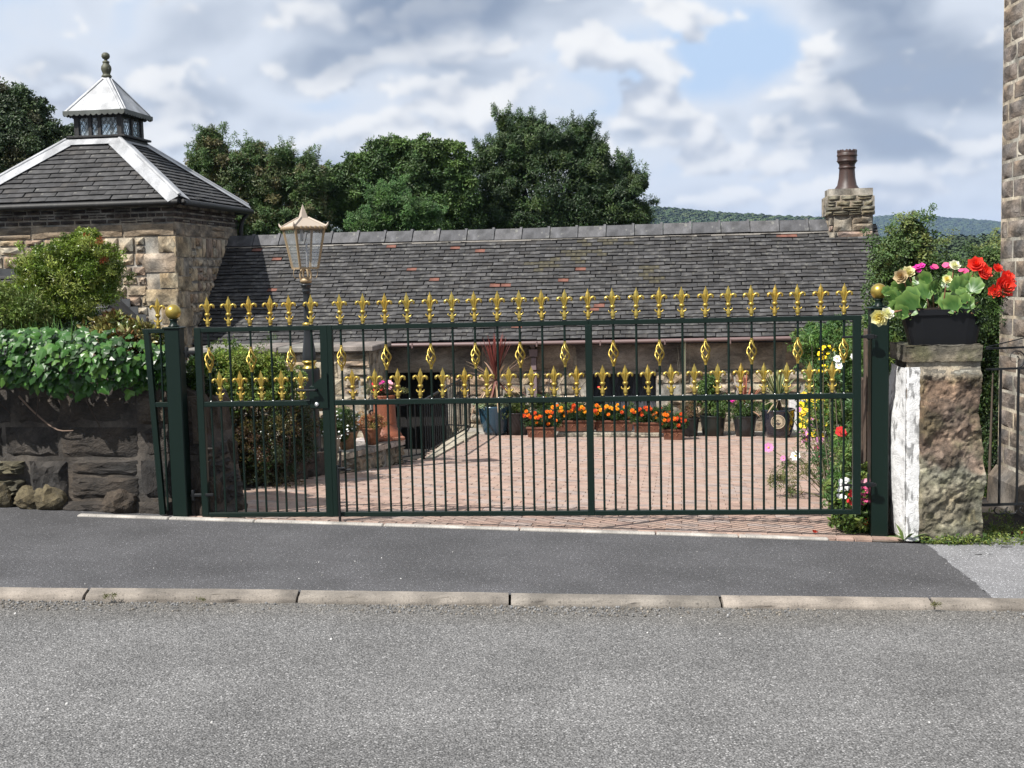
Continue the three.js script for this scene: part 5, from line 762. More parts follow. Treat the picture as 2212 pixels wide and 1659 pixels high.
// cordyline in a blue glazed pot
{
  const [t, h] = pot('cordyline_pot', 'blue glazed pot with a red spiky palm and pale succulents', 1070, 939, [[0, 0], [0.13, 0], [0.155, 0.05], [0.19, 0.18], [0.21, 0.32], [0.222, 0.36], [0.222, 0.385], [0.20, 0.385], [0.19, 0.33]], mat([0.018, 0.048, 0.075], { roughness: 0.25, clearcoat: 0.4 }), 'pots along the cottage wall');
  bush(t, [{ c: V(-0.10, h + 0.02, 0.08), r: [0.14, 0.06, 0.12] }, { c: V(0.12, h + 0.02, 0.08), r: [0.12, 0.06, 0.1] }], { seed: 411, geo: SPRr, size: [0.022, 0.035], colors: [[0.30, 0.38, 0.22], [0.22, 0.30, 0.20], [0.38, 0.44, 0.26]] });
  obj('stem', tube([[0.02, h - 0.05, 0], [0.03, h + 0.36, 0]], [0.03, 0.024], 8), mat([0.16, 0.11, 0.07], { t: T.wood }), t);
  const b0 = V(0.03, h + 0.36, 0);
  blades(t, 'spiky_leaves', 46, { seed: 412, base: b0, lean: [0.02, 0.42], len: [0.42, 0.60], w: 0.014, droop: 0.2, colors: [[0.20, 0.045, 0.035], [0.26, 0.06, 0.045], [0.15, 0.035, 0.03]] });
  blades(t, 'dry_leaves', 44, { seed: 413, base: b0.clone().add(V(0, -0.04, 0)), lean: [0.7, 2.5], len: [0.38, 0.62], w: 0.015, droop: 0.25, colors: [[0.46, 0.32, 0.19], [0.52, 0.38, 0.23], [0.34, 0.20, 0.13], [0.24, 0.09, 0.07]] });
}
{ const [t, h] = pot('plant_pot', 'dark brown pot of bright green heather, right of the blue pot', 1117, 939, potProf(0.13, 0.165, 0.30), mat([0.018, 0.015, 0.016], { roughness: 0.4 }), 'pots along the cottage wall'); bush(t, [{ c: V(-0.02, h + 0.07, 0.03), r: [0.17, 0.12, 0.14] }], { seed: 415, geo: SPRn, size: [0.03, 0.045], colors: GLIME.concat(G1) }); }
// five terracotta troughs of marigolds
{
  const spec = [[1170, 944, 60, 'first'], [1243, 938, 90, 'second'], [1327, 938, 84, 'third'], [1407, 943, 76, 'fourth'], [1455, 949, 44, 'last']];
  const bl = thing('timber_plank', 'bleached timber plank under the middle marigold troughs', 'plank', base(1310, 944), DY); obj('plank', cbox(1.28, 0.045, 0.14, 0.02, 0.028, -0.03, 0.006), mat([0.62, 0.55, 0.43], { t: T.wood, b: T.woodB, bs: 0.002 }), bl);
  spec.forEach(([px, py, w, no], k) => {
    const p = base(px, py), s = mpp(p) * w / 2, t = thing('marigold_trough', `${no} terracotta trough of orange marigolds counted from the blue pot`, 'trough', p.add(V(0, k > 0 && k < 4 ? 0.052 : 0.0, 0)), DY, 'marigold troughs'), r = rng(430 + k), hh = 0.135, D = 0.10;
    obj('trough', [hull([[-s * 0.92, 0, D * 0.85], [s * 0.92, 0, D * 0.85], [-s * 0.92, 0, -D], [s * 0.92, 0, -D], [-s, hh, D], [s, hh, D], [-s, hh, -D], [s, hh, -D]]), cbox(2 * s + 0.02, 0.03, 2 * D + 0.02, 0, hh - 0.01, 0, 0.008)], mat([0.20, 0.075, 0.042], { t: T.conc, b: T.concB, bs: 0.002, roughness: 0.85 }), t);
    obj('mould', [-0.5, 0, 0.5].map((q) => new THREE.TorusGeometry(0.035, 0.005, 5, 12, Math.PI).toNonIndexed().translate(q * s * 1.2, 0.05, D * 0.93)), mTerra, t); obj('soil', box(2 * s - 0.03, 0.01, 2 * D - 0.03, 0, hh + 0.003, 0), mEarth, t);
    bush(t, Array.from({ length: 4 }, (_, i) => ({ c: V((i - 1.5) / 1.7 * s, hh + 0.08, 0.02), r: [s * 0.42, 0.10, 0.12] })), { seed: 440 + k, geo: SPRn, size: [0.03, 0.045], colors: GDARK.concat(G1), clumps: 7, per: 16 });
    const n = Math.round(10 + w * 0.16); for (let i = 0; i < n; i++) { const u = (i + 0.5) / n * 2 - 1; flower(t, pick(k === 0 || k > 2 ? ['orange', 'rust', 'orange', 'rust', k === 3 ? 'amber' : 'rust'] : ['amber', 'orange', 'rust', 'amber'], r), V(u * s * 1.1 + (r() - 0.5) * 0.04, hh + 0.10 + r() * 0.11 - (r() < 0.25 ? 0.06 : 0), 0.09 + r() * 0.06), 0.021 + r() * 0.011, r, V((r() - 0.6) * 0.5, 0.5, 0.9)); }
  });
}
// row of dark pots to the right
{
  let [t, h] = pot('plant_pot', 'small dark pot with a wispy dry plant, right of the last marigold trough', 1489, 942, potProf(0.10, 0.125, 0.24), mat([0.014, 0.013, 0.014], { roughness: 0.4 }), 'pots along the cottage wall');
  bush(t, [{ c: V(0.02, h + 0.08, 0), r: [0.12, 0.12, 0.1] }], { seed: 451, geo: SPRn, size: [0.025, 0.04], per: 8, colors: [[0.22, 0.12, 0.06], [0.28, 0.18, 0.09], [0.12, 0.12, 0.04]] }); blades(t, 'tall_wisps', 9, { seed: 452, base: V(-0.05, h, 0), lean: [0.0, 0.12], len: [0.7, 1.05], w: 0.005, droop: 0.4, colors: [[0.16, 0.19, 0.11], [0.22, 0.2, 0.15]], spread: 0.08 });
  [t, h] = pot('plant_pot', 'dark pot with a tall green leafy plant, under the gate finials', 1540, 941, potProf(0.13, 0.165, 0.27), mat([0.012, 0.016, 0.014], { roughness: 0.35 }), 'pots along the cottage wall');
  bush(t, [{ c: V(0, h + 0.12, 0), r: [0.18, 0.18, 0.14] }, { c: V(-0.04, h + 0.36, 0), r: [0.12, 0.14, 0.1] }], { seed: 455, geo: SPR[0], size: [0.045, 0.07], per: 16, colors: G1 });
  [t, h] = pot('plant_pot', 'dark pot with a magenta flower and coppery strap leaves', 1609, 942, potProf(0.11, 0.155, 0.27), mat([0.02, 0.022, 0.024], { roughness: 0.35 }), 'pots along the cottage wall');
  bush(t, [{ c: V(0, h + 0.06, 0.02), r: [0.20, 0.12, 0.14] }], { seed: 456, geo: SPR[1], size: [0.03, 0.05], colors: G1 }); blades(t, 'strap_leaves', 17, { seed: 457, base: V(0, h + 0.04, 0), lean: [0.08, 1.4], len: [0.38, 0.56], w: 0.013, droop: 0.5, colors: [[0.35, 0.11, 0.06], [0.40, 0.22, 0.13], [0.26, 0.08, 0.05]] });
  { const r = rng(3); flower(t, 'magenta', V(-0.17, h + 0.20, 0.08), 0.035, r, V(0, 0.3, 1)); flower(t, 'white', V(0.0, h + 0.13, 0.13), 0.035, r, V(0, 0.5, 1)); }
  [t, h] = pot('yucca_pot', 'blue-black glazed pot with a round emblem and a striped yucca', 1681, 944, [[0, 0], [0.14, 0], [0.165, 0.05], [0.195, 0.16], [0.205, 0.28], [0.20, 0.32], [0.213, 0.335], [0.213, 0.355], [0.19, 0.355], [0.18, 0.3]], mat([0.011, 0.013, 0.022], { roughness: 0.2, clearcoat: 0.7 }), 'pots along the cottage wall');
  const em = obj('emblem', [new THREE.TorusGeometry(0.082, 0.006, 8, 32).toNonIndexed(), new THREE.TorusGeometry(0.066, 0.004, 8, 30).toNonIndexed(), new THREE.CylinderGeometry(0.055, 0.06, 0.012, 24).toNonIndexed().rotateX(Math.PI / 2)], mat([0.40, 0.33, 0.23], { roughness: 0.6 }), t); t.rotation.y = -rad(12.5); em.position.set(0.0, 0.215, 0.202); em.rotation.x = 0.07;
  const sw = obj('emblem_mark', [tube(Array.from({ length: 12 }, (_, i) => { const a = -0.6 + i * 0.5, q = 0.006 + i * 0.0017; return [Math.cos(a) * q, 0.014 + Math.sin(a) * q, 0.008]; }), [0.004], 5, 30), tube([[-0.03, -0.012, 0.008], [0, -0.022, 0.009], [0.03, -0.012, 0.008]], [0.004], 5), tube([[-0.02, -0.03, 0.008], [0, -0.036, 0.009], [0.02, -0.03, 0.008]], [0.003], 5)], mat([0.03, 0.03, 0.035], { roughness: 0.6 }), em); void sw;
  obj('stem', tube([[0, h - 0.05, 0], [0.0, h + 0.14, 0]], [0.03, 0.025], 8), mat([0.13, 0.09, 0.06], { t: T.wood }), t);
  blades(t, 'striped_leaves', 60, { seed: 461, base: V(0, h + 0.14, 0), lean: [0.05, 1.5], len: [0.32, 0.44], w: 0.012, droop: 0.15, colors: [[0.13, 0.20, 0.07], [0.10, 0.17, 0.06]], edge: [0.50, 0.50, 0.24] });
  blades(t, 'dry_leaves', 8, { seed: 464, base: V(0, h + 0.12, 0), lean: [1.6, 2.6], len: [0.28, 0.42], w: 0.010, droop: 0.1, colors: [[0.40, 0.31, 0.20], [0.30, 0.24, 0.15]] });
  bush(t, [{ c: V(-0.11, h + 0.03, 0.06), r: [0.09, 0.05, 0.07] }], { seed: 463, geo: SPR[2], size: [0.025, 0.04], clumps: 6, per: 10, colors: G1 });
  // blue barrel with yellow flowers
  [t, h] = pot('flower_barrel', 'blue tub overflowing with yellow flowers, beside the yucca pot', 1752, 944, potProf(0.13, 0.16, 0.32), mat([0.05, 0.09, 0.21], { roughness: 0.3 }), 'pots along the cottage wall');
  bush(t, [{ c: V(0.02, h + 0.05, 0.03), r: [0.17, 0.16, 0.13] }], { seed: 466, size: [0.03, 0.05], colors: GLIME.concat(G1) }); { const r = rng(14); for (let i = 0; i < 60; i++) { const d = rdir(r); flower(t, 'yellow', V(0.02 + d.x * 0.17, h + 0.05 + d.y * 0.22 - (i > 44 ? 0.16 : 0), 0.05 + Math.abs(d.z) * 0.15), 0.038 + r() * 0.022, r, V(d.x * 0.4 - 0.2, 0.4, 0.9)); } }
  const wb = thing('white_box', 'white plastic box behind the yucca, against the cottage wall', 'box', base(1735, 935), DY); obj('box', cbox(0.34, 0.44, 0.2, 0, 0.22, -0.1, 0.01), mat([0.62, 0.60, 0.60], { roughness: 0.5 }), wb); obj('lid', cbox(0.36, 0.03, 0.22, 0, 0.455, -0.1, 0.008), mat([0.66, 0.65, 0.64], { roughness: 0.5 }), wb);
  // bare climbing stems by the shutter and the leafy stuff behind the marigolds
  const rs = thing('bare_climber', 'bare twisting stems climbing beside the grey plank door', 'climber', base(1225, 934)); { const r = rng(19), L = []; for (let k = 0; k < 16; k++) { const x = (r() - 0.5) * 0.5; L.push(tube([[x, 0.1, -0.1], [x + (r() - 0.5) * 0.25, 0.35, -0.06 + r() * 0.1], [x + (r() - 0.5) * 0.5, 0.55 + r() * 0.3, -0.08]], [0.008, 0.006, 0.003], 5, 8)); } obj('stems', L, mat([0.22, 0.17, 0.13], { t: T.wood }), rs); bush(rs, [{ c: V(-0.28, 0.30, 0.02), r: [0.26, 0.22, 0.1] }, { c: V(0.12, 0.26, 0.02), r: [0.25, 0.14, 0.1] }], { seed: 471, size: [0.035, 0.05], colors: G1.concat(GLIME), per: 14 }); flower(rs, 'red', V(0.42, 0.60, 0.1), 0.02, r); for (let i = 0; i < 6; i++) flower(rs, 'amber', V(-0.42 + r() * 0.16, 0.42 + r() * 0.05, 0.12), 0.03, r); }
}

// ---------- flower trough on the pillar ----------
{
  const pc = at(2030, 745, 7.60), s = 7.6 / F, t = thing('flower_trough', 'black plastic trough of begonias standing on the stone pillar', 'trough', V(pc.x, 1.144, pc.z), GTURN), X = (px) => (px - 2030) * s, Y = (py) => (745 - py) * s, r = rng(201);
  const mTr = mat([0.007, 0.0075, 0.009], { roughness: 0.45, ior: 1.33 }), D = 0.10;
  obj('trough', [hull([[0, 1966, 2104, 0.82], [Y(676), 1947, 2116, 1]].flatMap(([y, a, b, q]) => Array.from({ length: 20 }, (_, i) => { const an = i / 20 * 6.2832, sx = Math.sign(Math.cos(an)) * Math.pow(Math.abs(Math.cos(an)), 0.45), sz = Math.sign(Math.sin(an)) * Math.pow(Math.abs(Math.sin(an)), 0.45); return [mix(X(a), X(b), 0.5 + sx / 2), y, sz * D * q]; }))), hull([Y(680), Y(668)].flatMap((y) => Array.from({ length: 20 }, (_, i) => { const an = i / 20 * 6.2832, sx = Math.sign(Math.cos(an)) * Math.pow(Math.abs(Math.cos(an)), 0.4), sz = Math.sign(Math.sin(an)) * Math.pow(Math.abs(Math.sin(an)), 0.4); return [mix(X(1942), X(2120), 0.5 + sx / 2), y, sz * (D + 0.01)]; })))], mTr, t);
  obj('soil', box(0.46, 0.01, 0.17, 0, Y(668) + 0.004, 0), mEarth, t);
  // large lobed leaves, each a part
  const lobed = (seed) => {
    const q = rng(seed), n = 18, pos = [], col = [], pts = [], C = [0, 0.12, -0.10]; for (let i = 0; i <= n; i++) { const a = -Math.PI / 2 + 0.25 + (i / n) * (6.283 - 0.5), k = (1 + 0.10 * Math.cos(i * 2.1 + q() * 0.6) + (q() - 0.5) * 0.06) * (1 - 0.12 * Math.cos(a + Math.PI / 2) * 0); pts.push([Math.cos(a) * 0.50 * k, 0.48 + Math.sin(a) * 0.52 * k, 0.05 * Math.sin(i * 2.3) - 0.10 * Math.cos(a) ** 2 + 0.06]); }
    const mid = pts.map((p) => [mix(C[0], p[0], 0.55), mix(C[1], p[1], 0.55), mix(C[2], p[2], 0.45)]), inner = [0.04, 0.105, 0.02], outer = [0.15, 0.25, 0.06], vein = [0.06, 0.135, 0.03];
    for (let i = 0; i < n; i++) { const tri = [[C, vein], [mid[i], i % 3 ? inner : vein], [mid[i + 1], (i + 1) % 3 ? inner : vein], [mid[i], i % 3 ? inner : vein], [pts[i], outer], [pts[i + 1], outer], [mid[i], i % 3 ? inner : vein], [pts[i + 1], outer], [mid[i + 1], (i + 1) % 3 ? inner : vein]]; for (const [p, c] of tri) { pos.push(...p); col.push(...c); } }
    const g = new THREE.BufferGeometry(); g.setAttribute('position', new THREE.Float32BufferAttribute(pos, 3)); g.setAttribute('color', new THREE.Float32BufferAttribute(col, 3)); return metric(toCreasedNormals(g, 2.2));
  };
  const LV = [1, 2, 3, 4].map((k) => lobed(k * 11)), mBeg = leafMat({ roughness: 0.38, transmission: 0.18, vertexColors: true });
  const leaves = [[2033, 665, 66, -0.1, 0.1], [2062, 633, 66, -0.2, 0.05], [2078, 648, 54, 0.4, 0.1], [2098, 625, 62, -0.35, 0.0], [1998, 640, 52, 0.3, 0.06], [1975, 660, 74, 0.9, 0.12], [1945, 660, 50, 1.5, 0.08], [2050, 668, 60, 0.2, 0.13], [2088, 672, 52, -0.6, 0.12], [2010, 628, 46, 0.5, -0.02], [2040, 640, 44, 0.1, -0.04], [2120, 645, 46, -0.9, 0.0], [2105, 660, 48, -1.0, 0.06], [1960, 640, 50, 1.0, 0.0], [1990, 615, 40, 0.3, -0.06], [2075, 612, 42, -0.2, -0.06], [2130, 670, 40, -1.4, 0.05], [2026, 648, 58, 0.2, 0.02], [2050, 620, 56, 0.25, 0.02], [2085, 628, 60, -0.5, 0.06], [1965, 625, 50, 0.8, 0.02], [1935, 645, 46, 1.2, 0.04], [1990, 662, 56, 0.6, 0.08], [2112, 628, 50, -0.7, 0.04], [2072, 668, 54, 0.1, 0.11], [2005, 612, 44, 0.4, -0.03], [1955, 672, 48, 1.6, 0.12]];
  leaves.flatMap((l) => [l, [l[0] + (r() - 0.5) * 34, l[1] + (r() - 0.6) * 26, l[2] * 0.8, l[3] + (r() - 0.5) * 1.2, l[4] - 0.03]]).forEach(([px, py, w, rot, z], k) => { const m = obj('leaf', LV[k % 4], mBeg, t), sz = w * s * (0.60 + r() * 0.16); m.scale.set(sz, sz, sz); m.position.set(X(px), Y(py) - sz * 0.15, z); m.rotation.set(-0.8 + r() * 0.7, (r() - 0.5) * 1.2 - 0.1, rot + (r() - 0.5) * 0.5); m.rotation.order = 'ZYX'; obj('stalk', tube([m.position.clone(), V(m.position.x * 0.75, Y(672), z * 0.5 - 0.01)], [0.004, 0.006], 5, 2), mat([0.20, 0.12, 0.06]), t); });
  const head = (c, c2, seed, n = 7, rings = 4) => petals(n, rings, seed, c, c2, { cup: 0.9, w: 0.62 });
  const H = { red: head([0.80, 0.045, 0.025], [0.85, 0.07, 0.03], 61), cream: head([0.80, 0.74, 0.42], [0.85, 0.80, 0.45], 62), yellow: head([0.88, 0.85, 0.50], [0.9, 0.80, 0.28], 63), white: head([0.86, 0.85, 0.70], [0.85, 0.85, 0.55], 64), tan: head([0.60, 0.48, 0.28], [0.55, 0.4, 0.2], 65) };
  for (const [px, py, d, c, nx, ny, z] of [[2148, 622, 58, 'red', 0.3, 0.1, 0.1], [2132, 632, 34, 'red', -0.3, 0.1, 0.12], [2160, 607, 42, 'red', 0.4, 0.5, 0.06], [2102, 578, 44, 'red', -0.2, 0.5, 0.02], [2116, 592, 40, 'red', 0.2, 0.2, 0.03], [2149, 586, 28, 'red', 0.3, 0.6, -0.02], [1893, 679, 46, 'yellow', -0.4, -0.35, 0.16], [1905, 676, 34, 'white', 0.1, 0.5, 0.17], [2031, 606, 24, 'yellow', -0.1, 0.4, 0.14], [2058, 578, 30, 'white', 0.1, 0.6, 0.0], [1947, 598, 38, 'tan', -0.4, 0.2, 0.02], [1962, 590, 34, 'cream', 0.0, 0.6, 0.0]]) { const m = obj('flower', H[c], mPetal, t); m.position.set(X(px), Y(py), z); m.scale.setScalar(d * s * 0.5); m.quaternion.setFromUnitVectors(UPZ, V(nx, ny, 0.8).normalize()).multiply(new THREE.Quaternion().setFromAxisAngle(UPZ, r() * 6)); obj('stalk', tube([m.position.clone(), V(mix(m.position.x, 0, 0.4), Y(665), z * 0.4)], [0.0035, 0.005], 5, 3), mat([0.24, 0.11, 0.06]), t); }
  for (const [px, py] of [[1987, 577], [1996, 574], [1979, 580], [2018, 579], [2024, 577], [2046, 574], [2050, 577], [2088, 588], [2079, 586], [1990, 584]]) flower(t, r() < 0.5 ? 'magenta' : 'pink', V(X(px), Y(py), -0.06), 0.016 + r() * 0.010, r);
  bush(t, [{ c: V(X(2130), Y(650), 0.03), r: [0.09, 0.10, 0.1] }, { c: V(X(2115), Y(680), 0.07), r: [0.07, 0.09, 0.05] }, { c: V(X(2040), Y(640), -0.04), r: [0.22, 0.10, 0.06] }], { seed: 205, geo: SPRn, size: [0.025, 0.04], colors: G1.concat(GDARK), per: 14 });
}
// ---------- ivy over the left wall ----------
{
  const t = thing('ivy', 'thick glossy green ivy spilling over the top of the dark wall', 'ivy', WL, WTURN), r = rng(211);
  const iv = (seed, c) => { const q = rng(seed), P = [[0, 0], [-0.36, -0.04], [-0.50, 0.30], [-0.27, 0.48], [-0.26, 0.70], [0, 1.0], [0.26, 0.70], [0.27, 0.48], [0.50, 0.30], [0.36, -0.04]].map(([x, y]) => [x + (q() - 0.5) * 0.08, y, -0.16 * Math.abs(x) - 0.16 * y * y + (q() - 0.5) * 0.05]), C = [0, 0.36, 0.06], pos = [], col = []; for (let i = 0; i < P.length; i++) { const j = (i + 1) % P.length; for (const [p, k] of [[C, 1.15], [P[j], 0.9], [P[i], 0.9]]) { pos.push(...p); col.push(...c.map((v) => v * k)); } } const g = new THREE.BufferGeometry(); g.setAttribute('position', new THREE.Float32BufferAttribute(pos, 3)); g.setAttribute('color', new THREE.Float32BufferAttribute(col, 3)); g.computeVertexNormals(); return metric(g); };
  const LG = [[0.028, 0.092, 0.012], [0.018, 0.062, 0.009], [0.042, 0.12, 0.016], [0.014, 0.046, 0.008], [0.075, 0.16, 0.026], [0.034, 0.10, 0.015]].map((c, k) => iv(k + 1, c)), mI = leafMat({ roughness: 0.36, ior: 1.36, transmission: 0.12, vertexColors: true });
  const place = () => { const u = mix(-3.4, 0.0, Math.pow(r(), 0.85)), a = r(), low = 0.96 + 0.13 * fbm(u * 2.2, 1, 0, 3) * 2 - 0.05 * sst(-0.5, 0.2, u), top = 1.36 + 0.09 * fbm(u * 1.8, 5, 0, 3) - 0.17 * sst(-0.75, 0.1, u); let y = mix(low, top, Math.pow(a, 0.75)); const f = (y - low) / (top - low); let z = 0.14 + 0.13 * Math.sin(clamp(f) * 2.6) + fbm(u * 4, y * 4, 2, 3) * 0.12 + (r() - 0.5) * 0.06; if (f > 0.75) z -= (f - 0.75) * (r() * 1.8); z = mix(z, -0.12 + z * 0.3, sst(-0.42, -0.1, u)); return [V(u, y, z), f]; };
  const q = new THREE.Quaternion(), q2 = new THREE.Quaternion(), rest = [];
  for (let k = 0; k < 2100; k++) {
    const [p, f] = place(), n = V((r() - 0.55) * 1.0, 0.35 + f * 0.8 + (r() - 0.5) * 0.7, 0.8 + r() * 0.4).normalize(), s = 0.03 + Math.pow(r(), 1.5) * 0.07; q.setFromUnitVectors(UPZ, n); q2.setFromAxisAngle(UPZ, Math.PI + (r() - 0.5) * 2.2); const g = pick(LG, r);
    if (k < 300) { const m = obj('leaf', g, mI, t); m.position.copy(p).add(V(0, 0, 0.015)); m.quaternion.copy(q).multiply(q2); m.scale.setScalar(s * 1.1); } else { const m4 = new THREE.Matrix4().compose(p, q.clone().multiply(q2), V(s, s, s)); rest.push(g.clone().applyMatrix4(m4)); }
  }
  tag(obj('leaf', rest, mI, t), null, null, null, 'stuff');
  obj('stem', [0, 1, 2, 3, 4, 5, 6, 7].map((k) => { const u = -2.9 + k * 0.33; return tube([[u, 1.12, 0.05], [u + 0.04, 0.95, 0.12 + (k % 3) * 0.03], [u + (k % 2 ? 0.10 : -0.05), 0.82 - (k % 4) * 0.05, 0.04]], [0.008, 0.006, 0.003], 5, 8); }), mat([0.13, 0.09, 0.065], { t: T.wood }), t);
  obj('stem', tube([[-1.06, 0.90, 0.08], [-0.98, 0.78, 0.03], [-0.82, 0.66, 0.025], [-0.70, 0.655, 0.03]], [0.007, 0.006, 0.004], 5, 9), mat([0.16, 0.11, 0.08]), t);
}
function plant(name, label, cat, p, fn) { const t = thing(name, label, cat, p); fn(t, p.clone ? p.clone().negate() : null); return t; }
const L3 = (px, py, Z, w, h, d, b) => { const c = at(px, py, Z), k = Z / F; return { c: c.sub(b), r: [w * k, h * k, d ?? (w + h) / 2 * k] }; };
{ // round bright bush
  const b = at(150, 720, 9.3); b.y = 0.75; const t = thing('round_shrub', 'rounded bright green shrub rising above the ivy wall at left', 'shrub', b);
  bush(t, [L3(150, 610, 9.3, 98, 92, 0.34, b), L3(90, 590, 9.25, 50, 45, 0.16, b), L3(165, 545, 9.25, 70, 32, 0.18, b), L3(205, 600, 9.35, 58, 60, 0.2, b), L3(120, 660, 9.2, 80, 50, 0.2, b), L3(185, 520, 9.3, 26, 20, 0.08, b)], { seed: 221, geo: sprig(7, 320, { w: 0.34, size: 0.75, up: 0.8 }), mat: mLeafGloss, size: [0.026, 0.042], colors: [[0.17, 0.245, 0.032], [0.22, 0.30, 0.05], [0.12, 0.195, 0.026], [0.29, 0.35, 0.08]], clumps: 26, per: 34, sub: 0.30, shell: 0.3, fill: 0.5 });
  { const r = rng(5), it = []; for (const [x, y] of [[185, 512], [215, 520], [110, 562], [225, 560], [190, 530], [140, 540]]) for (let i = 0; i < 12; i++) { const c = L3(x + (r() - 0.5) * 14, y + (r() - 0.5) * 12, 9.18, 1, 1, 0, b).c; it.push({ p: c, n: rdir(r), s: 0.022, spin: r() * 6, c: [0.42, 0.11, 0.04] }); } foliage('new_leaves', t, SPRn, mLeaf, it); }
  obj('trunk', [tube([[0, -0.6, 0], [0.02, 0.0, 0], [0.05, 0.5, 0]], [0.03, 0.02, 0.01], 7), tube([[0, -0.2, 0], [-0.12, 0.15, 0.02], [-0.2, 0.5, 0]], [0.018, 0.013, 0.006], 6)], mat([0.09, 0.065, 0.045], { t: T.wood }), t);
}
{ const b = at(30, 700, 9.0); b.y = 0.7; const t = thing('low_shrub', 'low pale green shrub left of the rounded bush', 'shrub', b); bush(t, [L3(5, 665, 9.0, 60, 45, 0.2, b), L3(60, 680, 8.95, 50, 40, 0.18, b), L3(-60, 660, 9, 60, 50, 0.2, b)], { seed: 225, geo: sprig(7, 322, { w: 0.34, size: 0.75, up: 0.8 }), size: [0.028, 0.044], colors: [[0.18, 0.25, 0.045], [0.14, 0.21, 0.04], [0.24, 0.28, 0.08]], clumps: 18, per: 26 }); }
{ const b = at(60, 740, 9.6); b.y = 0.6; const t = thing('back_hedge', 'dark green hedge behind the round shrub, in front of the low tiled roof', 'hedge', b); bush(t, [L3(60, 720, 9.6, 90, 52, 0.3, b), L3(200, 725, 9.6, 90, 48, 0.3, b), L3(-60, 720, 9.6, 80, 60, 0.3, b), L3(285, 745, 9.2, 40, 26, 0.15, b), L3(60, 735, 9.0, 80, 26, 0.15, b), L3(200, 735, 9.0, 80, 26, 0.15, b)], { seed: 228, geo: SPR[2], size: [0.03, 0.05], colors: GDARK, clumps: 18, per: 24 }); }
{ const b = at(118, 735, 8.75); const t = thing('strap_plant', 'upright grassy leaves between the round shrub and the ivy', 'plant', b); for (let k = 0; k < 5; k++) blades(t, 'grass_blades', 13, { seed: 230 + k, base: V((k - 2) * 0.10, -0.05, 0), lean: [0.0, 0.55], len: [0.10, 0.25], w: 0.006, droop: 0.6, spread: 0.07, colors: [[0.10, 0.22, 0.035], [0.15, 0.28, 0.05], [0.07, 0.16, 0.03]] }); }
{ const b = at(262, 745, 8.5); const t = thing('copper_shrub', 'low shrub with bronze and yellowish young leaves, left of the railing panel', 'shrub', b); bush(t, [L3(235, 725, 8.5, 38, 30, 0.12, b), L3(285, 735, 8.45, 45, 30, 0.12, b), L3(325, 745, 8.45, 30, 26, 0.1, b), L3(245, 700, 8.5, 22, 14, 0.06, b)], { seed: 240, geo: sprig(6, 325, { w: 0.45, size: 0.8, up: 1.1 }), mat: mLeafGloss, size: [0.042, 0.068], fill: 0.35, colors: [[0.16, 0.13, 0.035], [0.22, 0.19, 0.06], [0.10, 0.13, 0.03], [0.15, 0.065, 0.03], [0.34, 0.31, 0.15], [0.12, 0.16, 0.04]], clumps: 10, per: 9 }); }
{ // hedge behind the narrow leaf: lime on top, dark and red-brown below
  const b = groundAt(560, 1050); const t = thing('berberis_hedge', 'dense hedge behind the narrow gate leaf, lime on top, dark red-brown below', 'hedge', b);
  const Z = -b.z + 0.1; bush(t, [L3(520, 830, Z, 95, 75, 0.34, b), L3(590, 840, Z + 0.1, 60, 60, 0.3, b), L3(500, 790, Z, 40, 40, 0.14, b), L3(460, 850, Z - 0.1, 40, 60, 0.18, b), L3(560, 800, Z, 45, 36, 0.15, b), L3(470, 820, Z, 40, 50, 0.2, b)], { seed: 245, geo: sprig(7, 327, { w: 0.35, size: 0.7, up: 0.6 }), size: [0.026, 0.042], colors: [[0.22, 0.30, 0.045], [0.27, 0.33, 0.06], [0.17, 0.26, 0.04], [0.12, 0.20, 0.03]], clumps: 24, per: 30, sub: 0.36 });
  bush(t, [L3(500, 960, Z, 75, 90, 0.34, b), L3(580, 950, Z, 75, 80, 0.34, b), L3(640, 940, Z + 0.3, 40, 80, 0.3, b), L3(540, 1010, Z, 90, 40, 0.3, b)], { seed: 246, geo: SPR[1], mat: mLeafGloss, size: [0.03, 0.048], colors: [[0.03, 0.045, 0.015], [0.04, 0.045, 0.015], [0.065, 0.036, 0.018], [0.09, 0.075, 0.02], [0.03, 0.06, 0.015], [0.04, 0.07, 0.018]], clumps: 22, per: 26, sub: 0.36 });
  const it = [], r = rng(6); for (const [x, y] of [[500, 742], [512, 736], [505, 757], [580, 735], [588, 728], [472, 772], [545, 765], [610, 782], [560, 745]]) for (let i = 0; i < 9; i++) it.push({ p: L3(x + (r() - 0.5) * 18, y + (r() - 0.5) * 16, Z, 1, 1, 0, b).c, n: rdir(r), s: 0.028, spin: r() * 6, c: pick(G1, r) }); foliage('shoots', t, SPR[0], mLeaf, it);
  obj('stem', Array.from({ length: 8 }, (_, k) => tube([[(k - 4) * 0.06, 0, -0.1], [(k - 4) * 0.085, 0.4, -0.1], [(k - 4) * 0.09, 0.8, -0.1]], [0.012, 0.009, 0.004], 5, 4)), mat([0.07, 0.045, 0.035]), t);
}
{ // ivy-like growth on the wall end behind the post
  const b = at(420, 840, 8.2); const t = thing('wall_creeper', 'green creeper hanging over the wall end between post and narrow leaf', 'creeper', b); bush(t, [L3(428, 830, 8.25, 22, 44, 0.1, b), L3(436, 800, 8.35, 20, 26, 0.1, b), L3(446, 862, 8.3, 16, 26, 0.08, b)], { seed: 248, geo: SPRr, mat: mLeafGloss, size: [0.035, 0.055], colors: G1.concat(GDARK), clumps: 12, per: 12 });
}
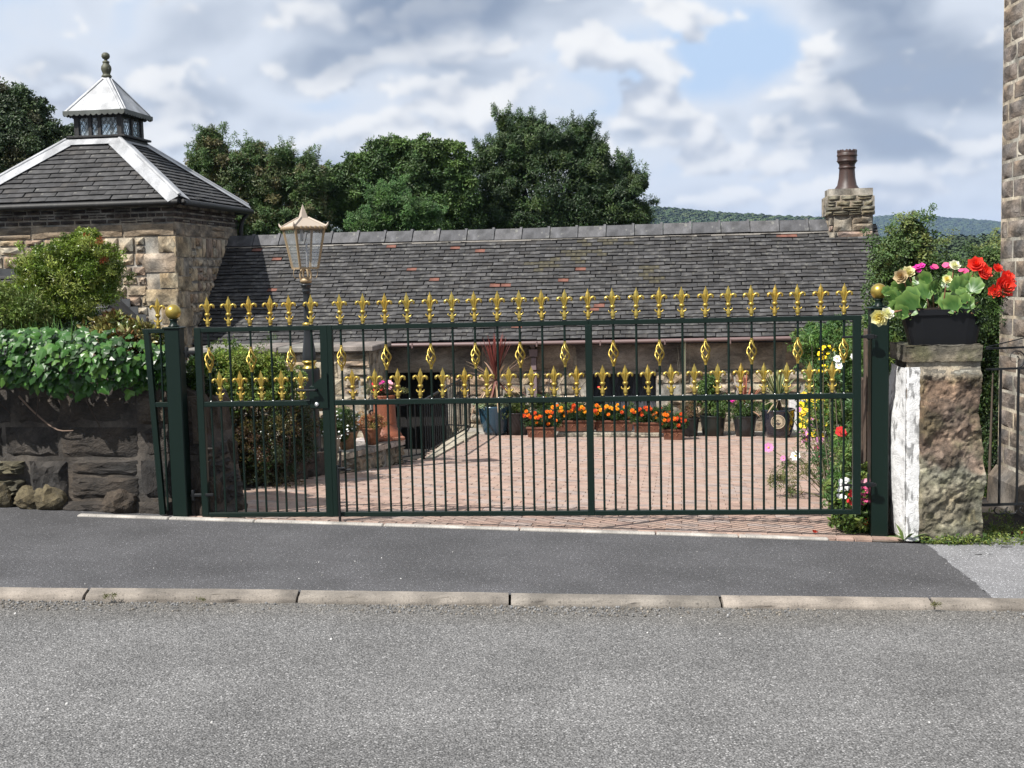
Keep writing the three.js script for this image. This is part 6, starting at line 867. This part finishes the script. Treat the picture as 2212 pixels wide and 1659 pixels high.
{ // dark low retaining wall of the bed behind the narrow leaf
  const a = groundAt(600, 1046), c = groundAt(735, 1021), d = c.clone().sub(a), t = thing('bed_wall', 'low dark wall edging the bed beside the lamp post', 'wall', V(a.x, Math.min(a.y, c.y), a.z - 0.03), Math.atan2(-d.z, d.x)); const L = Math.hypot(d.x, d.z); const w = obj('wall', box(L, 0.24, 0.14, L / 2, 0.1, -0.1), mat([0.08, 0.055, 0.042], { t: T.grit, b: T.gritB, bs: 0.008 }), t); lay(w, coursed(0, L, 0, 0.23, [0.11, 0.12], [0.2, 0.4], rng(4)), stoneSet(33, [[0.085, 0.058, 0.045], [0.07, 0.05, 0.04]], 2, 0.4, 0.05), mStone, { r: rng(2), depth: 0.06, place: (m) => { m.position.z -= 0.02; } });
}
// ---------- climber, cosmos and busy lizzies inside the right post ----------
{
  const b = groundAt(1830, 1120), Z = -b.z + 0.35, t = thing('climbing_shrub', 'tall leafy climber with yellow and white flowers inside the right gate post', 'climber', b), r = rng(250);
  bush(t, [L3(1820, 760, Z + 0.4, 70, 70, 0.3, b), L3(1780, 730, Z + 0.6, 50, 35, 0.2, b), L3(1850, 850, Z + 0.2, 55, 90, 0.28, b), L3(1800, 900, Z + 0.5, 55, 80, 0.25, b), L3(1840, 990, Z, 50, 80, 0.25, b), L3(1770, 800, Z + 0.7, 30, 60, 0.15, b), L3(1885, 800, Z + 0.3, 30, 110, 0.15, b), L3(1825, 1070, Z - 0.1, 40, 50, 0.18, b)], { seed: 251, geo: sprig(7, 331, { w: 0.26, size: 0.85, up: 0.5 }), size: [0.032, 0.052], colors: [[0.09, 0.20, 0.035], [0.12, 0.24, 0.045], [0.07, 0.16, 0.03], [0.18, 0.27, 0.06], [0.10, 0.22, 0.065]], clumps: 15, per: 20, sub: 0.4, fill: 0.4 });
  for (let i = 0; i < 26; i++) flower(t, 'yellow', L3(1765 + r() * 50, 745 + r() * 60, Z + 0.3, 1, 1, 0, b).c, 0.012 + r() * 0.01, r);
  for (const [x, y] of [[1808, 775], [1845, 770], [1812, 790], [1852, 782]]) flower(t, 'white', L3(x, y, Z, 1, 1, 0, b).c, 0.03, r, V(-0.2, 0.3, 1)); flower(t, 'red', L3(1816, 932, Z - 0.1, 1, 1, 0, b).c, 0.042, r, V(-0.2, 0.3, 1)); flower(t, 'red', L3(1822, 936, Z - 0.1, 1, 1, 0, b).c, 0.03, r, V(0.2, 0.3, 1));
  obj('stem', Array.from({ length: 5 }, (_, k) => tube([[(k - 2) * 0.03, 0, -0.2], [(k - 2) * 0.05, 0.6, -0.45], [(k - 2) * 0.05 + Math.sin(k) * 0.05, 1.2, -0.6]], [0.006, 0.005, 0.002], 5, 5)), mat([0.07, 0.06, 0.035]), t);
}
{
  const p = at(1884, 900, 8.0), t = thing('timber_post', 'weathered brown timber post behind the right gate post', 'post', V(p.x, gy(p.x, 8), p.z)); obj('post', cbox(0.10, 1.36, 0.09, 0, 0.66, 0, 0.01), mat([0.17, 0.115, 0.08], { t: T.wood, b: T.woodB, bs: 0.004 }), t);
  const p2 = at(1868, 960, 8.35), t2 = thing('timber_post', 'second weathered timber post, half hidden in the climber', 'post', V(p2.x, gy(p2.x, 8.3), p2.z)); obj('post', cbox(0.08, 1.0, 0.08, 0, 0.5, 0, 0.01), mat([0.13, 0.085, 0.06], { t: T.wood, b: T.woodB, bs: 0.004 }), t2);
}
{
  const b = groundAt(1790, 1075), t = thing('cosmos_plant', 'feathery cosmos with pink and white flowers leaning over the drive', 'flowers', b), r = rng(260), Z = -b.z;
  const heads = [[1660, 967, 'cosmos', 34], [1692, 990, 'cosmos', 20], [1718, 985, 'white', 34], [1735, 935, 'cosmos', 30], [1752, 925, 'cosmos', 26], [1768, 932, 'cosmos', 22], [1742, 950, 'cosmos', 34], [1770, 948, 'cosmos', 28], [1752, 905, 'cosmos', 22], [1726, 885, 'cosmos', 18], [1765, 970, 'pink', 22], [1772, 985, 'pink', 18], [1704, 1060, 'white', 12], [1684, 860, 'white', 14]];
  const L = []; for (const [x, y, k, d] of heads) { const p = L3(x, y, Z, 1, 1, 0, b).c; flower(t, k, p, d * Z / F * 0.36, r, V(-0.25, 0.45, 0.9)); L.push(tube([p.toArray(), [mix(p.x, 0.05, 0.45), p.y * 0.6, p.z - 0.02], [(r() - 0.5) * 0.1, 0.0, 0]], [0.0025, 0.003, 0.005], 4, 7)); }
  for (let k = 0; k < 10; k++) { const x = 1690 + r() * 110, y = 960 + r() * 80, p = L3(x, y, Z, 1, 1, 0, b).c; L.push(tube([p.toArray(), [mix(p.x, 0, 0.5), p.y * 0.55, 0], [(r() - 0.5) * 0.12, 0, 0]], [0.0015, 0.0022, 0.003], 4, 5)); }
  obj('stem', L, mat([0.14, 0.14, 0.05]), t);
  bush(t, [L3(1720, 1030, Z, 40, 45, 0.12, b), L3(1765, 1000, Z, 35, 60, 0.15, b), L3(1690, 1050, Z, 22, 30, 0.08, b)], { seed: 262, geo: sprig(9, 334, { w: 0.06, size: 1.0 }), size: [0.03, 0.055], colors: [[0.15, 0.17, 0.05], [0.11, 0.15, 0.04], [0.2, 0.19, 0.07]], clumps: 8, per: 5, sub: 0.6, fill: 0, stray: 0.8 });
}
{
  const b = groundAt(1852, 1148), Z = -b.z, t = thing('busy_lizzies', 'pink, red and white busy lizzies at the foot of the right gate post', 'flowers', b), r = rng(270);
  bush(t, [L3(1850, 1125, Z, 42, 24, 0.12, b), L3(1865, 1085, Z + 0.05, 28, 40, 0.12, b), L3(1830, 1085, Z + 0.15, 26, 34, 0.1, b), L3(1872, 1040, Z + 0.1, 18, 30, 0.1, b)], { seed: 271, geo: sprig(6, 336, { w: 0.5, size: 0.85, up: 0.4 }), size: [0.03, 0.05], colors: G1.concat(GLIME.slice(1)), clumps: 14, per: 12 });
  for (const [k, n, x, y, w, h] of [['whitelet', 22, 1822, 1055, 24, 40], ['pink', 22, 1868, 1070, 26, 36], ['palepink', 8, 1866, 1046, 20, 20], ['red', 8, 1845, 1070, 26, 40], ['red', 3, 1872, 1128, 10, 10]]) for (let i = 0; i < n; i++) flower(t, k, L3(x + (r() - 0.5) * w, y + (r() - 0.5) * h, Z - 0.08, 1, 1, 0, b).c, 0.011 + r() * 0.006, r, V(-0.2, 0.4, 1));
}
{ // hedge between pillar and house
  const b = at(2060, 950, 9.3); b.y = -0.2; const t = thing('boundary_hedge', 'dense green hedge filling the gap between the stone pillar and the right house', 'hedge', b);
  bush(t, [L3(2120, 830, 9.7, 40, 110, 0.3, b), L3(2125, 970, 9.7, 36, 130, 0.3, b), L3(2050, 720, 9.5, 120, 90, 0.35, b), L3(1920, 730, 9.3, 50, 80, 0.25, b), L3(2140, 690, 9.7, 50, 80, 0.3, b), L3(2130, 1050, 9.7, 30, 50, 0.2, b)], { seed: 281, geo: SPR[2], size: [0.035, 0.055], colors: [[0.035, 0.075, 0.018], [0.05, 0.10, 0.022], [0.10, 0.15, 0.03], [0.03, 0.06, 0.016]], clumps: 20, per: 26, sub: 0.34 });
  obj('stem', Array.from({ length: 8 }, (_, k) => tube([[(k - 4) * 0.14, 0, 0], [(k - 4) * 0.15, 1.0, 0]], [0.015, 0.006], 5, 3)), mat([0.08, 0.06, 0.045]), t);
}
// weeds along the pillar foot, dandelion, moss and grit along the kerb
{
  const t = tag(new THREE.Group(), 'low weeds and grass along the foot of the stone pillar', 'weeds', null, 'stuff'); t.name = 'weeds'; scene.add(t); const r = rng(290), it = [], it2 = [];
  for (let k = 0; k < 420; k++) { const px = 1985 + Math.pow(r(), 0.8) * 260, p = groundAt(px, 1171 + (r() - 0.5) * 14 + (px > 2140 ? (r() - 0.8) * 26 : 0)); it.push({ p: p.add(V(0, 0.012 + r() * 0.03 * (px > 2040 ? 1.3 : 0.6), 0)), n: V((r() - 0.5) * 1.2, 0.9, 0.4).normalize(), s: 0.02 + r() * 0.026, spin: r() * 6, c: pick([...GLIME, ...GLIME, [0.24, 0.29, 0.06], ...G1], r) }); }
  for (let k = 0; k < 60; k++) { const p = groundAt(2155 + (r() - 0.5) * 60, 1150); it.push({ p: p.add(V(0, r() * 0.16, 0)), n: rdir(r), s: 0.03, spin: r() * 6, c: pick(GLIME, r) }); }
  foliage('weeds', t, SPR[0], mLeaf, it);
  for (let k = 0; k < 240; k++) { const p = groundAt(2000 + r() * 230, 1166 + r() * 11); it2.push({ p, n: V((r() - 0.5), 1.2, r() - 0.5).normalize(), s: 0.02 + r() * 0.025, spin: r() * 6, c: pick(GLIME, r) }); } foliage('grass', t, sprig(6, 340, { w: 0.08, size: 1, up: 1.4 }), mLeaf, it2);
  const d = groundAt(1957, 1168), dn = thing('dandelion', 'dandelion rosette at the whitewashed corner of the pillar', 'weed', d); blades(dn, 'leaf', 11, { seed: 292, base: V(0, 0.005, 0), lean: [0.2, 1.2], len: [0.07, 0.13], w: 0.014, droop: 0.5, colors: [[0.14, 0.21, 0.04], [0.10, 0.18, 0.03]] });
  const mk = (px, py, s, no, n) => { const p = groundAt(px, py), w = thing('kerb_weed', no, 'weed', p); const q = []; for (let i = 0; i < n; i++) q.push({ p: V((r() - 0.5) * s * 2, r() * s * 0.7, (r() - 0.5) * s), n: rdir(r), s: 0.014, spin: r() * 6, c: [0.10, 0.11, 0.02] }); foliage('leaves', w, SPR[1], mLeaf, q); };
  mk(238, 1291, 0.03, 'small mossy weed on the kerb at left', 34); mk(435, 1297, 0.02, 'tiny weed on the kerb, right of the mossy one', 14); mk(2024, 1310, 0.03, 'mossy tuft in the kerb joint below the pillar', 26);
  const pet = [[1760, 1154, 'fallen red petal on the drive near the right post'], [2208, 1156, 'fallen red petal by the side gate']]; for (const [x, y, l] of pet) { const p = groundAt(x, y), m = obj('fallen_petal', petals(3, 2, 3, [0.8, 0.07, 0.02], [0.8, 0.08, 0.02], { cup: 0.8 }), mPetal); m.position.copy(p).add(V(0, 0.012, 0)); m.scale.setScalar(0.024); m.rotation.x = -1.3; tag(m, l, 'petal'); }
  // loose pale chippings on road and pavement
  const st = new THREE.IcosahedronGeometry(1, 0), chips = []; for (let k = 0; k < 620; k++) { const a = r(), px = r() * 2212, py = a < 0.45 ? 1312 + Math.pow(r(), 2) * 60 : a < 0.8 ? 1180 + r() * 105 : 1330 + r() * 300, p = groundAt(px, py); if (py > 1308) p.y -= ROADDROP; const q = 0.34 + r() * 0.28; chips.push({ p: p.add(V(0, 0.0005, 0)), n: rdir(r), s: 0.0018 + Math.pow(r(), 5) * 0.0055, spin: r() * 6, c: r() < 0.14 ? [q, q * 0.98, q * 0.94] : [q * 0.35, q * 0.34, q * 0.33] }); }
  for (let k = 0; k < 6500; k++) { const x = -3.6 + r() * 6.6, lay2 = Math.max(0, 0.5 + fbm(x * 1.3, 2, 8, 3) * 1.6 - sst(0.2, 2.5, x) * 0.4); if (r() > lay2) continue; const Z = KERBF - 0.004 - Math.pow(r(), 1.7) * 0.16, q = 0.08 + r() * 0.15, br = r() < 0.5 ? [q * 1.1, q * 0.98, q * 0.82] : [q, q, q]; chips.push({ p: V(x, -0.034 * x - ROADDROP + r() * 0.004, -Z), n: rdir(r), s: 0.002 + Math.pow(r(), 3) * 0.0065, spin: r() * 6, c: br }); }
  const cg = new THREE.Group(); cg.name = 'loose_chippings'; scene.add(tag(cg, 'scattered loose chippings on road and pavement', 'gravel', null, 'stuff')); foliage('chippings', cg, metric(st.toNonIndexed ? (st.index ? st.toNonIndexed() : st) : st), mat([1, 1, 1], { roughness: 0.9 }), chips);
}

// ---------- trees behind the cottage ----------
const mBark = mat([0.10, 0.08, 0.06], { t: T.wood, b: T.woodB, bs: 0.01 });
function tree(label, Z, px, py, lumps, o) {
  const b = at(px, py, Z), gyy = -3.2; b.y = gyy; const t = thing(o.name ?? 'broadleaf_tree', label, 'tree', b), L = lumps.map(([x, y, w, h, dz = 0, clumps]) => ({ ...L3(x, y, Z + dz, w, h, (w + h) / 2 * Z / F * 0.85, b), clumps }));
  const top = Math.max(...L.map((l) => l.c.y)), r = rng(o.seed);
  obj('trunk', [tube([[0, -0.5, 0], [0.05, top * 0.35, 0], [0.1, top * 0.8, 0]], [0.28, 0.2, 0.06], 9), ...L.map((l) => tube([[0.04, top * 0.35 + r() * 0.6, 0], [l.c.x * 0.5, l.c.y * 0.7 + 0.4, l.c.z * 0.5], l.c.toArray()], [0.09, 0.05, 0.015], 6, 6))], mBark, t);
  const twigs = []; for (const l of L) for (let k = 0; k < (o.twigs ?? 6); k++) {      // leafy shoots standing out of the outline
    const d = V((r() - 0.5) * 2, r() * 1.1 - 0.05, (r() - 0.5) * 1.4).normalize(), s0 = V(l.c.x + d.x * l.r[0] * 0.85, l.c.y + d.y * l.r[1] * 0.85, l.c.z + d.z * l.r[2] * 0.85), dir = d.clone().add(V((r() - 0.5) * 0.6, o.rise ?? 0.5, (r() - 0.5) * 0.4)).normalize(), len = (0.2 + r() * 0.4) * (o.shoot ?? 0.7), c = pick(o.colors, r), n = 5 + Math.floor(r() * 8);
    for (let i = 0; i < n * 4; i++) { const q = (i + r()) / (n * 4), w = (1 - q) * 0.22 + 0.04, t2 = 0.9 + r() * 0.6; twigs.push({ p: s0.clone().addScaledVector(dir, q * len).add(V((r() - 0.5) * w, (r() - 0.5) * w, (r() - 0.5) * w)), n: V((r() - 0.5), 0.5, 0.6 * r()).normalize(), s: mix(o.size[0], o.size[1], r()) * (1 - q * 0.35), spin: r() * 6, c: c.map((v) => v * 1.25 * t2) }); }
  }
  foliage('shoots', t, o.geo, o.mat ?? mLeaf, twigs);
  foliage('crown', t, o.geo, o.mat ?? mLeaf, crownItems(L, { ...o, fill: 0.7, colors: o.colors.map((c) => [c[0] * 1.3, c[1] * 1.25, c[2] * 1.1]) })); return t;
}
const LT = sprig(5, 501, { w: 0.5, size: 0.8, spread: 0.7 }), LT2 = sprig(6, 502, { w: 0.34, size: 0.75, spread: 0.7 });
tree('dark tree behind the square building at the left edge', 23, 20, 400, [[10, 330, 120, 110], [20, 245, 70, 50], [95, 330, 62, 60], [-70, 300, 90, 110], [130, 330, 40, 50], [60, 285, 40, 30]], { seed: 511, geo: LT, clumps: 34, per: 70, sub: 0.30, size: [0.06, 0.10], colors: [[0.026, 0.05, 0.014], [0.036, 0.062, 0.016], [0.05, 0.055, 0.02], [0.03, 0.06, 0.018]] });
tree('loose brownish-green tree between the square building and the round tree', 25, 560, 520, [[480, 430, 78, 80], [460, 345, 42, 52], [520, 370, 50, 48], [585, 400, 62, 60], [660, 420, 46, 60], [665, 358, 17, 24, 0, 10], [600, 365, 34, 30], [440, 380, 32, 36], [620, 480, 90, 50], [462, 305, 20, 18, 0, 9], [618, 345, 14, 18, 0, 7], [545, 335, 22, 18, 0, 9], [530, 480, 80, 50]], { seed: 521, geo: LT2, clumps: 30, per: 50, sub: 0.30, size: [0.055, 0.095], colors: [[0.045, 0.085, 0.02], [0.065, 0.092, 0.028], [0.09, 0.088, 0.034], [0.038, 0.078, 0.018], [0.05, 0.095, 0.025], [0.055, 0.10, 0.024]] });
tree('broad round-headed green tree behind the cottage roof', 26, 870, 520, [[880, 420, 125, 95], [800, 380, 62, 46], [905, 345, 72, 40], [965, 390, 50, 56], [740, 440, 56, 55], [700, 420, 46, 44], [850, 350, 56, 38], [860, 480, 130, 40], [985, 450, 40, 60]], { seed: 531, geo: LT, clumps: 34, per: 62, sub: 0.28, size: [0.075, 0.12], colors: [[0.04, 0.085, 0.018], [0.055, 0.105, 0.02], [0.032, 0.07, 0.016], [0.065, 0.115, 0.025]] });
tree('smaller lighter green tree in front of the round one', 22.5, 850, 520, [[855, 465, 58, 42], [830, 435, 26, 28], [900, 470, 46, 30], [790, 490, 40, 22], [848, 420, 16, 16, 0, 8]], { seed: 541, geo: LT2, clumps: 22, per: 46, sub: 0.34, size: [0.05, 0.08], colors: [[0.045, 0.11, 0.025], [0.06, 0.13, 0.03], [0.04, 0.09, 0.02]] });
tree('tall dark tree with upswept leafy sprays, right of the round tree', 27, 1200, 520, [[1190, 400, 130, 90], [1130, 330, 66, 50], [1200, 330, 62, 46], [1275, 370, 46, 70], [1330, 440, 62, 56], [1080, 420, 60, 70], [1140, 290, 40, 26], [1250, 300, 24, 26, 0, 12], [1362, 400, 26, 32, 0, 12], [1380, 470, 28, 30, 0, 10], [1100, 285, 16, 15, 0, 7], [1085, 265, 9, 10, 0, 5], [1128, 268, 9, 12, 0, 5], [1270, 282, 8, 14, 0, 5], [1243, 285, 8, 10, 0, 4], [1352, 362, 9, 12, 0, 5], [1386, 398, 8, 12, 0, 5], [1055, 330, 22, 18, 0, 8], [1040, 360, 18, 16, 0, 7], [1190, 285, 18, 14, 0, 7], [1240, 470, 140, 40], [1310, 380, 26, 30, 0, 10], [1040, 480, 60, 40], [1110, 490, 70, 36]], { seed: 551, rise: 0.7, shoot: 0.75, twigs: 5, geo: LT2, clumps: 34, per: 56, sub: 0.28, size: [0.06, 0.10], colors: [[0.026, 0.058, 0.016], [0.035, 0.072, 0.018], [0.02, 0.045, 0.013], [0.05, 0.085, 0.024]] });
tree('apple tree beyond the right end of the cottage roof', 14.5, 1990, 760, [[1960, 560, 62, 62], [1975, 505, 30, 26, 0, 12], [1920, 580, 34, 60], [2030, 612, 60, 44], [2090, 615, 40, 36], [2140, 600, 30, 44], [1940, 650, 60, 50], [2060, 660, 90, 60], [2148, 560, 12, 16, 0, 6]], { name: 'apple_tree', shoot: 0.6, seed: 561, geo: LT, clumps: 24, per: 34, sub: 0.32, size: [0.04, 0.062], colors: [[0.05, 0.095, 0.022], [0.07, 0.12, 0.03], [0.035, 0.07, 0.018], [0.12, 0.15, 0.04]] });

// ---------- far hills and the ground that reaches them ----------
const SKY2 = [[700, 470], [1106, 445], [1395, 440], [1500, 449], [1600, 454], [1780, 463], [1885, 500], [2000, 524], [2300, 545]], SKY3 = [[1300, 490], [1600, 472], [1885, 466], [1960, 461], [2060, 470], [2165, 477], [2400, 470]], SKY1 = [[1600, 640], [1860, 600], [1930, 560], [1990, 520], [2050, 494], [2110, 488], [2170, 488], [2400, 480]];
const along = (A, x) => { if (x <= A[0][0]) return A[0][1]; for (let i = 1; i < A.length; i++) if (x < A[i][0]) return mix(A[i - 1][1], A[i][1], (x - A[i - 1][0]) / (A[i][0] - A[i - 1][0])); return A[A.length - 1][1]; };
const ridgeH = (A, X, Z, off) => { const px = CX + X / Z * F, y = along(A, px - 5) - (CX - px) * 0.0227; return 1.64 + (595 - y) / F * Z - off; };
const RID = [[SKY1, 190, 60, 7], [SKY2, 900, 260, 9], [SKY3, 2600, 600, 14]];
function hillH(X, Z) {
  let h = -1.8 - 14 * sst(18, 90, Z); if (Z < 20) return h;
  for (const [A, Zr, w, off] of RID) { const Xr = X * Zr / Z, q = Math.exp(-(((Z - Zr) / w) ** 2)); if (q > 0.01) h = Math.max(h, mix(h, ridgeH(A, clamp(Xr, -Zr * 0.5, Zr * 0.6), Zr, off), q)); }
  return h + fbm(X * 0.02, Z * 0.02, 1, 3) * Math.min(2, Z * 0.004);
}
{
  const nA = 150, rings = [0.5]; for (let z = 8; z < 5200; z *= 1.09) rings.push(z); const pos = [], idx = [], uv = [], W = nA + 1;
  for (const d of rings) for (let i = 0; i <= nA; i++) { const a = -Math.PI + i / nA * 2 * Math.PI, x = Math.sin(a) * d, Z = Math.cos(a) * d; const y = Z > 0 && Math.abs(a) < 1.2 ? hillH(x, Z) : -1.8 - 10 * sst(40, 300, d); pos.push(x, y, -Z); uv.push(x, Z); }
  for (let j = 0; j < rings.length - 1; j++) for (let i = 0; i < nA; i++) { const a = j * W + i; idx.push(a, a + 1, a + W, a + 1, a + W + 1, a + W); }
  const g = new THREE.BufferGeometry(); g.setAttribute('position', new THREE.Float32BufferAttribute(pos, 3)); g.setAttribute('uv', new THREE.Float32BufferAttribute(uv, 2)); g.setIndex(idx); g.computeVertexNormals(); struct('hills', g, mTurf);
}
{
  const puff = (n, seed, s) => { const r = rng(seed), L = []; for (let k = 0; k < n; k++) { const d = rdir(r); if (d.y < -0.3) d.y = -d.y; const q = 0.75 + 0.32 * fbm(d.x * 2, d.y * 2, d.z * 2 + seed, 2) * 2, g = leafGeo(0.8, 1, 0.15, 0.2), nn = d.clone().add(V((r() - 0.5) * 0.9, 0.25, (r() - 0.5) * 0.9)).normalize(); tint(g, [1, 1, 1].map(() => 0.75 + r() * 0.5)); g.applyMatrix4(new THREE.Matrix4().compose(d.clone().multiplyScalar(q), new THREE.Quaternion().setFromUnitVectors(UPZ, nn).multiply(new THREE.Quaternion().setFromAxisAngle(UPZ, r() * 6)), V(s, s, s))); L.push(g); } return mergeGeometries(L); };
  const P1 = puff(420, 3, 0.17), P2 = puff(90, 4, 0.42), mFar = new THREE.MeshStandardMaterial({ color: 0xffffff, roughness: 0.8, side: THREE.DoubleSide });
  const wood = (name, label, n, geo, Z0, Z1, px0, px1, s0, s1, cols, seed, lift) => { const r = rng(seed), it = [], gr = new THREE.Group(); gr.name = name; scene.add(tag(gr, label, 'woodland', null, 'stuff')); for (let k = 0; k < n; k++) { const Z = mix(Z0, Z1, r()), X = (mix(px0, px1, r()) - CX) / F * Z, s = mix(s0, s1, r()), c = pick(cols, r), t = 0.7 + r() * 0.6; it.push({ p: V(X, hillH(X, Z) + s * lift, -Z), n: UPZ, s, spin: 0, c: c.map((v) => v * t) }); } foliage('crowns', gr, geo, mFar, it); };
  const green = [[0.03, 0.055, 0.018], [0.04, 0.07, 0.02], [0.025, 0.045, 0.016], [0.055, 0.08, 0.026]];
  wood('near_wood', 'wooded slope across the valley behind the apple tree', 620, P1, 105, 215, 1780, 2420, 2.2, 4.2, green, 601, 0.7);
  wood('mid_wood', 'wooded hillside on the skyline left of the chimney', 7000, P2, 560, 980, 1250, 2350, 2.2, 4.6, green, 602, 0.6);
  wood('far_wood', 'hazy blue wooded hill on the skyline right of the chimney', 5000, P2, 1900, 2680, 1500, 2350, 5, 9, green, 603, 0.5);
}
renderer.render(scene, camera);
